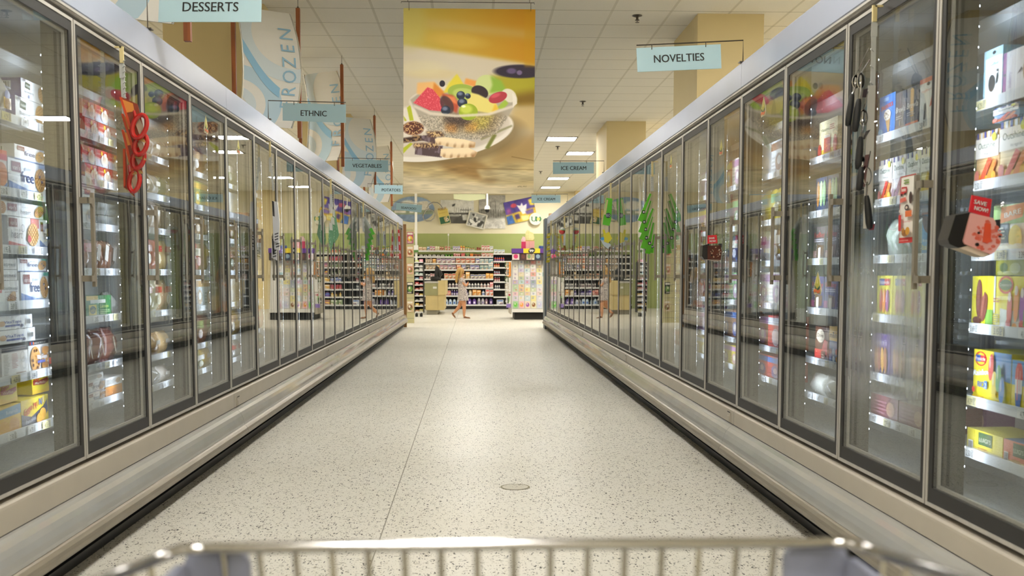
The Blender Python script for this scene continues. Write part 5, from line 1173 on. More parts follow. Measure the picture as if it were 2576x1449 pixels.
def a_kashi(b, w, h):
    b.shape([(w*.14, h*.56), (w*.34, h*.52), (w*.36, h*.84), (w*.16, h*.88)], '3f4f45'); b.text('KASHI', w*.25, h*.63, h*.16, 'e8ece6', width=w*.15, rot=-.04)
    b.text('Blueberry', w*.3, h*.3, h*.2, '50545c', width=w*.36); b.ell(w*.28, h*.14, w*.035, h*.1, '7c86a0'); waffle(b, w*.83, h*.5, w*.17, h*.43); b.ell(w*.09, h*.92, w*.06, h*.06, '77737c')
def a_gf(pc='8ea3c8', bits='4a3f66', big=True):
    def f(b, w, h):
        b.shape([(0, 0), (w, 0), (w, h*.1), (w*.5, h*.16), (0, h*.34)] if big else [(0, 0), (w, 0), (w, h*.05), (0, h*.05)], '5f7fb8')
        b.rect(w*.08, w*.32, h*.62, h*.92, '7d3a35'); b.text("van's", w*.2, h*.68, h*.2, 'efe6e0', width=w*.19)
        b.text('gluten', w*.5, h*.72, h*.16, '5a6a8c', width=w*.2); b.text('free', w*.48, h*.36, h*.46, '33406c', width=w*.34, bold=w*.008)
        waffle(b, w*.83, h*.5, w*.15, h*.36, .2); b.ell(w*.8, h*.6, w*.03, h*.05, bits); b.ell(w*.86, h*.46, w*.03, h*.05, bits); b.rect(w*.78, w, h*.88, h*.99, pc); b.lines(w*.36, w*.55, h*.12, h*.3, 4, 'a8b4c8', 2)
    return f
def a_heart(b, w, h):
    b.shape([(0, 0), (w, 0), (w, h*.1), (w*.6, h*.12), (0, h*.24)], 'c2655f'); b.rect(w*.72, w, h*.7, h, 'cf7d78')
    b.rect(w*.02, w*.28, h*.68, h*.95, '7a3a36'); b.text("van's", w*.15, h*.74, h*.2, 'f0e8e2', width=w*.2)
    b.text('heart', w*.24, h*.34, h*.36, '5a5c62', width=w*.36, slant=.15); b.text('love your', w*.3, h*.56, h*.13, '7a7c82', width=w*.26)
    b.ringp(w*.43, h*.66, w*.045, w*.055, '70727a', n=16); waffle(b, w*.76, h*.48, w*.19, h*.36, .3, 'e0b67c'); b.ell(w*.62, h*.34, w*.06, h*.12, 'b8353c')
def a_thinheart(b, w, h):
    waffle(b, w*.1, h*.5, w*.08, h*.44); b.rect(w*.2, w*.4, h*.36, h*.86, '7a3a36'); b.text("van's", w*.3, h*.46, h*.36, 'f0e8e2', width=w*.15); b.text('heart', w*.58, h*.2, h*.5, '5a5c62', width=w*.24, slant=.15); b.text('love your', w*.6, h*.66, h*.2, '7a7c82', width=w*.2); waffle(b, w*.88, h*.5, w*.11, h*.4, .3)
def a_oat(tall):
    def f(b, w, h):
        t_ = h*(.62 if tall else .3)
        b.rect(0, w*.2, h*(.5 if tall else .1), h*.96, 'd8555a'); b.lines(w*.03, w*.17, h*(.55 if tall else .2), h*.9, 3, 'f3d8d6', 3, .6)
        b.text('oatmeal', w*.6, t_, h*(.2 if tall else .5), '484a50', width=w*.66); b.rect(w*.3, w*.9, t_-h*.1, t_-h*.08, '8a6a5a')
        if tall: waffle(b, w*.6, h*.2, w*.26, h*.26, .6, 'd8b07c')
    return f
def a_vita(b, w, h):
    b.text('VitaTops', w*.5, h*.45, h*.3, '4a55a0', width=w*.42, slant=.2, bold=w*.006); b.rect(w*.32, w*.68, h*.2, h*.34, '3f4a98'); b.ell(w*.24, h*.45, w*.08, h*.2, 'c9a06a'); b.ell(w*.72, h*.22, w*.04, h*.12, '3a3458'); b.barcode(w*.82, w*.95, h*.25, h*.7)
def a_cookie(b, w, h):
    b.rect(0, w, h*.86, h, '2a2a2e'); b.text('DELICIOUS!', w*.55, h*.89, h*.08, 'd8d8d2', width=w*.6)
    for i, c_ in enumerate(('cc4038', '4a7ac8', 'd86a38')): b.rect(w*(.06+.07*i), w*(.11+.07*i), h*.88, h*.97, c_)
    b.ell(w*.3, h*.42, w*.24, h*.4, 'cf9a56'); [b.ell(w*(.3+.16*math.cos(k*1.9)), h*(.42+.28*math.sin(k*1.9)), w*.035, h*.05, '5a3320') for k in range(7)]
    for k in range(3): b.ell(w*.72, h*(.18+.24*k), w*.16, h*.12, 'c58d4c'); b.ell(w*.72, h*(.24+.24*k), w*.17, h*.07, 'b0763a')
    b.text('VitaTops', w*.52, h*.42, h*.2, 'e8ecf4', width=w*.5, slant=.15, bold=w*.012); b.rect(w*.3, w*.68, h*.3, h*.38, '4a55a0'); b.rect(w*.86, w*.97, h*.2, h*.4, 'd2433c')
def a_info(b, w, h):
    b.rect(0, w, h*.86, h, '2a2a2e'); b.lines(w*.06, w*.3, h*.06, h*.8, 16, '8a8a8a', 4, .35); b.lines(w*.36, w*.6, h*.3, h*.8, 10, 'b07070', 5, .35); b.ringp(w*.78, h*.64, w*.08, w*.1, 'c8ccd2', n=16); b.ringp(w*.82, h*.44, w*.09, w*.11, 'ccd0d4', n=16); b.lines(w*.5, w*.95, h*.05, h*.16, 2, '7a5a4a', 5)
def a_eggo(name_, band='9c3a2c', low='e8c02c'):
    def f(b, w, h):
        b.shape([(0, 0), (w, 0), (w, h*.25), (w*.5, h*.12), (0, h*.3)], low); b.shape([(w*.05, h*.45), (w*.7, h*.38), (w*.95, h*.52), (w*.92, h*.72), (w*.4, h*.62), (w*.05, h*.68)], band)
        b.text('Eggo', w*.3, h*.7, h*.28, 'c03428', width=w*.42, slant=.25, rot=.1, bold=w*.01); b.text(name_, w*.45, h*.46, h*.18, 'f0ead0', width=w*.6)
    return f
def a_minis(b, w, h):
    b.shape([(0, h*.52), (w*.35, h*.36), (w*.8, h*.62), (w*.96, h*.86), (w*.98, h*.4), (w*.7, h*.1), (0, h*.05)], '333d5c'); b.text('Eggo', w*.24, h*.54, h*.3, 'c93a2a', width=w*.3, slant=.25, rot=.25, bold=w*.01)
    for k, (ch, c_) in enumerate(zip('MINIS', ('c04a30', 'e09a3a', '3f5fa8', 'd8d0b0', 'a8b04a'))): b.text(ch, w*(.48+.1*k), h*(.6+.05*k), h*.34, c_, bold=w*.008)
    b.text('Pancakes', w*.3, h*.2, h*.2, 'c9ccd8', width=w*.36, rot=.12); b.ell(w*.74, h*.36, w*.12, h*.22, 'd8a23c'); b.ell(w*.6, h*.22, w*.1, h*.2, 'cf962e')
def a_butter(b, w, h):
    b.shape([(0, h*.6), (w, h*.66), (w, h), (0, h*.9)], '6f9fc8'); b.text('Buttermilk', w*.66, h*.72, h*.17, 'dbe8f0', width=w*.46); b.ell(w*.72, h*.28, w*.2, h*.28, 'd8a04a'); b.ell(w*.3, h*.26, w*.22, h*.26, 'e0ac3c')
def a_pie(b, w, h):
    b.shape([(0, 0), (w, 0), (w, h*.3), (w*.55, h*.42), (0, h*.5)], 'cdd2e0'); b.shape([(0, h*.46), (w*.55, h*.38), (w, h*.26), (w, h*.34), (w*.55, h*.47), (0, h*.55)], 'e2b8a8'); b.text('Cream Pie', w*.24, h*.68, h*.17, 'f2d8cc', width=w*.36, slant=.2); b.ell(w*.5, h*.8, w*.075, h*.13, 'e8b02c')
    b.ell(w*.7, h*.36, w*.3, h*.34, 'bfc4cc'); b.ell(w*.7, h*.42, w*.27, h*.34, 'e9dfcf')
    for k in range(5): b.ell(w*(.58+.06*k), h*(.44+.07*(k % 2)), w*.1, h*.19, ('f6f0e6', 'e6d6be')[k % 2], .5)
    b.ell(w*.7, h*.7, w*.1, h*.13, 'f8f4ec')
    for k in range(4): b.shape([(w*(.54+.09*k), h*.26), (w*(.56+.09*k), h*.26), (w*(.6+.09*k), h*.64), (w*(.58+.09*k), h*.64)], 'b08a66')
def a_fudge(b, w, h):
    b.rect(w*.3, w*.7, h*.82, h*.94, 'a03a34'); b.text('Fudge', w*.5, h*.66, h*.12, '70757c', width=w*.5); b.text('Stripes', w*.5, h*.54, h*.12, '70757c', width=w*.6); b.ell(w*.62, h*.24, w*.26, h*.2, 'c9b49a'); b.ell(w*.6, h*.28, w*.16, h*.12, '7a6a60')
def a_udi(b, w, h):
    b.rect(0, w*.45, h*.8, h, 'e0b83a'); b.rect(w*.15, w*.75, h*.66, h*.82, 'e8ece6'); b.rect(w*.08, w*.38, h*.14, h*.6, 'd9c23c'); b.ell(w*.23, h*.37, w*.12, h*.18, '2a3a20'); b.text("udi's", w*.23, h*.3, h*.2, 'e8d86a', width=w*.18); b.text('Lemon', w*.68, h*.44, h*.22, 'd9e26a', width=w*.34); b.lines(w*.5, w*.9, h*.14, h*.38, 3, 'a8c890', 2)
def a_plainlines(c_):
    def f(b, w, h): b.lines(w*.1, w*.8, h*.2, h*.8, 4, c_, 7); b.ell(w*.75, h*.5, w*.15, h*.3, mixc(c_, 'c8a070', .6))
    return f
def a_skinny(acc, txt):
    def f(b, w, h):
        b.rect(0, w, 0, h, 'a8cfe0'); b.rect(w*.1, w, 0, h*.84, 'eff2f4'); b.ell(w*.55, h*.92, w*.09, h*.035, '2c3038'); b.text(txt, w*.55, h*.68, h*.09, acc, width=w*.5, slant=.2)
        b.ell(w*.42, h*.34, w*.2, h*.17, 'd9d9d4'); b.ell(w*.48, h*.35, w*.17, h*.16, '3a3030'); b.shape([(w*.7, h*.3), (w*.78, h*.34), (w*.82, h*.52), (w*.74, h*.5)], '2c2c30'); b.ell(w*.78, h*.56, w*.04, h*.03, '2c2c30')
    return f
def a_side(b, w, h):
    b.rect(0, w*.12, 0, h, '8c3a86'); b.rect(w*.12, w, 0, h, 'eceaf0'); b.ell(w*.07, h*.5, w*.04, h*.03, '2c2a34'); b.text('blueberry', w*.3, h*.35, .03, 'b8aac8', width=h*.34, rot=math.pi/2); b.ell(w*.8, h*.55, w*.1, h*.3, 'b08a6a', -.2); b.shape([(w*.5, h*.42), (w*.68, h*.5), (w*.64, h*.56)], '3a3a40')
def a_outshine(c1, c2, nm):
    def f(b, w, h):
        for k in range(6): b.rect(w*(k/6), w*(k/6+.09), h*.88, h, '46509a' if k % 2 == 0 else 'e6e8f0')
        b.shape([(0, h*.5), (w, h*.5), (w, h*.88), (0, h*.88)], mixc('f2f4f2', c2, .14)); b.text('Outshine', w*.48, h*.68, h*.17, '3c5a3a' if nm != 'x' else '3a4a5a', width=w*.72); b.text(nm, w*.6, h*.55, h*.08, '8a8a8a', width=w*.4)
        b.shape([(0, 0), (w, 0), (w, h*.12), (0, h*.2)], c2); b.shape([(w*.22, h*.08), (w*.38, h*.03), (w*.75, h*.44), (w*.6, h*.5)], c1); b.shape([(w*.5, h*.06), (w*.68, h*.02), (w*.96, h*.38), (w*.84, h*.46)], mixc(c1, 'e8a030', .5)); b.ell(w*.12, h*.16, w*.1, h*.12, mixc(c1, 'ffffff', .15)); b.ell(w*.86, h*.12, w*.1, h*.1, c2); b.ell(w*.84, h*.86, w*.09, h*.08, 'd9d84a')
    return f
def a_bare(b, w, h):
    b.rect(0, w, h*.6, h, '9fbf7a'); b.shape([(w*.2, h*.62), (w*.9, h*.72), (w*.95, h), (w*.25, h*.95)], 'e08a2e'); b.text('BARE', w*.6, h*.76, h*.15, 'f6f0e0', width=w*.5, rot=.1, bold=w*.012)
    b.rect(w*.05, w*.5, h*.22, h*.62, '3a4a44'); b.lines(w*.1, w*.45, h*.28, h*.56, 4, 'c9c8b0', 3); b.ell(w*.72, h*.3, w*.2, h*.28, 'e8d060', .5); b.ell(w*.5, h*.1, w*.3, h*.09, 'efe6c4'); b.ell(w*.8, h*.12, w*.18, h*.08, 'e9e0c0')
def a_fudgsicle(b, w, h):
    b.rect(w*.66, w, 0, h*.36, '7fb04a')
    for x, r_, t_ in ((.36, 0, .56), (.6, -.25, .4)): b.ell(w*x, h*t_, w*.15, h*.38*(1 if r_ == 0 else .75), '7a4234', r_); b.ell(w*(x-.04), h*(t_+.04), w*.05, h*.28, '94584a', r_)
    b.ell(w*.3, h*.14, w*.2, h*.07, '6a3628')
def a_cream(b, w, h):
    b.shape([(w*.2, 0), (w, 0), (w, h*.42), (w*.5, h*.36), (w*.2, h*.4)], 'eef0ea'); b.rect(0, w*.05, h*.3, h, 'e8e8e4'); b.ringp(w*.36, h*.84, w*.17, w*.22, 'c83a34', n=16, sq=.62); b.ell(w*.36, h*.84, w*.19, h*.1, '3a6a4a'); b.text('Creamsicle', w*.36, h*.815, h*.08, 'f4f0e6', width=w*.36)
    for x, t_, c_ in ((.5, .38, 'e0664a'), (.7, .5, 'ee9a3c'), (.88, .46, 'a04aa8')): b.ell(w*x, h*t_, w*.075, h*.34, c_, -.04); b.ell(w*x, h*(t_+.24), w*.045, h*.09, 'f3e6dc')
    b.ell(w*.5, h*.12, w*.07, h*.09, 'c9483c'); b.ell(w*.9, h*.12, w*.08, h*.09, 'cf5048'); b.ell(w*.7, h*.08, w*.07, h*.07, 'e8a04a'); b.lines(w*.06, w*.3, h*.06, h*.3, 6, '9a9a90', 4, .4); b.lines(w*.06, w*.34, h*.5, h*.6, 2, 'c8803a', 4)
    b.rect(w*.96, w, h*.1, h*.4, '6aaa4a')
def a_rainbow(b, w, h):
    b.shape([(w*.55, h*.5), (w, h*.46), (w, h), (w*.55, h)], '4a8ac8'); b.ringp(w*.2, h*.83, w*.13, w*.16, 'c83a34', n=16, sq=.62); b.shape([(w*.07, h*.77), (w*.2, h*.77), (w*.2, h*.9), (w*.07, h*.9)], '2f55a0'); b.shape([(w*.2, h*.77), (w*.33, h*.77), (w*.33, h*.9), (w*.2, h*.9)], 'c4303a'); b.text('Popsicle', w*.2, h*.8, h*.1, 'f6f6f2', width=w*.26)
    b.text('Rainbow', w*.26, h*.52, h*.16, 'e8eef6', width=w*.46, slant=.15, rot=.12, bold=w*.01); b.text('RIO', w*.24, h*.28, h*.16, '2f50a0', width=w*.18, bold=w*.01); b.text('2', w*.38, h*.28, h*.16, 'e8ecf0', bold=w*.01); b.rect(w*.34, w*.42, h*.26, h*.42, '3f70b8'); b.text('2', w*.38, h*.28, h*.14, 'f0f2f4')
    for x, t_, c_ in ((.52, .7, 'd84a44'), (.62, .38, 'ecd43a'), (.74, .52, '3f9a50'), (.84, .3, '4a80c8')): b.ell(w*x, h*t_, w*.07, h*.26, c_, -.06); b.ell(w*(x-.02), h*(t_+.1), w*.02, h*.12, mixc(c_, 'ffffff', .4))
    b.lines(w*.06, w*.4, h*.04, h*.12, 2, 'b08a2a', 2); b.ell(w*.1, h*.22, w*.04, h*.06, 'c84a3a')
def a_fire(b, w, h):
    b.rect(0, w, h*.5, h, '4f94cf')
    for x in (.34, .78):
        b.shape([(w*(x-.18), h*.62), (w*(x+.18), h*.62), (w*(x+.16), h*.82), (w*(x+.08), h*.95), (w*(x-.08), h*.95), (w*(x-.16), h*.82)], 'd0342e'); b.rect(w*(x-.16), w*(x+.16), h*.34, h*.62, 'eceef2'); b.shape([(w*(x-.15), h*.34), (w*(x+.15), h*.34), (w*(x+.1), h*.08), (w*(x-.1), h*.08)], '3a62b0'); b.rect(w*(x-.06), w*(x-.02), h*.2, h*.85, 'e88a80'); b.rect(w*(x+.06), w*(x+.09), h*.4, h*.8, 'e8b0a8')
def a_luigi(b, w, h):
    b.rect(0, w, 0, h*.2, 'e6dcb0'); b.rect(w*.34, w*.72, h*.4, h*.94, '3f5f3a'); b.text("LUIGI'S", w*.53, h*.54, h*.26, 'dfe0c8', width=w*.32); b.lines(w*.34, w*.7, h*.1, h*.3, 2, 'b88a3a', 3, .6); b.barcode(w*.06, w*.2, h*.1, h*.5)
def a_drum(b, w, h):
    b.text('DRUMSTICK', w*.5, h*.68, h*.14, 'c4413c', width=w*.76, rot=.06, bold=w*.012); b.rect(w*.3, w*.6, h*.86, h*.94, '8ab0d8'); b.shape([(w*.36, h*.52), (w*.72, h*.5), (w*.66, h*.06), (w*.6, h*.06)], 'b08a5a'); b.ell(w*.54, h*.52, w*.22, h*.13, 'd8d0c4'); [b.ell(w*(.38+.045*k), h*(.52+.07*math.sin(k*2.3)), w*.022, h*.016, '8a6a4c') for k in range(8)]; b.ell(w*.2, h*.14, w*.14, h*.08, '7fb0d4')
def a_brew(c1, c2):
    def f(b, w, h): b.rect(w*.32, w*.58, h*.3, h*.92, c1); b.ell(w*.45, h*.92, w*.13, h*.05, c1); b.rect(w*.42, w*.48, h*.12, h*.3, 'c9a878'); b.text('Brewla', w*.52, h*.5, h*.2, 'ece8e0', width=w*.9, slant=.2, bold=w*.01); b.rect(0, w, 0, h*.16, c2); b.lines(w*.1, w*.9, h*.32, h*.42, 2, 'b0a8a0', 3)
    return f
def a_rasp(b, w, h):
    b.rect(0, w, h*.9, h, 'e0806a'); b.ell(w*.5, h*.86, w*.08, h*.04, '30303a'); b.text('raspberry', w*.45, h*.7, h*.09, 'e08a8a', width=w*.66, slant=.2); b.shape([(w*.62, h*.34), (w*.84, h*.4), (w*.98, h*.7), (w*.78, h*.66)], 'd04a48'); b.ell(w*.36, h*.36, w*.06, h*.1, '3a3a44'); b.shape([(w*.3, h*.08), (w*.38, h*.1), (w*.42, h*.36), (w*.32, h*.3)], '3a3a44')
def a_banana(b, w, h):
    b.ringp(w*.5, h*.9, w*.3, w*.5, '5a3424', 180, 300, 12); b.shape([(0, h*.96), (w*.2, h*.7), (w*.9, h*.55), (w, h*.68), (w*.4, h*.9)], '4a2a20'); b.text('banana', w*.5, h*.34, h*.1, 'eaf0e0', width=w*.8); b.text('babies', w*.5, h*.16, h*.18, 'e6e06a', width=w*.86, bold=w*.01); b.rect(0, w, h*.02, h*.06, 'b0806a'); b.rect(0, w, h*.95, h, 'b0806a')
def a_yellow(b, w, h):
    b.text('Popsicle', w*.5, h*.8, h*.13, 'f4f4f0', width=w*.6); b.rect(w*.15, w*.5, h*.77, h*.93, '2f55a0'); b.rect(w*.5, w*.85, h*.77, h*.93, 'c4303a'); b.text('Popsicle', w*.5, h*.81, h*.12, 'f4f4f0', width=w*.6)
    for x, c_ in ((.3, 'd0443a'), (.52, 'e88a2a'), (.74, 'a03a8a')): b.ell(w*x, h*.4, w*.1, h*.28, c_); b.ell(w*(x-.02), h*.5, w*.03, h*.14, mixc(c_, 'ffffff', .4))
def a_purple(b, w, h):
    b.text("Chloe's", w*.5, h*.74, h*.2, 'd8cfe8', width=w*.6, slant=.2)
    for x, c_ in ((.24, 'e0a060'), (.42, 'd07a6a'), (.62, 'd8a24c'), (.8, 'b0704a')): b.ell(w*x, h*.4, w*.085, h*.3, c_, .1); b.rect(w*(x-.02), w*(x+.02), h*.04, h*.14, 'd9c08a')
def a_fatboy(acc):
    def f(b, w, h): b.text('FatBoy', w*.5, h*.7, h*.2, 'c23a3c', width=w*.84, bold=w*.012, slant=.1); b.lines(w*.1, w*.9, h*.55, h*.66, 2, 'd8d4e4', 2); b.shape([(w*.3, h*.1), (w*.85, h*.14), (w*.9, h*.44), (w*.35, h*.48)], '6a4430'); b.shape([(w*.42, h*.06), (w*.62, h*.08), (w*.64, h*.4), (w*.44, h*.38)], 'efe8dc'); b.rect(w*.02, w*.3, h*.1, h*.3, acc)
    return f
def a_dove(b, w, h):
    b.ell(w*.4, h*.74, w*.3, h*.2, 'e8dcc8'); b.text('Dove', w*.4, h*.7, h*.16, '5a3828', width=w*.44, slant=.2); b.shape([(w*.5, h*.3), (w*.9, h*.2), (w*.96, h*.6), (w*.7, h*.66)], 'd8504a'); b.rect(0, w*.7, 0, h*.34, 'cf4a40'); b.rect(w*.5, w*.8, h*.04, h*.3, '8a5a3a'); b.lines(w*.55, w*.75, h*.08, h*.24, 2, 'f0d8c0', 3)
def a_mm(b, w, h):
    b.rect(0, w, h*.62, h, 'e6b93a'); b.text("m&m's", w*.5, h*.7, h*.24, '3a2420', width=w*.84, bold=w*.014); [b.ell(w*(.2+.3*(k % 3)), h*(.14+.2*(k//3)), w*.12, h*.08, ('4a70b8', 'c8d8ea', 'd8a040', '6a4a3a', '8ab0d8', 'c03a34')[k]) for k in range(6)]
def a_pops(b, w, h):
    for x, c_ in ((.2, 'e09a4a'), (.5, 'b8d8a0'), (.8, '9fcf9a')): b.ell(w*x, h*.55, w*.14, h*.36, c_); b.ell(w*x-.004, h*.6, w*.04, h*.2, mixc(c_, 'ffffff', .5))
    b.text('fruit bars', w*.5, h*.78, h*.14, 'e8ece0', width=w*.6)
def a_rainjar(b, w, h):
    b.rect(0, w, 0, h*.22, 'd8b83a'); b.text('Outshine', w*.36, h*.72, h*.12, '5a6a5a', width=w*.44); b.lines(w*.6, w*.95, h*.7, h*.86, 3, 'b8483c', 4); b.rect(w*.3, w*.66, h*.14, h*.56, 'c45a44'); b.rect(w*.32, w*.64, h*.52, h*.6, 'e8e0d8'); b.ell(w*.06, h*.2, w*.1, h*.2, 'b83a30'); b.ell(w*.92, h*.28, w*.1, h*.26, 'c8442c')
def pouch(w, h, d, col, art=None, gl='printed_film', seed=0):
    b = MB(col); rr = random.Random(seed); n = 14; rings = []
    for k in range(8):
        t_ = k/7; z = h*t_; f = math.sin(math.pi*min(.97, max(.04, t_)))**.6
        rings.append([(w/2+w/2*math.cos(a)*(.9+.1*f), d/2+(d/2*f+.003)*math.sin(a)*(1+.16*math.sin(3*a+k+seed)), z+.004*math.sin(a*4+seed)) for a in [2*math.pi*i/n for i in range(n)]])
    b.loft(rings); b.plane((w*.14, -.006, h*.18), (1, 0, 0), (0, 0, 1))
    if art: art(b, w*.72, h*.64)
    return b.mesh('frozen_pouch', [gl], 60)
def yr(S, u0, u1, z, u=.163):
    s = -1 if S == 'L' else 1; X = s*((XL if S == 'L' else XR)+u)
    a, c_ = y_on(u0, z, X), y_on(u1, z, X); return a, abs(c_-a)
def goods(S, door, row, u0, u1, h, art, desc, name='frozen_food_box', cat='frozen food box', d=.14, dz=0., u=.163, tail=None, end_fn=None, group=None, minw=0, **kw):
    h *= .94; dz *= .94; z = shelf_set(S, door)[row]; y0, w = yr(S, u0, u1, z, u)
    if minw and w < minw:
        if S == 'R': y0 += 0
        w = minw
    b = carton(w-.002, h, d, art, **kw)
    if end_fn: endart(b, S, w-.002, h, d, end_fn)
    lab = '%s, %s shelf, %s' % (desc, SHW[row], DOORW[S, door])
    return put(S, b.mesh(name, ['printed_card']), name, cat, lab, y0, z, u, group, dz)
def bag(S, door, row, u0, u1, h, col, desc, art=None, d=.08, dz=0, u=.166, seed=0, cat='frozen food bag'):
    h *= .94; z = shelf_set(S, door)[row]; y0, w = yr(S, u0, u1, z, u)
    return put(S, pouch(w-.002, h, d, col, art, seed=seed), 'frozen_food_bag', cat, '%s, %s shelf, %s' % (desc, SHW[row], DOORW[S, door]), y0, z, u, None, dz)
PUR = '5d4a9c'
# ---- nearest left door: waffles
bag('L', 0, 0, 2, 29, .16, 'e2e4ee', 'white and yellow waffle bag', lambda b, w, h: (b.rect(0, w, 0, h*.4, 'e0b23a'), b.ell(w*.5, h*.5, w*.35, h*.16, '5a64b0'), b.text('NutriGrain', w*.5, h*.74, h*.12, '6a70b8', width=w*.9), waffle(b, w*.5, h*.18, w*.4, h*.2)), seed=2)
goods('L', 0, 0, 40, 113, .092, a_kashi, 'lower white blueberry waffle box with purple end', end=PUR, end_fn=bar_end)
goods('L', 0, 0, 56, 118, .072, a_kashi, 'upper white blueberry waffle box with purple end', dz=.094, end=PUR, end_fn=bar_end)
goods('L', 0, 1, -10, 20, .145, lambda b, w, h: (b.rect(0, w, 0, h*.2, '5f7fb8'), b.ell(w*.5, h*.4, w*.5, h*.3, 'd08a5a'), b.rect(0, w, h*.75, h, 'c8403a')), 'reddish waffle box at the image edge', front='e8e0dc')
goods('L', 0, 1, 22, 116, .125, a_gf(), 'large white gluten free waffle box with blue wave', end='e6e6ea', end_fn=bar_end)
goods('L', 0, 1, 40, 114, .055, a_gf(big=False), 'thin white gluten free waffle box laid on top', dz=.127, end='e2e2e6', end_fn=bar_end)
goods('L', 0, 1, 38, 116, .075, a_kashi, 'purple-ended blueberry waffle box under the second shelf top', dz=.184, end=PUR, end_fn=bar_end) if False else None
goods('L', 0, 2, 22, 100, .12, a_heart, 'white heart waffle box with red wave', end='e4e0e0', end_fn=bar_end)
goods('L', 0, 2, 101, 122, .12, a_gf(), 'blue and white gluten free box at the post', minw=.1)
goods('L', 0, 2, -4, 112, .052, a_thinheart, 'thin heart waffle box laid across the row', dz=.122)
goods('L', 0, 3, -6, 49, .088, a_oat(True), 'lowest white oatmeal waffle box')
goods('L', 0, 3, -8, 46, .038, a_oat(False), 'middle thin oatmeal waffle box', dz=.09)
goods('L', 0, 3, -10, 46, .038, a_oat(False), 'topmost thin oatmeal waffle box', dz=.13)
goods('L', 0, 3, 54, 122, .12, a_gf('57a89a'), 'upright gluten free waffle box with green corner', end='e6e6e6', end_fn=bar_end)
goods('L', 0, 3, 48, 119, .05, a_gf('57a89a', big=False), 'thin gluten free waffle box on the green-cornered one', dz=.122)
goods('L', 0, 4, 6, 72, .112, a_info, 'white cookie carton showing fine print', end='d8d8d8')
goods('L', 0, 4, 73, 124, .125, a_cookie, 'white carton with a big cookie and muffins')
goods('L', 0, 4, -18, 92, .05, a_vita, 'lower white muffin top box', dz=.127, d=.16)
goods('L', 0, 4, -18, 86, .05, a_vita, 'upper white muffin top box', dz=.179, d=.16)
goods('L', 0, 4, 90, 124, .1, lambda b, w, h: b.text('Lemon', w*.5, h*.3, h*.2, '9fc0a0', width=w*.7), 'dark green carton standing behind the muffin tops', front='2f6a4c', u=.33, dz=0, d=.1) if False else None
goods('L', 0, 5, -12, 54, .105, a_butter, 'yellow and blue buttermilk pancake box', front='e2b830', top='e6c83c')
goods('L', 0, 5, 55, 123, .11, a_minis, 'yellow minis pancake box with navy wave', front='dcc132', top='e6d040')
goods('L', 0, 5, 2, 47, .075, a_eggo('Waffles'), 'small yellow waffle box on the buttermilk box', dz=.112, front='e4d02c', end='e0cc2a', d=.12, u=.182)
goods('L', 0, 5, 84, 126, .08, a_eggo('Mini Muffin'), 'small yellow muffin box on the minis box', dz=.117, front='e4d02c', end='e0cc2a', d=.12, u=.182)
# ---- second left door: pies and bread
for row in (0, 1):
    for lay in (0, 1):
        for k in range(3):
            goods('L', 1, row, 214+k*33-(6 if lay else 0), 214+k*33+32-(6 if lay else 0), .075, a_pie, '%s red cream pie box, %s layer' % (('near', 'middle', 'far')[k], ('lower', 'upper')[lay]), front='b8403a', top='a83a34', dz=lay*.077, group='red cream pie boxes')
goods('L', 1, 2, 203, 241, .165, a_fudge, 'tall white fudge stripe box', front='e6e8ea', end='dcdee0')
for k, (a, h_) in enumerate(((248, .05), (248, .05), (272, .05), (272, .05))):
    z = SHELF['L', 1][2]; y0, w = yr('L', a, a+26, z); b = MB('8a8d8c'); b.loft([[(.008, .01, 0), (w-.01, .01, 0), (w-.01, .13, 0), (.008, .13, 0)], [(0, 0, h_), (w-.002, 0, h_), (w-.002, .14, h_), (0, .14, h_)]], cap=True); b.poly([(.0, 0, h_+.001), (w-.002, 0, h_+.001), (w-.002, .14, h_+.001), (0, .14, h_+.001)], 'c9cccb'); b.plane((0, -.002, 0), (1, 0, 0), (0, 0, 1)); b.rect(w*.2, w*.7, h_*.3, h_*.6, '6d706e')
    put('L', b.mesh('food_tray', ['printed_film']), 'food_tray', 'food tray', '%s gray plastic food tray in the %s stack, third shelf, second left door' % (('lower', 'upper')[k % 2], ('near', 'far')[k//2]), y0, z, dz=(k % 2)*.054)
bag('L', 1, 3, 206, 232, .15, 'b0764e', 'orange-brown garlic bread bag', lambda b, w, h: (b.rect(0, w, h*.6, h, 'b8383a'), b.text('Garlic', w*.5, h*.7, h*.16, 'f0e0d0', width=w*.7)), seed=3)
for k in range(3): bag('L', 1, 3, 236+k*20, 258+k*20, .14, '8a6048', '%s brown bread bag with white label' % ('near', 'middle', 'far')[k], lambda b, w, h: (b.shape([(w*.1, h*.3), (w*.6, h*.2), (w*.9, h*1.0), (w*.4, h*1.1)], 'cfcac4')), seed=5+k)
goods('L', 1, 4, 218, 281, .1, a_udi, 'green and yellow lemon cake box', front='2f7a40', top='2c6c3a', d=.12)
bag('L', 1, 4, 281, 300, .11, 'a8a8a2', 'clear silvery bag beside the lemon box', seed=9)
for k in range(3): bag('L', 1, 5, 214+k*30, 243+k*30, .16, '74413a', '%s dark red bread bag' % ('near', 'middle', 'far')[k], lambda b, w, h: (b.shape([(w*.5, h*.1), (w*.62, h*.05), (w*.3, h*.9), (w*.18, h*.86)], 'b8b0a0')), seed=12+k)
for k in range(2): goods('L', 1, 6, 220, 264, .048, a_gf(big=False), '%s white gluten free box in a stack' % ('lower', 'middle')[k], dz=k*.05, end='dcdcd8')
goods('L', 1, 6, 220, 262, .03, a_plainlines('70747c'), 'thin white box lying on the stack', dz=.1)
goods('L', 1, 6, 266, 308, .052, a_plainlines('c87830'), 'orange and yellow waffle box', front='e09a48', end='d88a3a')
goods('L', 1, 6, 266, 308, .04, a_plainlines('9a9a98'), 'flat white box on the orange one', dz=.054, front='e2e2e2')
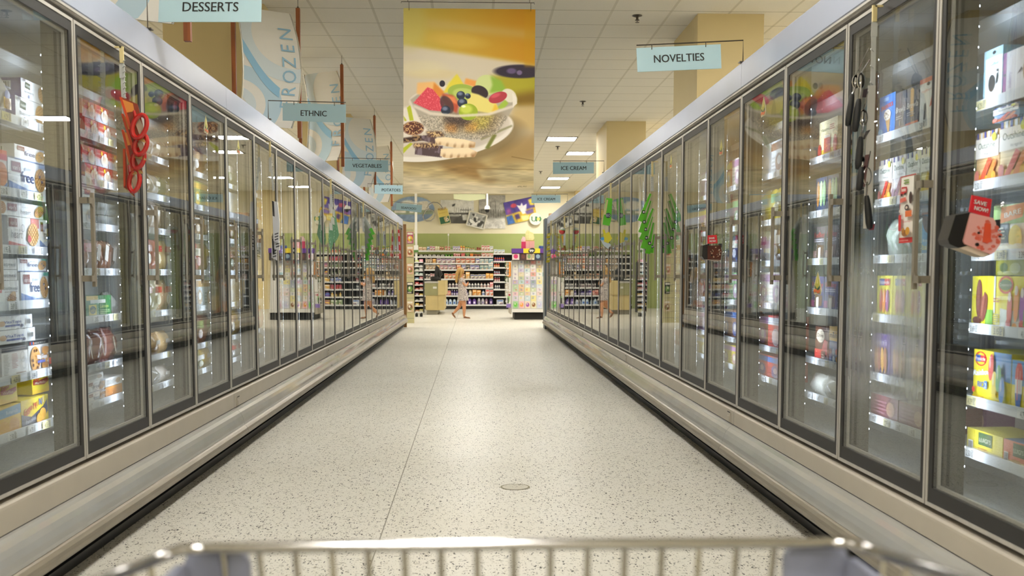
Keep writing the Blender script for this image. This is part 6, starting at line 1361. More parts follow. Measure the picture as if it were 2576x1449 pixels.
# ---- third left door: bags
for row, (h_, cs, nm) in enumerate(((.12, ('8f9298', '6f6a66', '9a938c'), 'gray wrapped'), (.12, ('6d5348', '8a8a86', '5f7050'), 'brown and gray'), (.16, ('8a7a68', 'b0a090', '7a6a52'), 'tan rolls'), (.17, ('c8a890', 'c2473c', 'd9c08a'), 'red and cream'), (.17, ('c9b89a', 'ddd0b4', 'c8a888'), 'cream bread'), (.12, ('a8783c', 'b89058', 'c7a878'), 'golden toast'), (.09, ('d8d8d4', 'c8c4bc', 'b8b0a8'), 'clear white'))):
    for k in range(3):
        bag('L', 2, row, 362+k*24, 385+k*24, h_, cs[k], '%s frozen bag, %s of three' % (nm, ('near', 'middle', 'far')[k]), (lambda b, w, h: (b.rect(0, w, h*.7, h, 'b03a38'), b.ell(w*.5, h*.35, w*.3, h*.25, 'e6dcc4'))) if row in (3, 4) else (lambda b, w, h: b.rect(w*.1, w*.7, h*.5, h*.8, 'd8d6d0')), seed=20+row*3+k)
# ---- nearest right door
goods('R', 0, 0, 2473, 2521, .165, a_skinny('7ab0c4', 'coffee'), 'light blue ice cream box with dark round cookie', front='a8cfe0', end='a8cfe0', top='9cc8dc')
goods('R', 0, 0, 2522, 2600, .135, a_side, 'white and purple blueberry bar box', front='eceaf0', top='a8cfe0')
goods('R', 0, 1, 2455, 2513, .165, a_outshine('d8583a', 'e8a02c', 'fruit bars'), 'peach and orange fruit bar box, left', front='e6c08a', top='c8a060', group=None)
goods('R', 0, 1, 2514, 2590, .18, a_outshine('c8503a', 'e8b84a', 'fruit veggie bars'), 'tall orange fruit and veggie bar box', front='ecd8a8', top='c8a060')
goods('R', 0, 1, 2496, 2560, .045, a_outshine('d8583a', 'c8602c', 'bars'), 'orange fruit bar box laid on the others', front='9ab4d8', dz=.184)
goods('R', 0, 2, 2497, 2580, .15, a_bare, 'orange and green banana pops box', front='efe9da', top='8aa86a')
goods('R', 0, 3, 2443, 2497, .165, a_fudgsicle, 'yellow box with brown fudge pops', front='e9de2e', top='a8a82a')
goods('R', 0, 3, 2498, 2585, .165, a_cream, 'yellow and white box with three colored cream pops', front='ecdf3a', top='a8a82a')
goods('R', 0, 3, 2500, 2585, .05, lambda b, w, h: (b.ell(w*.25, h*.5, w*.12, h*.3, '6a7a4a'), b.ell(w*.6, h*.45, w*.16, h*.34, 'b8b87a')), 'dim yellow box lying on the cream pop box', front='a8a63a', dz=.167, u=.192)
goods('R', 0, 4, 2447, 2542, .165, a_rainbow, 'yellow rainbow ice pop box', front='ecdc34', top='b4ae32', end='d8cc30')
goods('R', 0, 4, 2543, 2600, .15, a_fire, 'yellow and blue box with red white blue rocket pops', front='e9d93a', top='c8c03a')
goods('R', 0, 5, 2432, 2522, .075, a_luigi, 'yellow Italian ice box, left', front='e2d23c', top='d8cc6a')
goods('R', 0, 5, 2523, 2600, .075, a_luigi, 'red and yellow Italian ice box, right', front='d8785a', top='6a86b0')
goods('R', 0, 5, 2434, 2480, .09, a_plainlines('c8a8d0'), 'purple box standing behind the Italian ice', front='8c4a94', u=.36, d=.1)
# ---- second right door
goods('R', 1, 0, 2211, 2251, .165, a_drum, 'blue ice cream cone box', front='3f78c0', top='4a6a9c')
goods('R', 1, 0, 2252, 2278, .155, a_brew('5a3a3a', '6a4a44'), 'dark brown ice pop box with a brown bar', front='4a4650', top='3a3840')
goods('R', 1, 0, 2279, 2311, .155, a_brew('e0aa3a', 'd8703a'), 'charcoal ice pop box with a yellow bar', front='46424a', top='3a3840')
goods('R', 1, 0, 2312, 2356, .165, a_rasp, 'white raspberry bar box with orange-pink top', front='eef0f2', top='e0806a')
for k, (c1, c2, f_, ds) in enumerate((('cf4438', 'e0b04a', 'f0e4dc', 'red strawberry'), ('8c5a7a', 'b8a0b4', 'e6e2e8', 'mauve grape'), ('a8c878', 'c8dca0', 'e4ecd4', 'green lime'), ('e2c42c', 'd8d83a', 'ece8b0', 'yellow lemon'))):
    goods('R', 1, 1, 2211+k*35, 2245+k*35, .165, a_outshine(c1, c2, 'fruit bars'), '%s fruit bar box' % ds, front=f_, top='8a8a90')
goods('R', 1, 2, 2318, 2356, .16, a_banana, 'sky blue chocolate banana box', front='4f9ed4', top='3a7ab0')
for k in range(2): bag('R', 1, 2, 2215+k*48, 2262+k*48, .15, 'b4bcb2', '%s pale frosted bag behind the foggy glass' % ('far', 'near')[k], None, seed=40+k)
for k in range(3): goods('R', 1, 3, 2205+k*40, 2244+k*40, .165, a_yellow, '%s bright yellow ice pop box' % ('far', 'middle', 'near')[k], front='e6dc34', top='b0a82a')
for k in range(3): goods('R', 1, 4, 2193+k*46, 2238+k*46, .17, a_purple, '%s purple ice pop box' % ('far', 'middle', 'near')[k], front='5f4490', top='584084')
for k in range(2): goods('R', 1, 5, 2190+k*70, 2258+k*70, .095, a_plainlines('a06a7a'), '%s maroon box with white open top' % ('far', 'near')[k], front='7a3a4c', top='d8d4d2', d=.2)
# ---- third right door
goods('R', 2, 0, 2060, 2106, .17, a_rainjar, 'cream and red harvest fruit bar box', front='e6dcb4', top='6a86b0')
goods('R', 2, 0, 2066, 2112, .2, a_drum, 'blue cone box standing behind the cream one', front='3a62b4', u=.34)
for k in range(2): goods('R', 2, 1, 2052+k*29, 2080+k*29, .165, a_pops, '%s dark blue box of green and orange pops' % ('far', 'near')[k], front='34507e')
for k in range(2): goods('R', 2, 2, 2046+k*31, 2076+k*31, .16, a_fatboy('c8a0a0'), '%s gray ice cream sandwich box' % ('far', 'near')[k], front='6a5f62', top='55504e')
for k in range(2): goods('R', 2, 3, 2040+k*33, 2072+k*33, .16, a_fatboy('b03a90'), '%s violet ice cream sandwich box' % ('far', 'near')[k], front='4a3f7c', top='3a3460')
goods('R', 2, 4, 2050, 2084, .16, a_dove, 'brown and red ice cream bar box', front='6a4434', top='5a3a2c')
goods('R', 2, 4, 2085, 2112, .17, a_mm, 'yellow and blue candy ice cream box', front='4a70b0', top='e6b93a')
for k in range(2): bag('R', 2, 5, 2030+k*34, 2063+k*34, .1, 'd2d2ca', '%s white crinkled ice bag' % ('far', 'near')[k], None, seed=50+k)
# ---- doors farther along: only the sliver beside each post can be seen
PALS = {'L': ('d8cfc0', 'c2473c', 'b89468', 'e2e2e0', '7a8a4a', 'd8b23c', '8a5a44', 'c8d0d8'), 'R': ('4a72b4', 'e0e4e8', 'c44a42', 'e2cc3c', 'b888b8', '7fae7a', 'ece8e0', '8a5a44')}
_gen = {}
def gen_mesh(S, kind, c1, c2, w, h):
    k = (S, kind, c1, c2)
    if k not in _gen:
        if kind == 'box':
            def art(b, w, h): b.rect(0, w, h*.72, h*.94, c2); b.ell(w*.6, h*.36, w*.28, h*.26, mixc(c2, c1, .3)); b.ell(w*.62, h*.4, w*.14, h*.13, mixc(c1, 'ffffff', .6)); b.lines(w*.08, w*.4, h*.1, h*.55, 4, mixc(c1, '404040', .4), 5)
            _gen[k] = carton(w, h, .14, art, front=c1).mesh('frozen_food_box', ['printed_card'])
        else: _gen[k] = pouch(w, h, .08, c1, lambda b, w, h: (b.rect(0, w, h*.6, h, c2), b.ell(w*.5, h*.3, w*.3, h*.24, mixc(c1, 'ffffff', .5))), seed=len(_gen))
    return _gen[k]
for S in 'LR':
    yj = YL0 if S == 'L' else YR0; pal = PALS[S]
    for door in (3, 4, 5, 6):
        ga, gb = yj+(door-1)*P, yj+door*P; Xp = XL if S == 'L' else XR
        y0 = (ga+.05)*(Xp+.161)/Xp-.03; y1 = gb*(Xp+.161)/(Xp+.1)+.06; n = max(2, int((y1-y0)/.17)); w = (y1-y0)/n
        for row, z in enumerate(shelf_set(S, door)):
            nxt = ([1.82]+shelf_set(S, door))[row]; h = min(.17, nxt-z-.04); rr = random.Random(door*13+row+(50 if S == 'R' else 0))
            c1, c2 = rr.sample(pal, 2); kind = 'bag' if (S == 'L' and row % 3 != 1) or rr.random() < .2 else 'box'
            for k in range(n):
                if rr.random() < .3: c1, c2 = rr.sample(pal, 2)
                m_ = gen_mesh(S, kind, c1, c2, .15, .15); ww = max(v.co.x for v in m_.vertices)
                yy = y0+k*w if S == 'L' else y1-k*w
                o = put(S, m_, 'frozen_food_box' if kind == 'box' else 'frozen_food_bag', 'frozen food box' if kind == 'box' else 'frozen food bag', '%s frozen %s, %s along %s shelf, %s' % (hue_word(c1), kind, ORD[k], SHW[row], DOORW[S, door]), yy, z, .165)
                o.scale = ((w-.004)/ww, 1, h/.15)
# ================================================================== clip strips, packs and stickers on the door fronts
def strip(label, S, y, top, bot, wpx=9, hook=('e6d49a')):
    """hanging merchandising strip: hook over the door top, translucent strip with prongs"""
    s = -1 if S == 'L' else 1; A, B_ = atY(top[0], top[1], y), atY(bot[0], bot[1], y)
    t = thing('clip_strip', label, 'clip strip', A, group='merchandising clip strips'); w = wpx*y/FPX/2
    d_ = B_-A; b = MB(hook); b.box(-w*.9, w*.9, -.006, .004, -.055*y/4, .006); xd = s*(XL-.013 if S == 'L' else XR-.013)-A.x
    b.box(min(0, xd), max(0, xd), -.006, .004, .0, .006); b.build('hook', 'printed_card', t)
    b = MB('d6d5cf'); b.loft([[(-w, -.001, -.05*y/4), (w, -.001, -.05*y/4), (w, .001, -.05*y/4), (-w, .001, -.05*y/4)], [(d_.x-w, -.001, d_.z), (d_.x+w, -.001, d_.z), (d_.x+w, .001, d_.z), (d_.x-w, .001, d_.z)]])
    b.box(-w*1.3, w*1.3, -.003, -.0015, -.11*y/4, -.06*y/4, 'f0efe8'); b.plane((-w, -.0032, -.10*y/4), (1, 0, 0), (0, 0, 1)); b.lines(0, w*2, 0, .03*y/4, 3, '8a8a86', 1)
    for k in range(10):
        q = .2+.075*k; c_ = d_*q; b.tube([c_, c_+Vector((-s*.014, -.012, .006))], .0022, 4)
    b.build('strip', 'clear_card', t)
    return t
def face_y(S, u, v, off=.04): return atX(u, v, -(XL-off) if S == 'L' else XR-off).y
def W_(y, pts, lat=0): return [atY(u, v, y+lat) for u, v in pts]
def flat(b, pts, th, col, mat=None):
    """solid slab with the given outline facing down the aisle"""
    pts = list(pts); ar = sum(pts[i].x*pts[(i+1) % len(pts)].z-pts[(i+1) % len(pts)].x*pts[i].z for i in range(len(pts)))
    if ar < 0: pts = pts[::-1]
    n = len(b.v); k = len(pts); b.v += [tuple(p) for p in pts]+[(p.x, p.y+th, p.z) for p in pts]
    b.face([n+i for i in range(k)], col, mat); b.face([n+k+i for i in range(k)][::-1], col, mat)
    for i in range(k): b.face([n+(i+1) % k, n+i, n+k+i, n+k+(i+1) % k], col, mat)
def recent(o):
    c = Vector((0, 0, 0)); vs = o.data.vertices
    for v in vs: c += v.co
    c /= len(vs); o.data.transform(Matrix.Translation(-c)); o.location = c; return o
# red loop handled cutters on orange cards, left
y = face_y('L', *(306, 121))
strip('clip strip with red gadgets on the second left door', 'L', y, (306, 121), (313, 300), 10)
for k, (card, lc, lr, rot, nm) in enumerate((([(300, 244), (306, 244), (346, 262), (352, 285), (371, 362), (332, 345)], (351, 318), (17, 30), .3, 'topmost'), ([(304, 286), (310, 286), (340, 335), (369, 404), (338, 396)], (354, 364), (15, 26), .3, 'second'), ([(305, 326), (311, 326), (340, 380), (360, 436), (332, 440)], (348, 399), (14, 25), .28, 'third'), ([(309, 374), (316, 374), (322, 440), (340, 497), (311, 472)], (338, 455), (13, 27), .15, 'lowest'))):
    yy = y-.03+.02*k; b = MB(); flat(b, W_(yy, card), .003, '8a3a22'); e0, e1, e2 = card[0], card[1], card[-1]; flat(b, W_(yy-.003, [e0, (e0[0]+6, e0[1]), (e2[0]+5, e2[1]-6), e2]), .002, 'cc4a22')
    q = [card[0], card[1], ((card[1][0]+card[2][0])/2+3, (card[1][1]+card[2][1])/2+20), (card[0][0]+14, card[0][1]+60)]
    flat(b, W_(yy-.002, [(e0[0]+8, e0[1]+6), (e0[0]+34, e0[1]+16), (e0[0]+38, e0[1]+36), (e0[0]+16, e0[1]+40)]), .001, 'd98a3c'); flat(b, W_(yy-.002, [card[-2], (card[-2][0]-14, card[-2][1]-18), card[-1]]), .001, 'b08a50')
    c_, s_ = math.cos(rot), math.sin(rot); path = []
    for i in range(18):
        a = 2*math.pi*i/18; p_, q_ = lr[0]*math.cos(a), lr[1]*math.sin(a); path.append((lc[0]+p_*c_-q_*s_*-1*-1, lc[1]+p_*s_*1+q_*c_))
    b.tube([atY(u, v, yy-.014) for u, v in path], .0095, 8, 'b01c18', 1, closed=True); b.tube([atY(lc[0]-20+6, lc[1]-40, yy-.012), atY(lc[0]-9, lc[1]-18, yy-.013)], [.005, .009], 8, 'b01e1a', 1)
    flat(b, W_(yy-.004, [(lc[0]+p2*.6, lc[1]+q2*.7) for p2, q2 in ((-lr[0], -lr[1]*.3), (0, -lr[1]), (lr[0], .2*lr[1]), (0, lr[1]))]), .001, 'c9b49a')
    tag(recent(b.build('kitchen_gadget', ['printed_card', 'printed_film'], smooth=40)), 'red loop-handled gadget on orange card, %s on the left clip strip' % nm, 'kitchen gadget', 'red gadgets on the clip strip')
# ice cream scoops with black handles, right
y = face_y('R', *(2200, 18))
strip('long white clip strip of ice cream scoops on the second right door', 'R', y, (2200, 18), (2188, 570), 12)
b = MB('c9c7c0'); flat(b, W_(y-.012, [(2184, 215), (2203, 215), (2190, 575), (2172, 575)]), .002, 'cfccc4'); flat(b, W_(y-.014, [(2172, 225), (2184, 222), (2179, 245), (2169, 245)]), .002, '3a2c30'); flat(b, W_(y-.014, [(2178, 330), (2190, 326), (2176, 350), (2170, 350)]), .002, '2a2426'); flat(b, W_(y-.014, [(2176, 390), (2187, 388), (2176, 470), (2166, 470)]), .002, '6a4a48'); flat(b, W_(y-.014, [(2160, 424), (2178, 416), (2176, 430), (2158, 434)]), .002, '8a2a4a'); flat(b, W_(y-.014, [(2189, 568), (2201, 563), (2198, 578), (2186, 579)]), .002, '7a2434')
tag(recent(b.build('backing_card', 'printed_card')), 'long pale backing card behind the hanging scoops', 'card')
for k, (ht, hb, hw, bowl, top) in enumerate((((2144, 236), (2132, 318), 8, (2153, 205, 9, 17), (2186, 120)), ((2161, 249), (2150, 332), 9, (2166, 203, 10, 20), (2188, 150)), ((2165, 344), (2158, 427), 9, (2172, 296, 10, 21), (2184, 230)), ((2167, 420), (2161, 480), 9, (2170, 402, 5, 8), (2182, 330)), ((2180, 492), (2188, 577), 9, (2182, 444, 10, 22), (2190, 380)))):
    yy = y-.03-.012*(k % 2)+.004*k; b = MB(); a, c_ = atY(ht[0], ht[1], yy), atY(hb[0], hb[1], yy); r_ = hw*yy/FPX
    b.tube([a, a.lerp(c_, .12), a.lerp(c_, .4), a.lerp(c_, .8), a.lerp(c_, .97), c_], [r_*.55, r_*.8, r_, r_*1.02, r_*.8, r_*.3], 10, mat=1)
    bc = atY(bowl[0], bowl[1], yy); b.tube([a, atY((ht[0]+bowl[0])/2, (ht[1]+bowl[1]+bowl[3])/2, yy), bc+Vector((0, 0, -bowl[3]*yy/FPX*.6))], .0032, 6)
    n = 14; rx, rz = bowl[2]*yy/FPX, bowl[3]*yy/FPX
    rings = [[bc+Vector((rx*f*math.cos(t_), -.016*(1-f*f)**.5*-1, rz*f*math.sin(t_))) for t_ in [2*math.pi*i/n for i in range(n)]] for f in (.08, .4, .7, .9, 1.)]
    b.loft(rings, cap=False); b.tube([bc+Vector((rx*math.cos(t_), 0, rz*math.sin(t_))) for t_ in [2*math.pi*i/n for i in range(n)]], .0016, 5, closed=True)
    b.tube([bc+Vector((0, 0, rz)), atY(top[0], top[1], yy)], .0015, 4)
    tag(recent(b.build('ice_cream_scoop', ['chrome', 'black_plastic'], smooth=60)), 'metal ice cream scoop with black handle, %s hanging on the strip' % ('topmost left', 'second from top', 'middle', 'partly hidden fourth', 'lowest')[k], 'ice cream scoop', 'ice cream scoops on the clip strip')
# green utensil packs, right
y = face_y('R', 1641, 408, .055)
strip('clip strip with green packs on the right row', 'R', y, (1641, 408), (1642, 480), 6)
for k, (a, c_, w_) in enumerate((((1638, 488), (1610, 556), 13), ((1638, 505), (1612, 585), 13), ((1644, 525), (1614, 603), 13), ((1642, 545), (1618, 625), 14), ((1645, 560), (1629, 638), 13), ((1646, 590), (1638, 636), 11))):
    yy = y-.06+.015*k; d_ = Vector((c_[0]-a[0], c_[1]-a[1])).normalized(); n_ = Vector((-d_.y, d_.x))*w_*.5; b = MB()
    P4 = [(a[0]+n_.x*.6, a[1]+n_.y*.6), (c_[0]+n_.x, c_[1]+n_.y), (c_[0]-n_.x, c_[1]-n_.y), (a[0]-n_.x*.6, a[1]-n_.y*.6)]
    flat(b, W_(yy, P4), .012, '57b81e'); m2 = ((a[0]+2*c_[0])/3, (a[1]+2*c_[1])/3)
    flat(b, W_(yy-.001, [(m2[0]+n_.x*.7*math.cos(t_)-n_.y*.7*math.sin(t_), m2[1]+n_.y*.7*math.cos(t_)+n_.x*.7*math.sin(t_)) for t_ in [2*math.pi*i/12 for i in range(12)]]), .001, '1c2420')
    flat(b, W_(yy-.002, [(m2[0]+n_.x*.35*math.cos(t_)-n_.y*.35*math.sin(t_), m2[1]+n_.y*.35*math.cos(t_)+n_.x*.35*math.sin(t_)) for t_ in [2*math.pi*i/10 for i in range(10)]]), .001, 'd8dcd8')
    flat(b, W_(yy-.001, [(a[0]-n_.x*.5, a[1]-n_.y*.5), (a[0]-n_.x*.15, a[1]-n_.y*.15), (m2[0]-n_.x*.5, m2[1]-n_.y*.5), (m2[0]-n_.x*.9, m2[1]-n_.y*.9)]), .001, 'c9c4a0')
    tag(recent(b.build('utensil_pack', 'printed_film')), 'bright green utensil pack, %s hanging on the right row strip' % ORD[k], 'utensil pack', 'green utensil packs on the right')
y = face_y('R', *(1536, 462))
strip('clip strip with a green bag and scraper farther down the right row', 'R', y, (1536, 462), (1535, 500), 5)
b = MB(); flat(b, W_(y-.02, [(1525, 498), (1541, 500), (1537, 556), (1533, 568), (1516, 565)]), .03, '58bb22'); flat(b, W_(y-.022, [(1526, 502), (1530, 503), (1524, 540), (1519, 540)]), .002, 'd0c48a'); flat(b, W_(y-.024, [(1530+6.5*math.cos(t_), 542+6.5*math.sin(t_)) for t_ in [2*math.pi*i/14 for i in range(14)]]), .002, '1c2a3a'); o = recent(b.build('utensil_bag', 'printed_film'))
b2 = MB(); c_ = atY(1530, 542, y-.026)-o.location; b2.plane(c_, (1, 0, 0), (0, 0, 1)); b2.text('ISO', 0, -.012, .034, 'd8dee4', width=.04); b2.build('badge_letters', 'printed_card', o)
tag(o, 'green bag with round dark badge hanging over the scraper pack', 'utensil bag')
b = MB(); flat(b, W_(y-.02, [(1517, 590), (1532, 583), (1540, 600), (1530, 612), (1520, 608)]), .014, 'e0d23a'); flat(b, W_(y-.016, [(1510, 602), (1520, 600), (1537, 616), (1530, 626), (1519, 618)]), .01, 'c9d4d8'); flat(b, W_(y-.022, [(1511, 598), (1519, 596), (1520, 604), (1512, 604)]), .008, '4a9ad0'); flat(b, W_(y-.024, [(1516, 578), (1521, 577), (1524, 588), (1518, 589)]), .008, 'dcd02c'); tag(recent(b.build('scraper_pack', 'printed_film')), 'yellow and blue scraper pack hanging below the green bag', 'utensil pack')
y = face_y('R', 1420, 545, .07); strip('clip strip with a red topped toy pack near the far right', 'R', y, (1420, 545), (1420, 580), 4)
b = MB(); c_ = atY(1414, 582, y); b.ball(c_, .045, .04, .045, 12, 8, 'cc4440'); b.ball(c_+Vector((.005, -.004, .03)), .042, .036, .028, 12, 6, 'e2e6d8'); b.ball(c_+Vector((.004, -.006, .018)), .044, .036, .014, 12, 6, '9abf6a'); flat(b, W_(y, [(1412, 594), (1420, 592), (1423, 610), (1416, 612)]), .02, 'd8a02a'); flat(b, W_(y+.004, [(1415, 612), (1421, 610), (1425, 630), (1421, 632)]), .015, '7a5a24'); tag(recent(b.build('toy_pack', 'printed_film', smooth=50)), 'red and green ball-topped pack with yellow sleeve on the right', 'toy pack')
y = face_y('R', *(1386, 556)); strip('clip strip of yellow tags at the far right row end', 'R', y, (1386, 556), (1386, 600), 4)
for k in range(5):
    u, v = 1379.5-.2*k+(k % 2), 594+k*15.2; b = MB(); flat(b, W_(y-.01+.01*k, [(u-3, v-6), (u+6, v-8), (u+4, v+5), (u-5, v+6)]), .015, 'cfc02c'); flat(b, W_(y-.012+.01*k, [(u-1, v-4), (u+4, v-5), (u+3, v-1), (u-2, v)]), .001, 'e8e0a0'); tag(recent(b.build('yellow_pack', 'printed_film')), 'yellow pack, %s from top at the far right row end' % ORD[k], 'small pack', 'yellow packs on the far clip strip')
# left row packs
y = face_y('L', *(679, 358)); strip('clip strip with white sock-like packs on the left row', 'L', y, (679, 358), (688, 480), 5)
for k, (pts, c_, c2) in enumerate((([(684, 505), (698, 508), (703, 560), (701, 612), (688, 606)], 'dddde0', '2a2a2e'), ([(686, 560), (700, 566), (704, 630), (690, 626)], 'd8d8dc', '8a4a50'), ([(684, 600), (694, 604), (696, 655), (683, 648)], 'cfcfd2', '3a3a40'))):
    b = MB(); yy = y-.05+.03*k; flat(b, W_(yy, pts), .02, c_); q = pts[0]; flat(b, W_(yy-.002, [q, (q[0]+5, q[1]+2), (q[0]+7, q[1]+40), (q[0]+2, q[1]+38)]), .002, c2)
    e = pts[-2]
    for j in range(3): flat(b, W_(yy-.002, [(e[0]-10, e[1]-24+7*j), (e[0]-1, e[1]-27+7*j), (e[0]-1, e[1]-24+7*j), (e[0]-10, e[1]-21+7*j)]), .002, '55555a')
    tag(recent(b.build('towel_pack', 'printed_film')), 'white and black packaged kitchen towel, %s on the left strip' % ('top', 'middle', 'lowest')[k], 'towel pack', 'white towel packs on the left')
y = face_y('L', *(832, 452)); strip('clip strip with green oven mitts on the left row', 'L', y, (832, 452), (836, 520), 5)
for k, (pts, nm) in enumerate((([(836, 525), (842, 530), (852, 590), (846, 605), (838, 585)], 'rear'), ([(832, 545), (841, 548), (846, 595), (842, 612), (834, 600)], 'front'), ([(828, 560), (836, 562), (838, 610), (832, 630), (826, 605)], 'lowest'))):
    b = MB(); yy = y+.02-.03*k; P_ = W_(yy, pts); flat(b, P_, .025, '6f9f7a'); rr = random.Random(k)
    for j in range(26): u = pts[3][0]-6+rr.uniform(-4, 6); v = 560+rr.uniform(-10, 40)+10*k; flat(b, W_(yy-.002, [(u, v), (u+1.6, v), (u+1.6, v+1.6), (u, v+1.6)]), .001, 'a9c8ac')
    flat(b, W_(yy-.003, [(pts[0][0], pts[0][1]), (pts[1][0], pts[1][1]), (pts[1][0]+1, pts[1][1]+18), (pts[0][0]+1, pts[0][1]+18)]), .002, 'd8d8cc'); tag(recent(b.build('oven_mitt', 'printed_matte')), 'green checked oven mitt, %s of the hanging bunch' % nm, 'oven mitt', 'green oven mitts on the left')
y = face_y('L', *(914, 510)); strip('clip strip with a fan of green packs on the left row', 'L', y, (914, 510), (916, 545), 4)
for k in range(6):
    a, c_ = (916+.8*k, 545+12*k), (940-3.2*k, 590+13*k); b = MB(); d_ = Vector((c_[0]-a[0], c_[1]-a[1])).normalized(); n_ = Vector((-d_.y, d_.x))*3.8; m2 = (a[0]*.35+c_[0]*.65, a[1]*.35+c_[1]*.65); yy = y-.06+.015*k
    flat(b, W_(yy, [(a[0]+n_.x*.6, a[1]+n_.y*.6), (m2[0]+n_.x, m2[1]+n_.y), (m2[0]-n_.x, m2[1]-n_.y), (a[0]-n_.x*.6, a[1]-n_.y*.6)]), .012, 'a9b0a8'); flat(b, W_(yy, [(m2[0]+n_.x, m2[1]+n_.y), (c_[0]+n_.x, c_[1]+n_.y), (c_[0]-n_.x, c_[1]-n_.y), (m2[0]-n_.x, m2[1]-n_.y)]), .012, '4fae2c'); tag(recent(b.build('utensil_pack', 'printed_film')), 'gray pack with green end, %s from top of the left fan' % ORD[k], 'utensil pack', 'green ended packs on the left')
y = face_y('L', *(965, 545)); strip('clip strip with a steel ladle at the far left', 'L', y, (965, 545), (967, 590), 4)
c_ = atY(970, 634, y-.03); b = MB(); b.ball(c_, .034, .02, .045, 12, 8); b.tube([c_+Vector((0, 0, .04)), atY(968, 590, y-.03)], .006, 6); tag(recent(b.build('ladle', 'chrome', smooth=60)), 'shiny steel ladle hanging at the far left', 'ladle')
y = face_y('L', *(1001, 560)); strip('clip strip of red packs at the far end of the left row', 'L', y, (1001, 560), (1001, 600), 4)
for k in range(3): u, v = 1003+1.2*k, 590+22*k; b = MB(); flat(b, W_(y-.02+.015*k, [(u-2, v-12), (u+2, v-12), (u+4, v+16), (u-1, v+18)]), .012, 'c0343a'); flat(b, W_(y-.022+.015*k, [(u-1, v-4), (u+1.5, v-4), (u+2, v+4), (u-.5, v+4)]), .001, 'e2d8d4'); tag(recent(b.build('red_pack', 'printed_film')), 'narrow red pack, %s from top at the far left end' % ORD[k], 'small pack', 'red packs at the far left')
# coupon dispensers on suction cups
def dispenser(label, y, face, side, bottom, sign, cups, fcol, scol, pop):
    c0 = atY(face[0][0], face[0][1], y); t = thing('coupon_dispenser', label, 'coupon dispenser', c0)
    M_ = Matrix.Translation(-c0)
    def fin(b, nm, mats, sm=None):
        o = b.build(nm, mats, t, smooth=sm); o.data.transform(M_); return o
    b = MB(); flat(b, W_(y, side), .06, scol); flat(b, W_(y+.002, bottom), .05, 'd9c9b4'); fin(b, 'housing', 'painted_plastic')
    b = MB(); flat(b, W_(y-.006, face), .05, fcol); rr = random.Random(2)
    xs = [p[0] for p in face]; ys = [p[1] for p in face]; w_ = max(xs)-min(xs); h_ = max(ys)-min(ys); cx, cy = sum(xs)/len(xs), sum(ys)/len(ys)
    for k in range(46):
        a = rr.random()*6.28; r_ = rr.random()**.5*.36; u, v = cx+w_*r_*math.cos(a), cy+h_*r_*math.sin(a); e = w_*rr.uniform(.03, .07)
        flat(b, W_(y-.0066-.00004*k, [(u+e*math.cos(t_), v+e*.8*math.sin(t_)) for t_ in (0, 1, 2, 3, 4, 5)]), .00055+.00004*k, pop[k % 2])
    flat(b, W_(y-.0090, [(cx-.12*w_, cy+.16*h_), (cx-.05*w_, cy-.3*h_), (cx+.1*w_, cy-.28*h_), (cx+.1*w_, cy+.14*h_), (cx, cy+.2*h_)]), .0025, pop[2])
    for u, v, e in ((-.22, -.06, .03), (-.26, .22, .05), (.34, .02, .03)): flat(b, W_(y-.0098, [(cx+u*w_+e*w_*math.cos(t_), cy+v*h_+e*w_*math.sin(t_)) for t_ in [2*math.pi*i/10 for i in range(10)]]), .0036, '1a1512')
    fin(b, 'printed_face', 'printed_film')
    b = MB(); S4 = W_(y-.004, sign); flat(b, S4, .004, 'd0222c'); u_, w__ = S4[1]-S4[0], S4[0]-S4[3]; b.plane(S4[3]+Vector((0, -.0012, 0)), u_.normalized(), w__.normalized()); a_, h2 = u_.length, w__.length
    for dx, dy, cc_ in ((.012, -.012, '161214'), (0, 0, 'f4f0ea')):
        b.text('SAVE', a_*(.44+dx), h2*(.52+dy), h2*.34, cc_, width=a_*.62, bold=a_*.014, rot=-.03); b.text('NOW!', a_*(.53+dx), h2*(.16+dy), h2*.34, cc_, width=a_*.68, bold=a_*.014, rot=-.03)
    fin(b, 'save_now_sign', 'printed_card')
    xg = XR-.0025; b = MB()
    for u, v, r_ in cups:
        b = MB(); c_ = atY(u, v, y+.02); rr_ = r_*y/FPX; n = 16
        for (f0, x0), (f1, x1) in (((1., 0), (.9, -.006)), ((.9, -.006), (.4, -.012)), ((.4, -.012), (.3, -.026))):
            b.loft([[Vector((xg+x0, c_.y+rr_*f0*math.cos(t_), c_.z+rr_*f0*math.sin(t_))) for t_ in [2*math.pi*i/n for i in range(n)]], [Vector((xg+x1, c_.y+rr_*f1*math.cos(t_), c_.z+rr_*f1*math.sin(t_))) for t_ in [2*math.pi*i/n for i in range(n)]]], cap=False)
        fin(b, 'suction_cup', 'clear_film', 60)
    mx = max(face, key=lambda p: p[0]); a = atY(mx[0]-3, mx[1]-25*4/y*.5, y+.02); b = MB(); b.box(a.x-.01, xg-.022, y, y+.035, a.z-.0, a.z+.022); b.build('arm', 'black_plastic', t).data.transform(M_)
dispenser('pink strawberry coupon dispenser with SAVE NOW sign on the nearest right door', 2.64, [(2442.6, 535.7), (2499, 548.7), (2505, 559), (2508, 576), (2519, 593.6), (2516.5, 614), (2502, 634), (2492, 640), (2428, 614), (2424, 606)], [(2442, 534), (2403.5, 541), (2384.6, 602), (2389, 614), (2412, 624), (2434, 618), (2452, 560)], [(2412, 624), (2432, 612), (2497, 638), (2476, 647)], [(2445.5, 490.7), (2495.7, 501), (2489, 547), (2438, 532.8)], [(2506, 524, 13), (2530, 518, 13), (2520, 600, 12)], 'e6a8a0', '0c0a09', ('dc7462', 'd4604c', 'dc5030'))
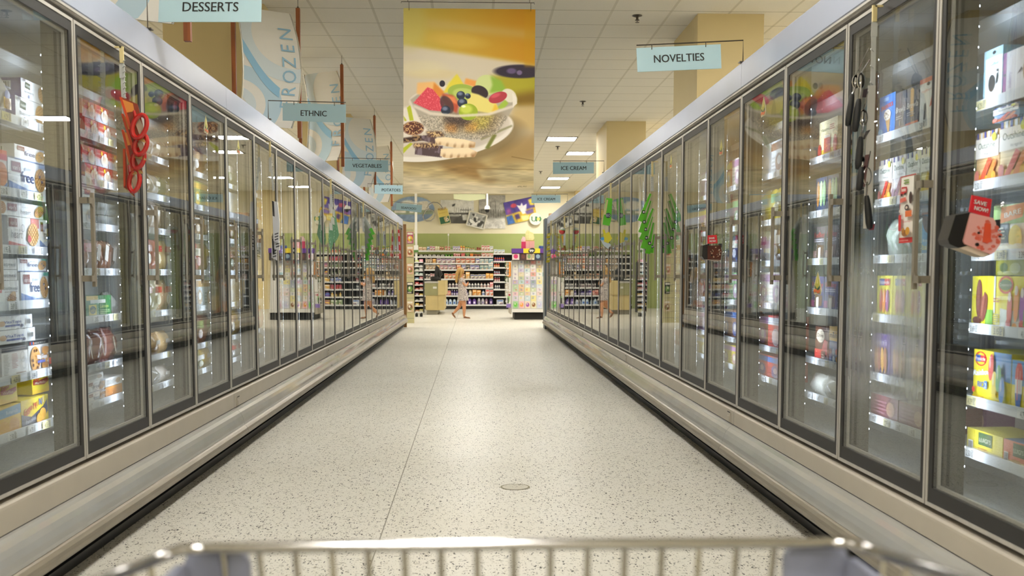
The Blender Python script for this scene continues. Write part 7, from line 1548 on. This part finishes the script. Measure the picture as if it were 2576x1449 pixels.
dispenser('dark brown coupon dispenser with SAVE NOW sign farther along the right row', 5.66, [(1780, 618), (1812, 617), (1816, 632), (1813, 654), (1780, 652)], [(1783, 614), (1768, 618), (1766, 645), (1772, 653), (1786, 652)], [(1772, 652), (1790, 650), (1812, 654), (1808, 657)], [(1780, 592), (1803, 591), (1805, 612), (1780, 613)], [(1816, 602, 8), (1816, 640, 8)], '4a1f18', '0c0a09', ('6a3424', 'b09078', '54261c'))
# stickers on the glass
def glass_plane(b, S, c_):
    s = -1 if S == 'L' else 1; b.plane((0, 0, 0), (0, -s, 0), (0, 0, 1))
def drop(S, u, v0, v1, w, label, curl=0):
    X = -(XL-.0034) if S == 'L' else XR-.0034; a, c_ = atX(u, v1, X), atX(u, v0, X); h = c_.z-a.z; b = MB('d8cfa8')
    s = -1 if S == 'L' else 1; b.plane((0, 0, 0), (0, -s, 0), (0, 0, 1))
    out = [(0, h), (w*.16, h*.72), (w*.3, h*.42), (w*.38, h*.2), (w*.3, h*.02), (w*.1, .04*h), (-w*.1, .04*h), (-w*.3, h*.02), (-w*.38, h*.2), (-w*.3, h*.42), (-w*.16, h*.72)]
    n = len(b.v); b.v += [tuple(b.at(*p)) for p in out]+[tuple(b.at(*p)-b.nn*.0012) for p in out]; k = len(out)
    b.face([n+i for i in range(k)][::-1]); b.face([n+k+i for i in range(k)])
    for i in range(k): b.face([n+i, n+(i+1) % k, n+k+(i+1) % k, n+k+i])
    b.shape([(0, h*.94), (-w*.1, h*.72), (-w*.22, h*.46), (-w*.2, h*.3), (0, h*.24), (w*.2, h*.3), (w*.22, h*.46), (w*.1, h*.72)], 'b9b24a'); b.shape([(0, h*.9), (-w*.06, h*.5), (w*.06, h*.5)], 'e0d88a'); b.shape([(-w*.26, h*.44), (0, h*.26), (-w*.05, h*.2), (-w*.26, h*.3)], '3a5a3a'); b.shape([(w*.26, h*.44), (0, h*.26), (w*.05, h*.2), (w*.26, h*.3)], '3a5a3a'); b.shape([(-w*.3, h*.22), (-w*.1, h*.27), (w*.1, h*.2), (w*.3, h*.26), (w*.28, h*.12), (w*.08, h*.07), (-w*.1, h*.14), (-w*.28, h*.1)], 'cc6a34')
    tag(b.build('window_sticker', 'printed_card', loc=(X, a.y, a.z)), label, 'sticker', 'corn drop stickers on the glass doors')
drop('L', 519, 290, 337, .115, 'drop-shaped corn sticker on the fourth left glass door')
drop('L', 600, 350, 388, .13, 'curling drop-shaped corn sticker on the fifth left glass door')
drop('R', 1920, 243, 294, .12, 'drop-shaped corn sticker high on the fourth right glass door')
drop('R', 1814, 350, 392, .12, 'drop-shaped corn sticker on the fifth right glass door')
drop('R', 2056, 684, 742, .13, 'drop-shaped corn sticker at handle height on the third right door')
drop('R', 1688, 388, 424, .12, 'pale drop-shaped corn sticker on the seventh right glass door')
X = XR-.0034; a, c_ = atX(2262, 612, X), atX(2305, 449, X); w, h = a.y-c_.y, .212; b = MB('efeae0')
b.plane((0, 0, 0), (0, -1, 0), (0, 0, 1)); b.box(0, .0012, -w, 0, 0, h); b.lay = .0002
b.rect(0, w, 0, h*.08, 'c02c2a'); b.rect(0, w, h*.985, h, 'c0504a'); b.rect(0, w*.025, 0, h, 'c0504a'); b.rect(w*.975, w, 0, h, 'c0504a'); b.lines(w*.25, w*.6, h*.87, h*.95, 2, '7f9a4a', 2); b.shape([(w*.06, h*.72), (w*.46, h*.74), (w*.48, h*.83), (w*.12, h*.84)], 'b83430'); b.rect(w*.14, w*.42, h*.77, h*.81, 'd8b8b0'); b.ell(w*.16, h*.72, w*.05, h*.02, '2a2220'); b.ell(w*.4, h*.73, w*.05, h*.02, '2a2220')
b.shape([(w*.06, h*.6), (w*.5, h*.62), (w*.46, h*.68), (w*.12, h*.67)], 'd06a5a'); b.ell(w*.78, h*.66, w*.1, h*.09, '3a2420'); b.ell(w*.56, h*.52, w*.14, h*.045, '3f2a24'); b.ell(w*.56, h*.52, w*.07, h*.02, 'd8c8b8'); b.ell(w*.14, h*.48, w*.07, h*.025, 'd8cfc4'); b.rect(w*.5, w*.92, h*.38, h*.47, 'd8703a'); b.rect(w*.08, w*.26, h*.18, h*.42, 'c03230'); b.text('favorites', w*.62, h*.3, h*.045, 'b83a34', width=w*.5); b.ell(w*.55, h*.14, w*.22, h*.05, '8a5a2c'); b.ell(w*.72, h*.17, w*.14, h*.06, 'c8902c'); b.ell(w*.44, h*.18, w*.1, h*.04, 'a8702c'); b.text('twobearsicecream.com' if False else 'ice cream truck', w*.5, h*.025, h*.03, 'f0dcd4', width=w*.6)
tag(b.build('window_poster', 'printed_card', loc=(X, a.y, a.z)), 'tall white and red ice cream truck sticker on the second right door', 'sticker')
# ================================================================== render look
w_ = bpy.data.worlds.new('world'); SC.world = w_; w_.use_nodes = True; w_.node_tree.nodes['Background'].inputs[0].default_value = (.05, .05, .05, 1)
vs = SC.view_settings; vs.view_transform = 'Standard'; vs.look = 'None'; vs.gamma = 1; vs.exposure = 0.; vs.use_curve_mapping = False
cy_ = SC.cycles
for k, v in (('max_bounces', 8), ('diffuse_bounces', 4), ('glossy_bounces', 4), ('transmission_bounces', 4), ('transparent_max_bounces', 28), ('caustics_reflective', False), ('caustics_refractive', False), ('sample_clamp_indirect', 5.), ('use_denoising', True), ('use_light_tree', True)):
    try: setattr(cy_, k, v)
    except Exception as e: print(k, e)
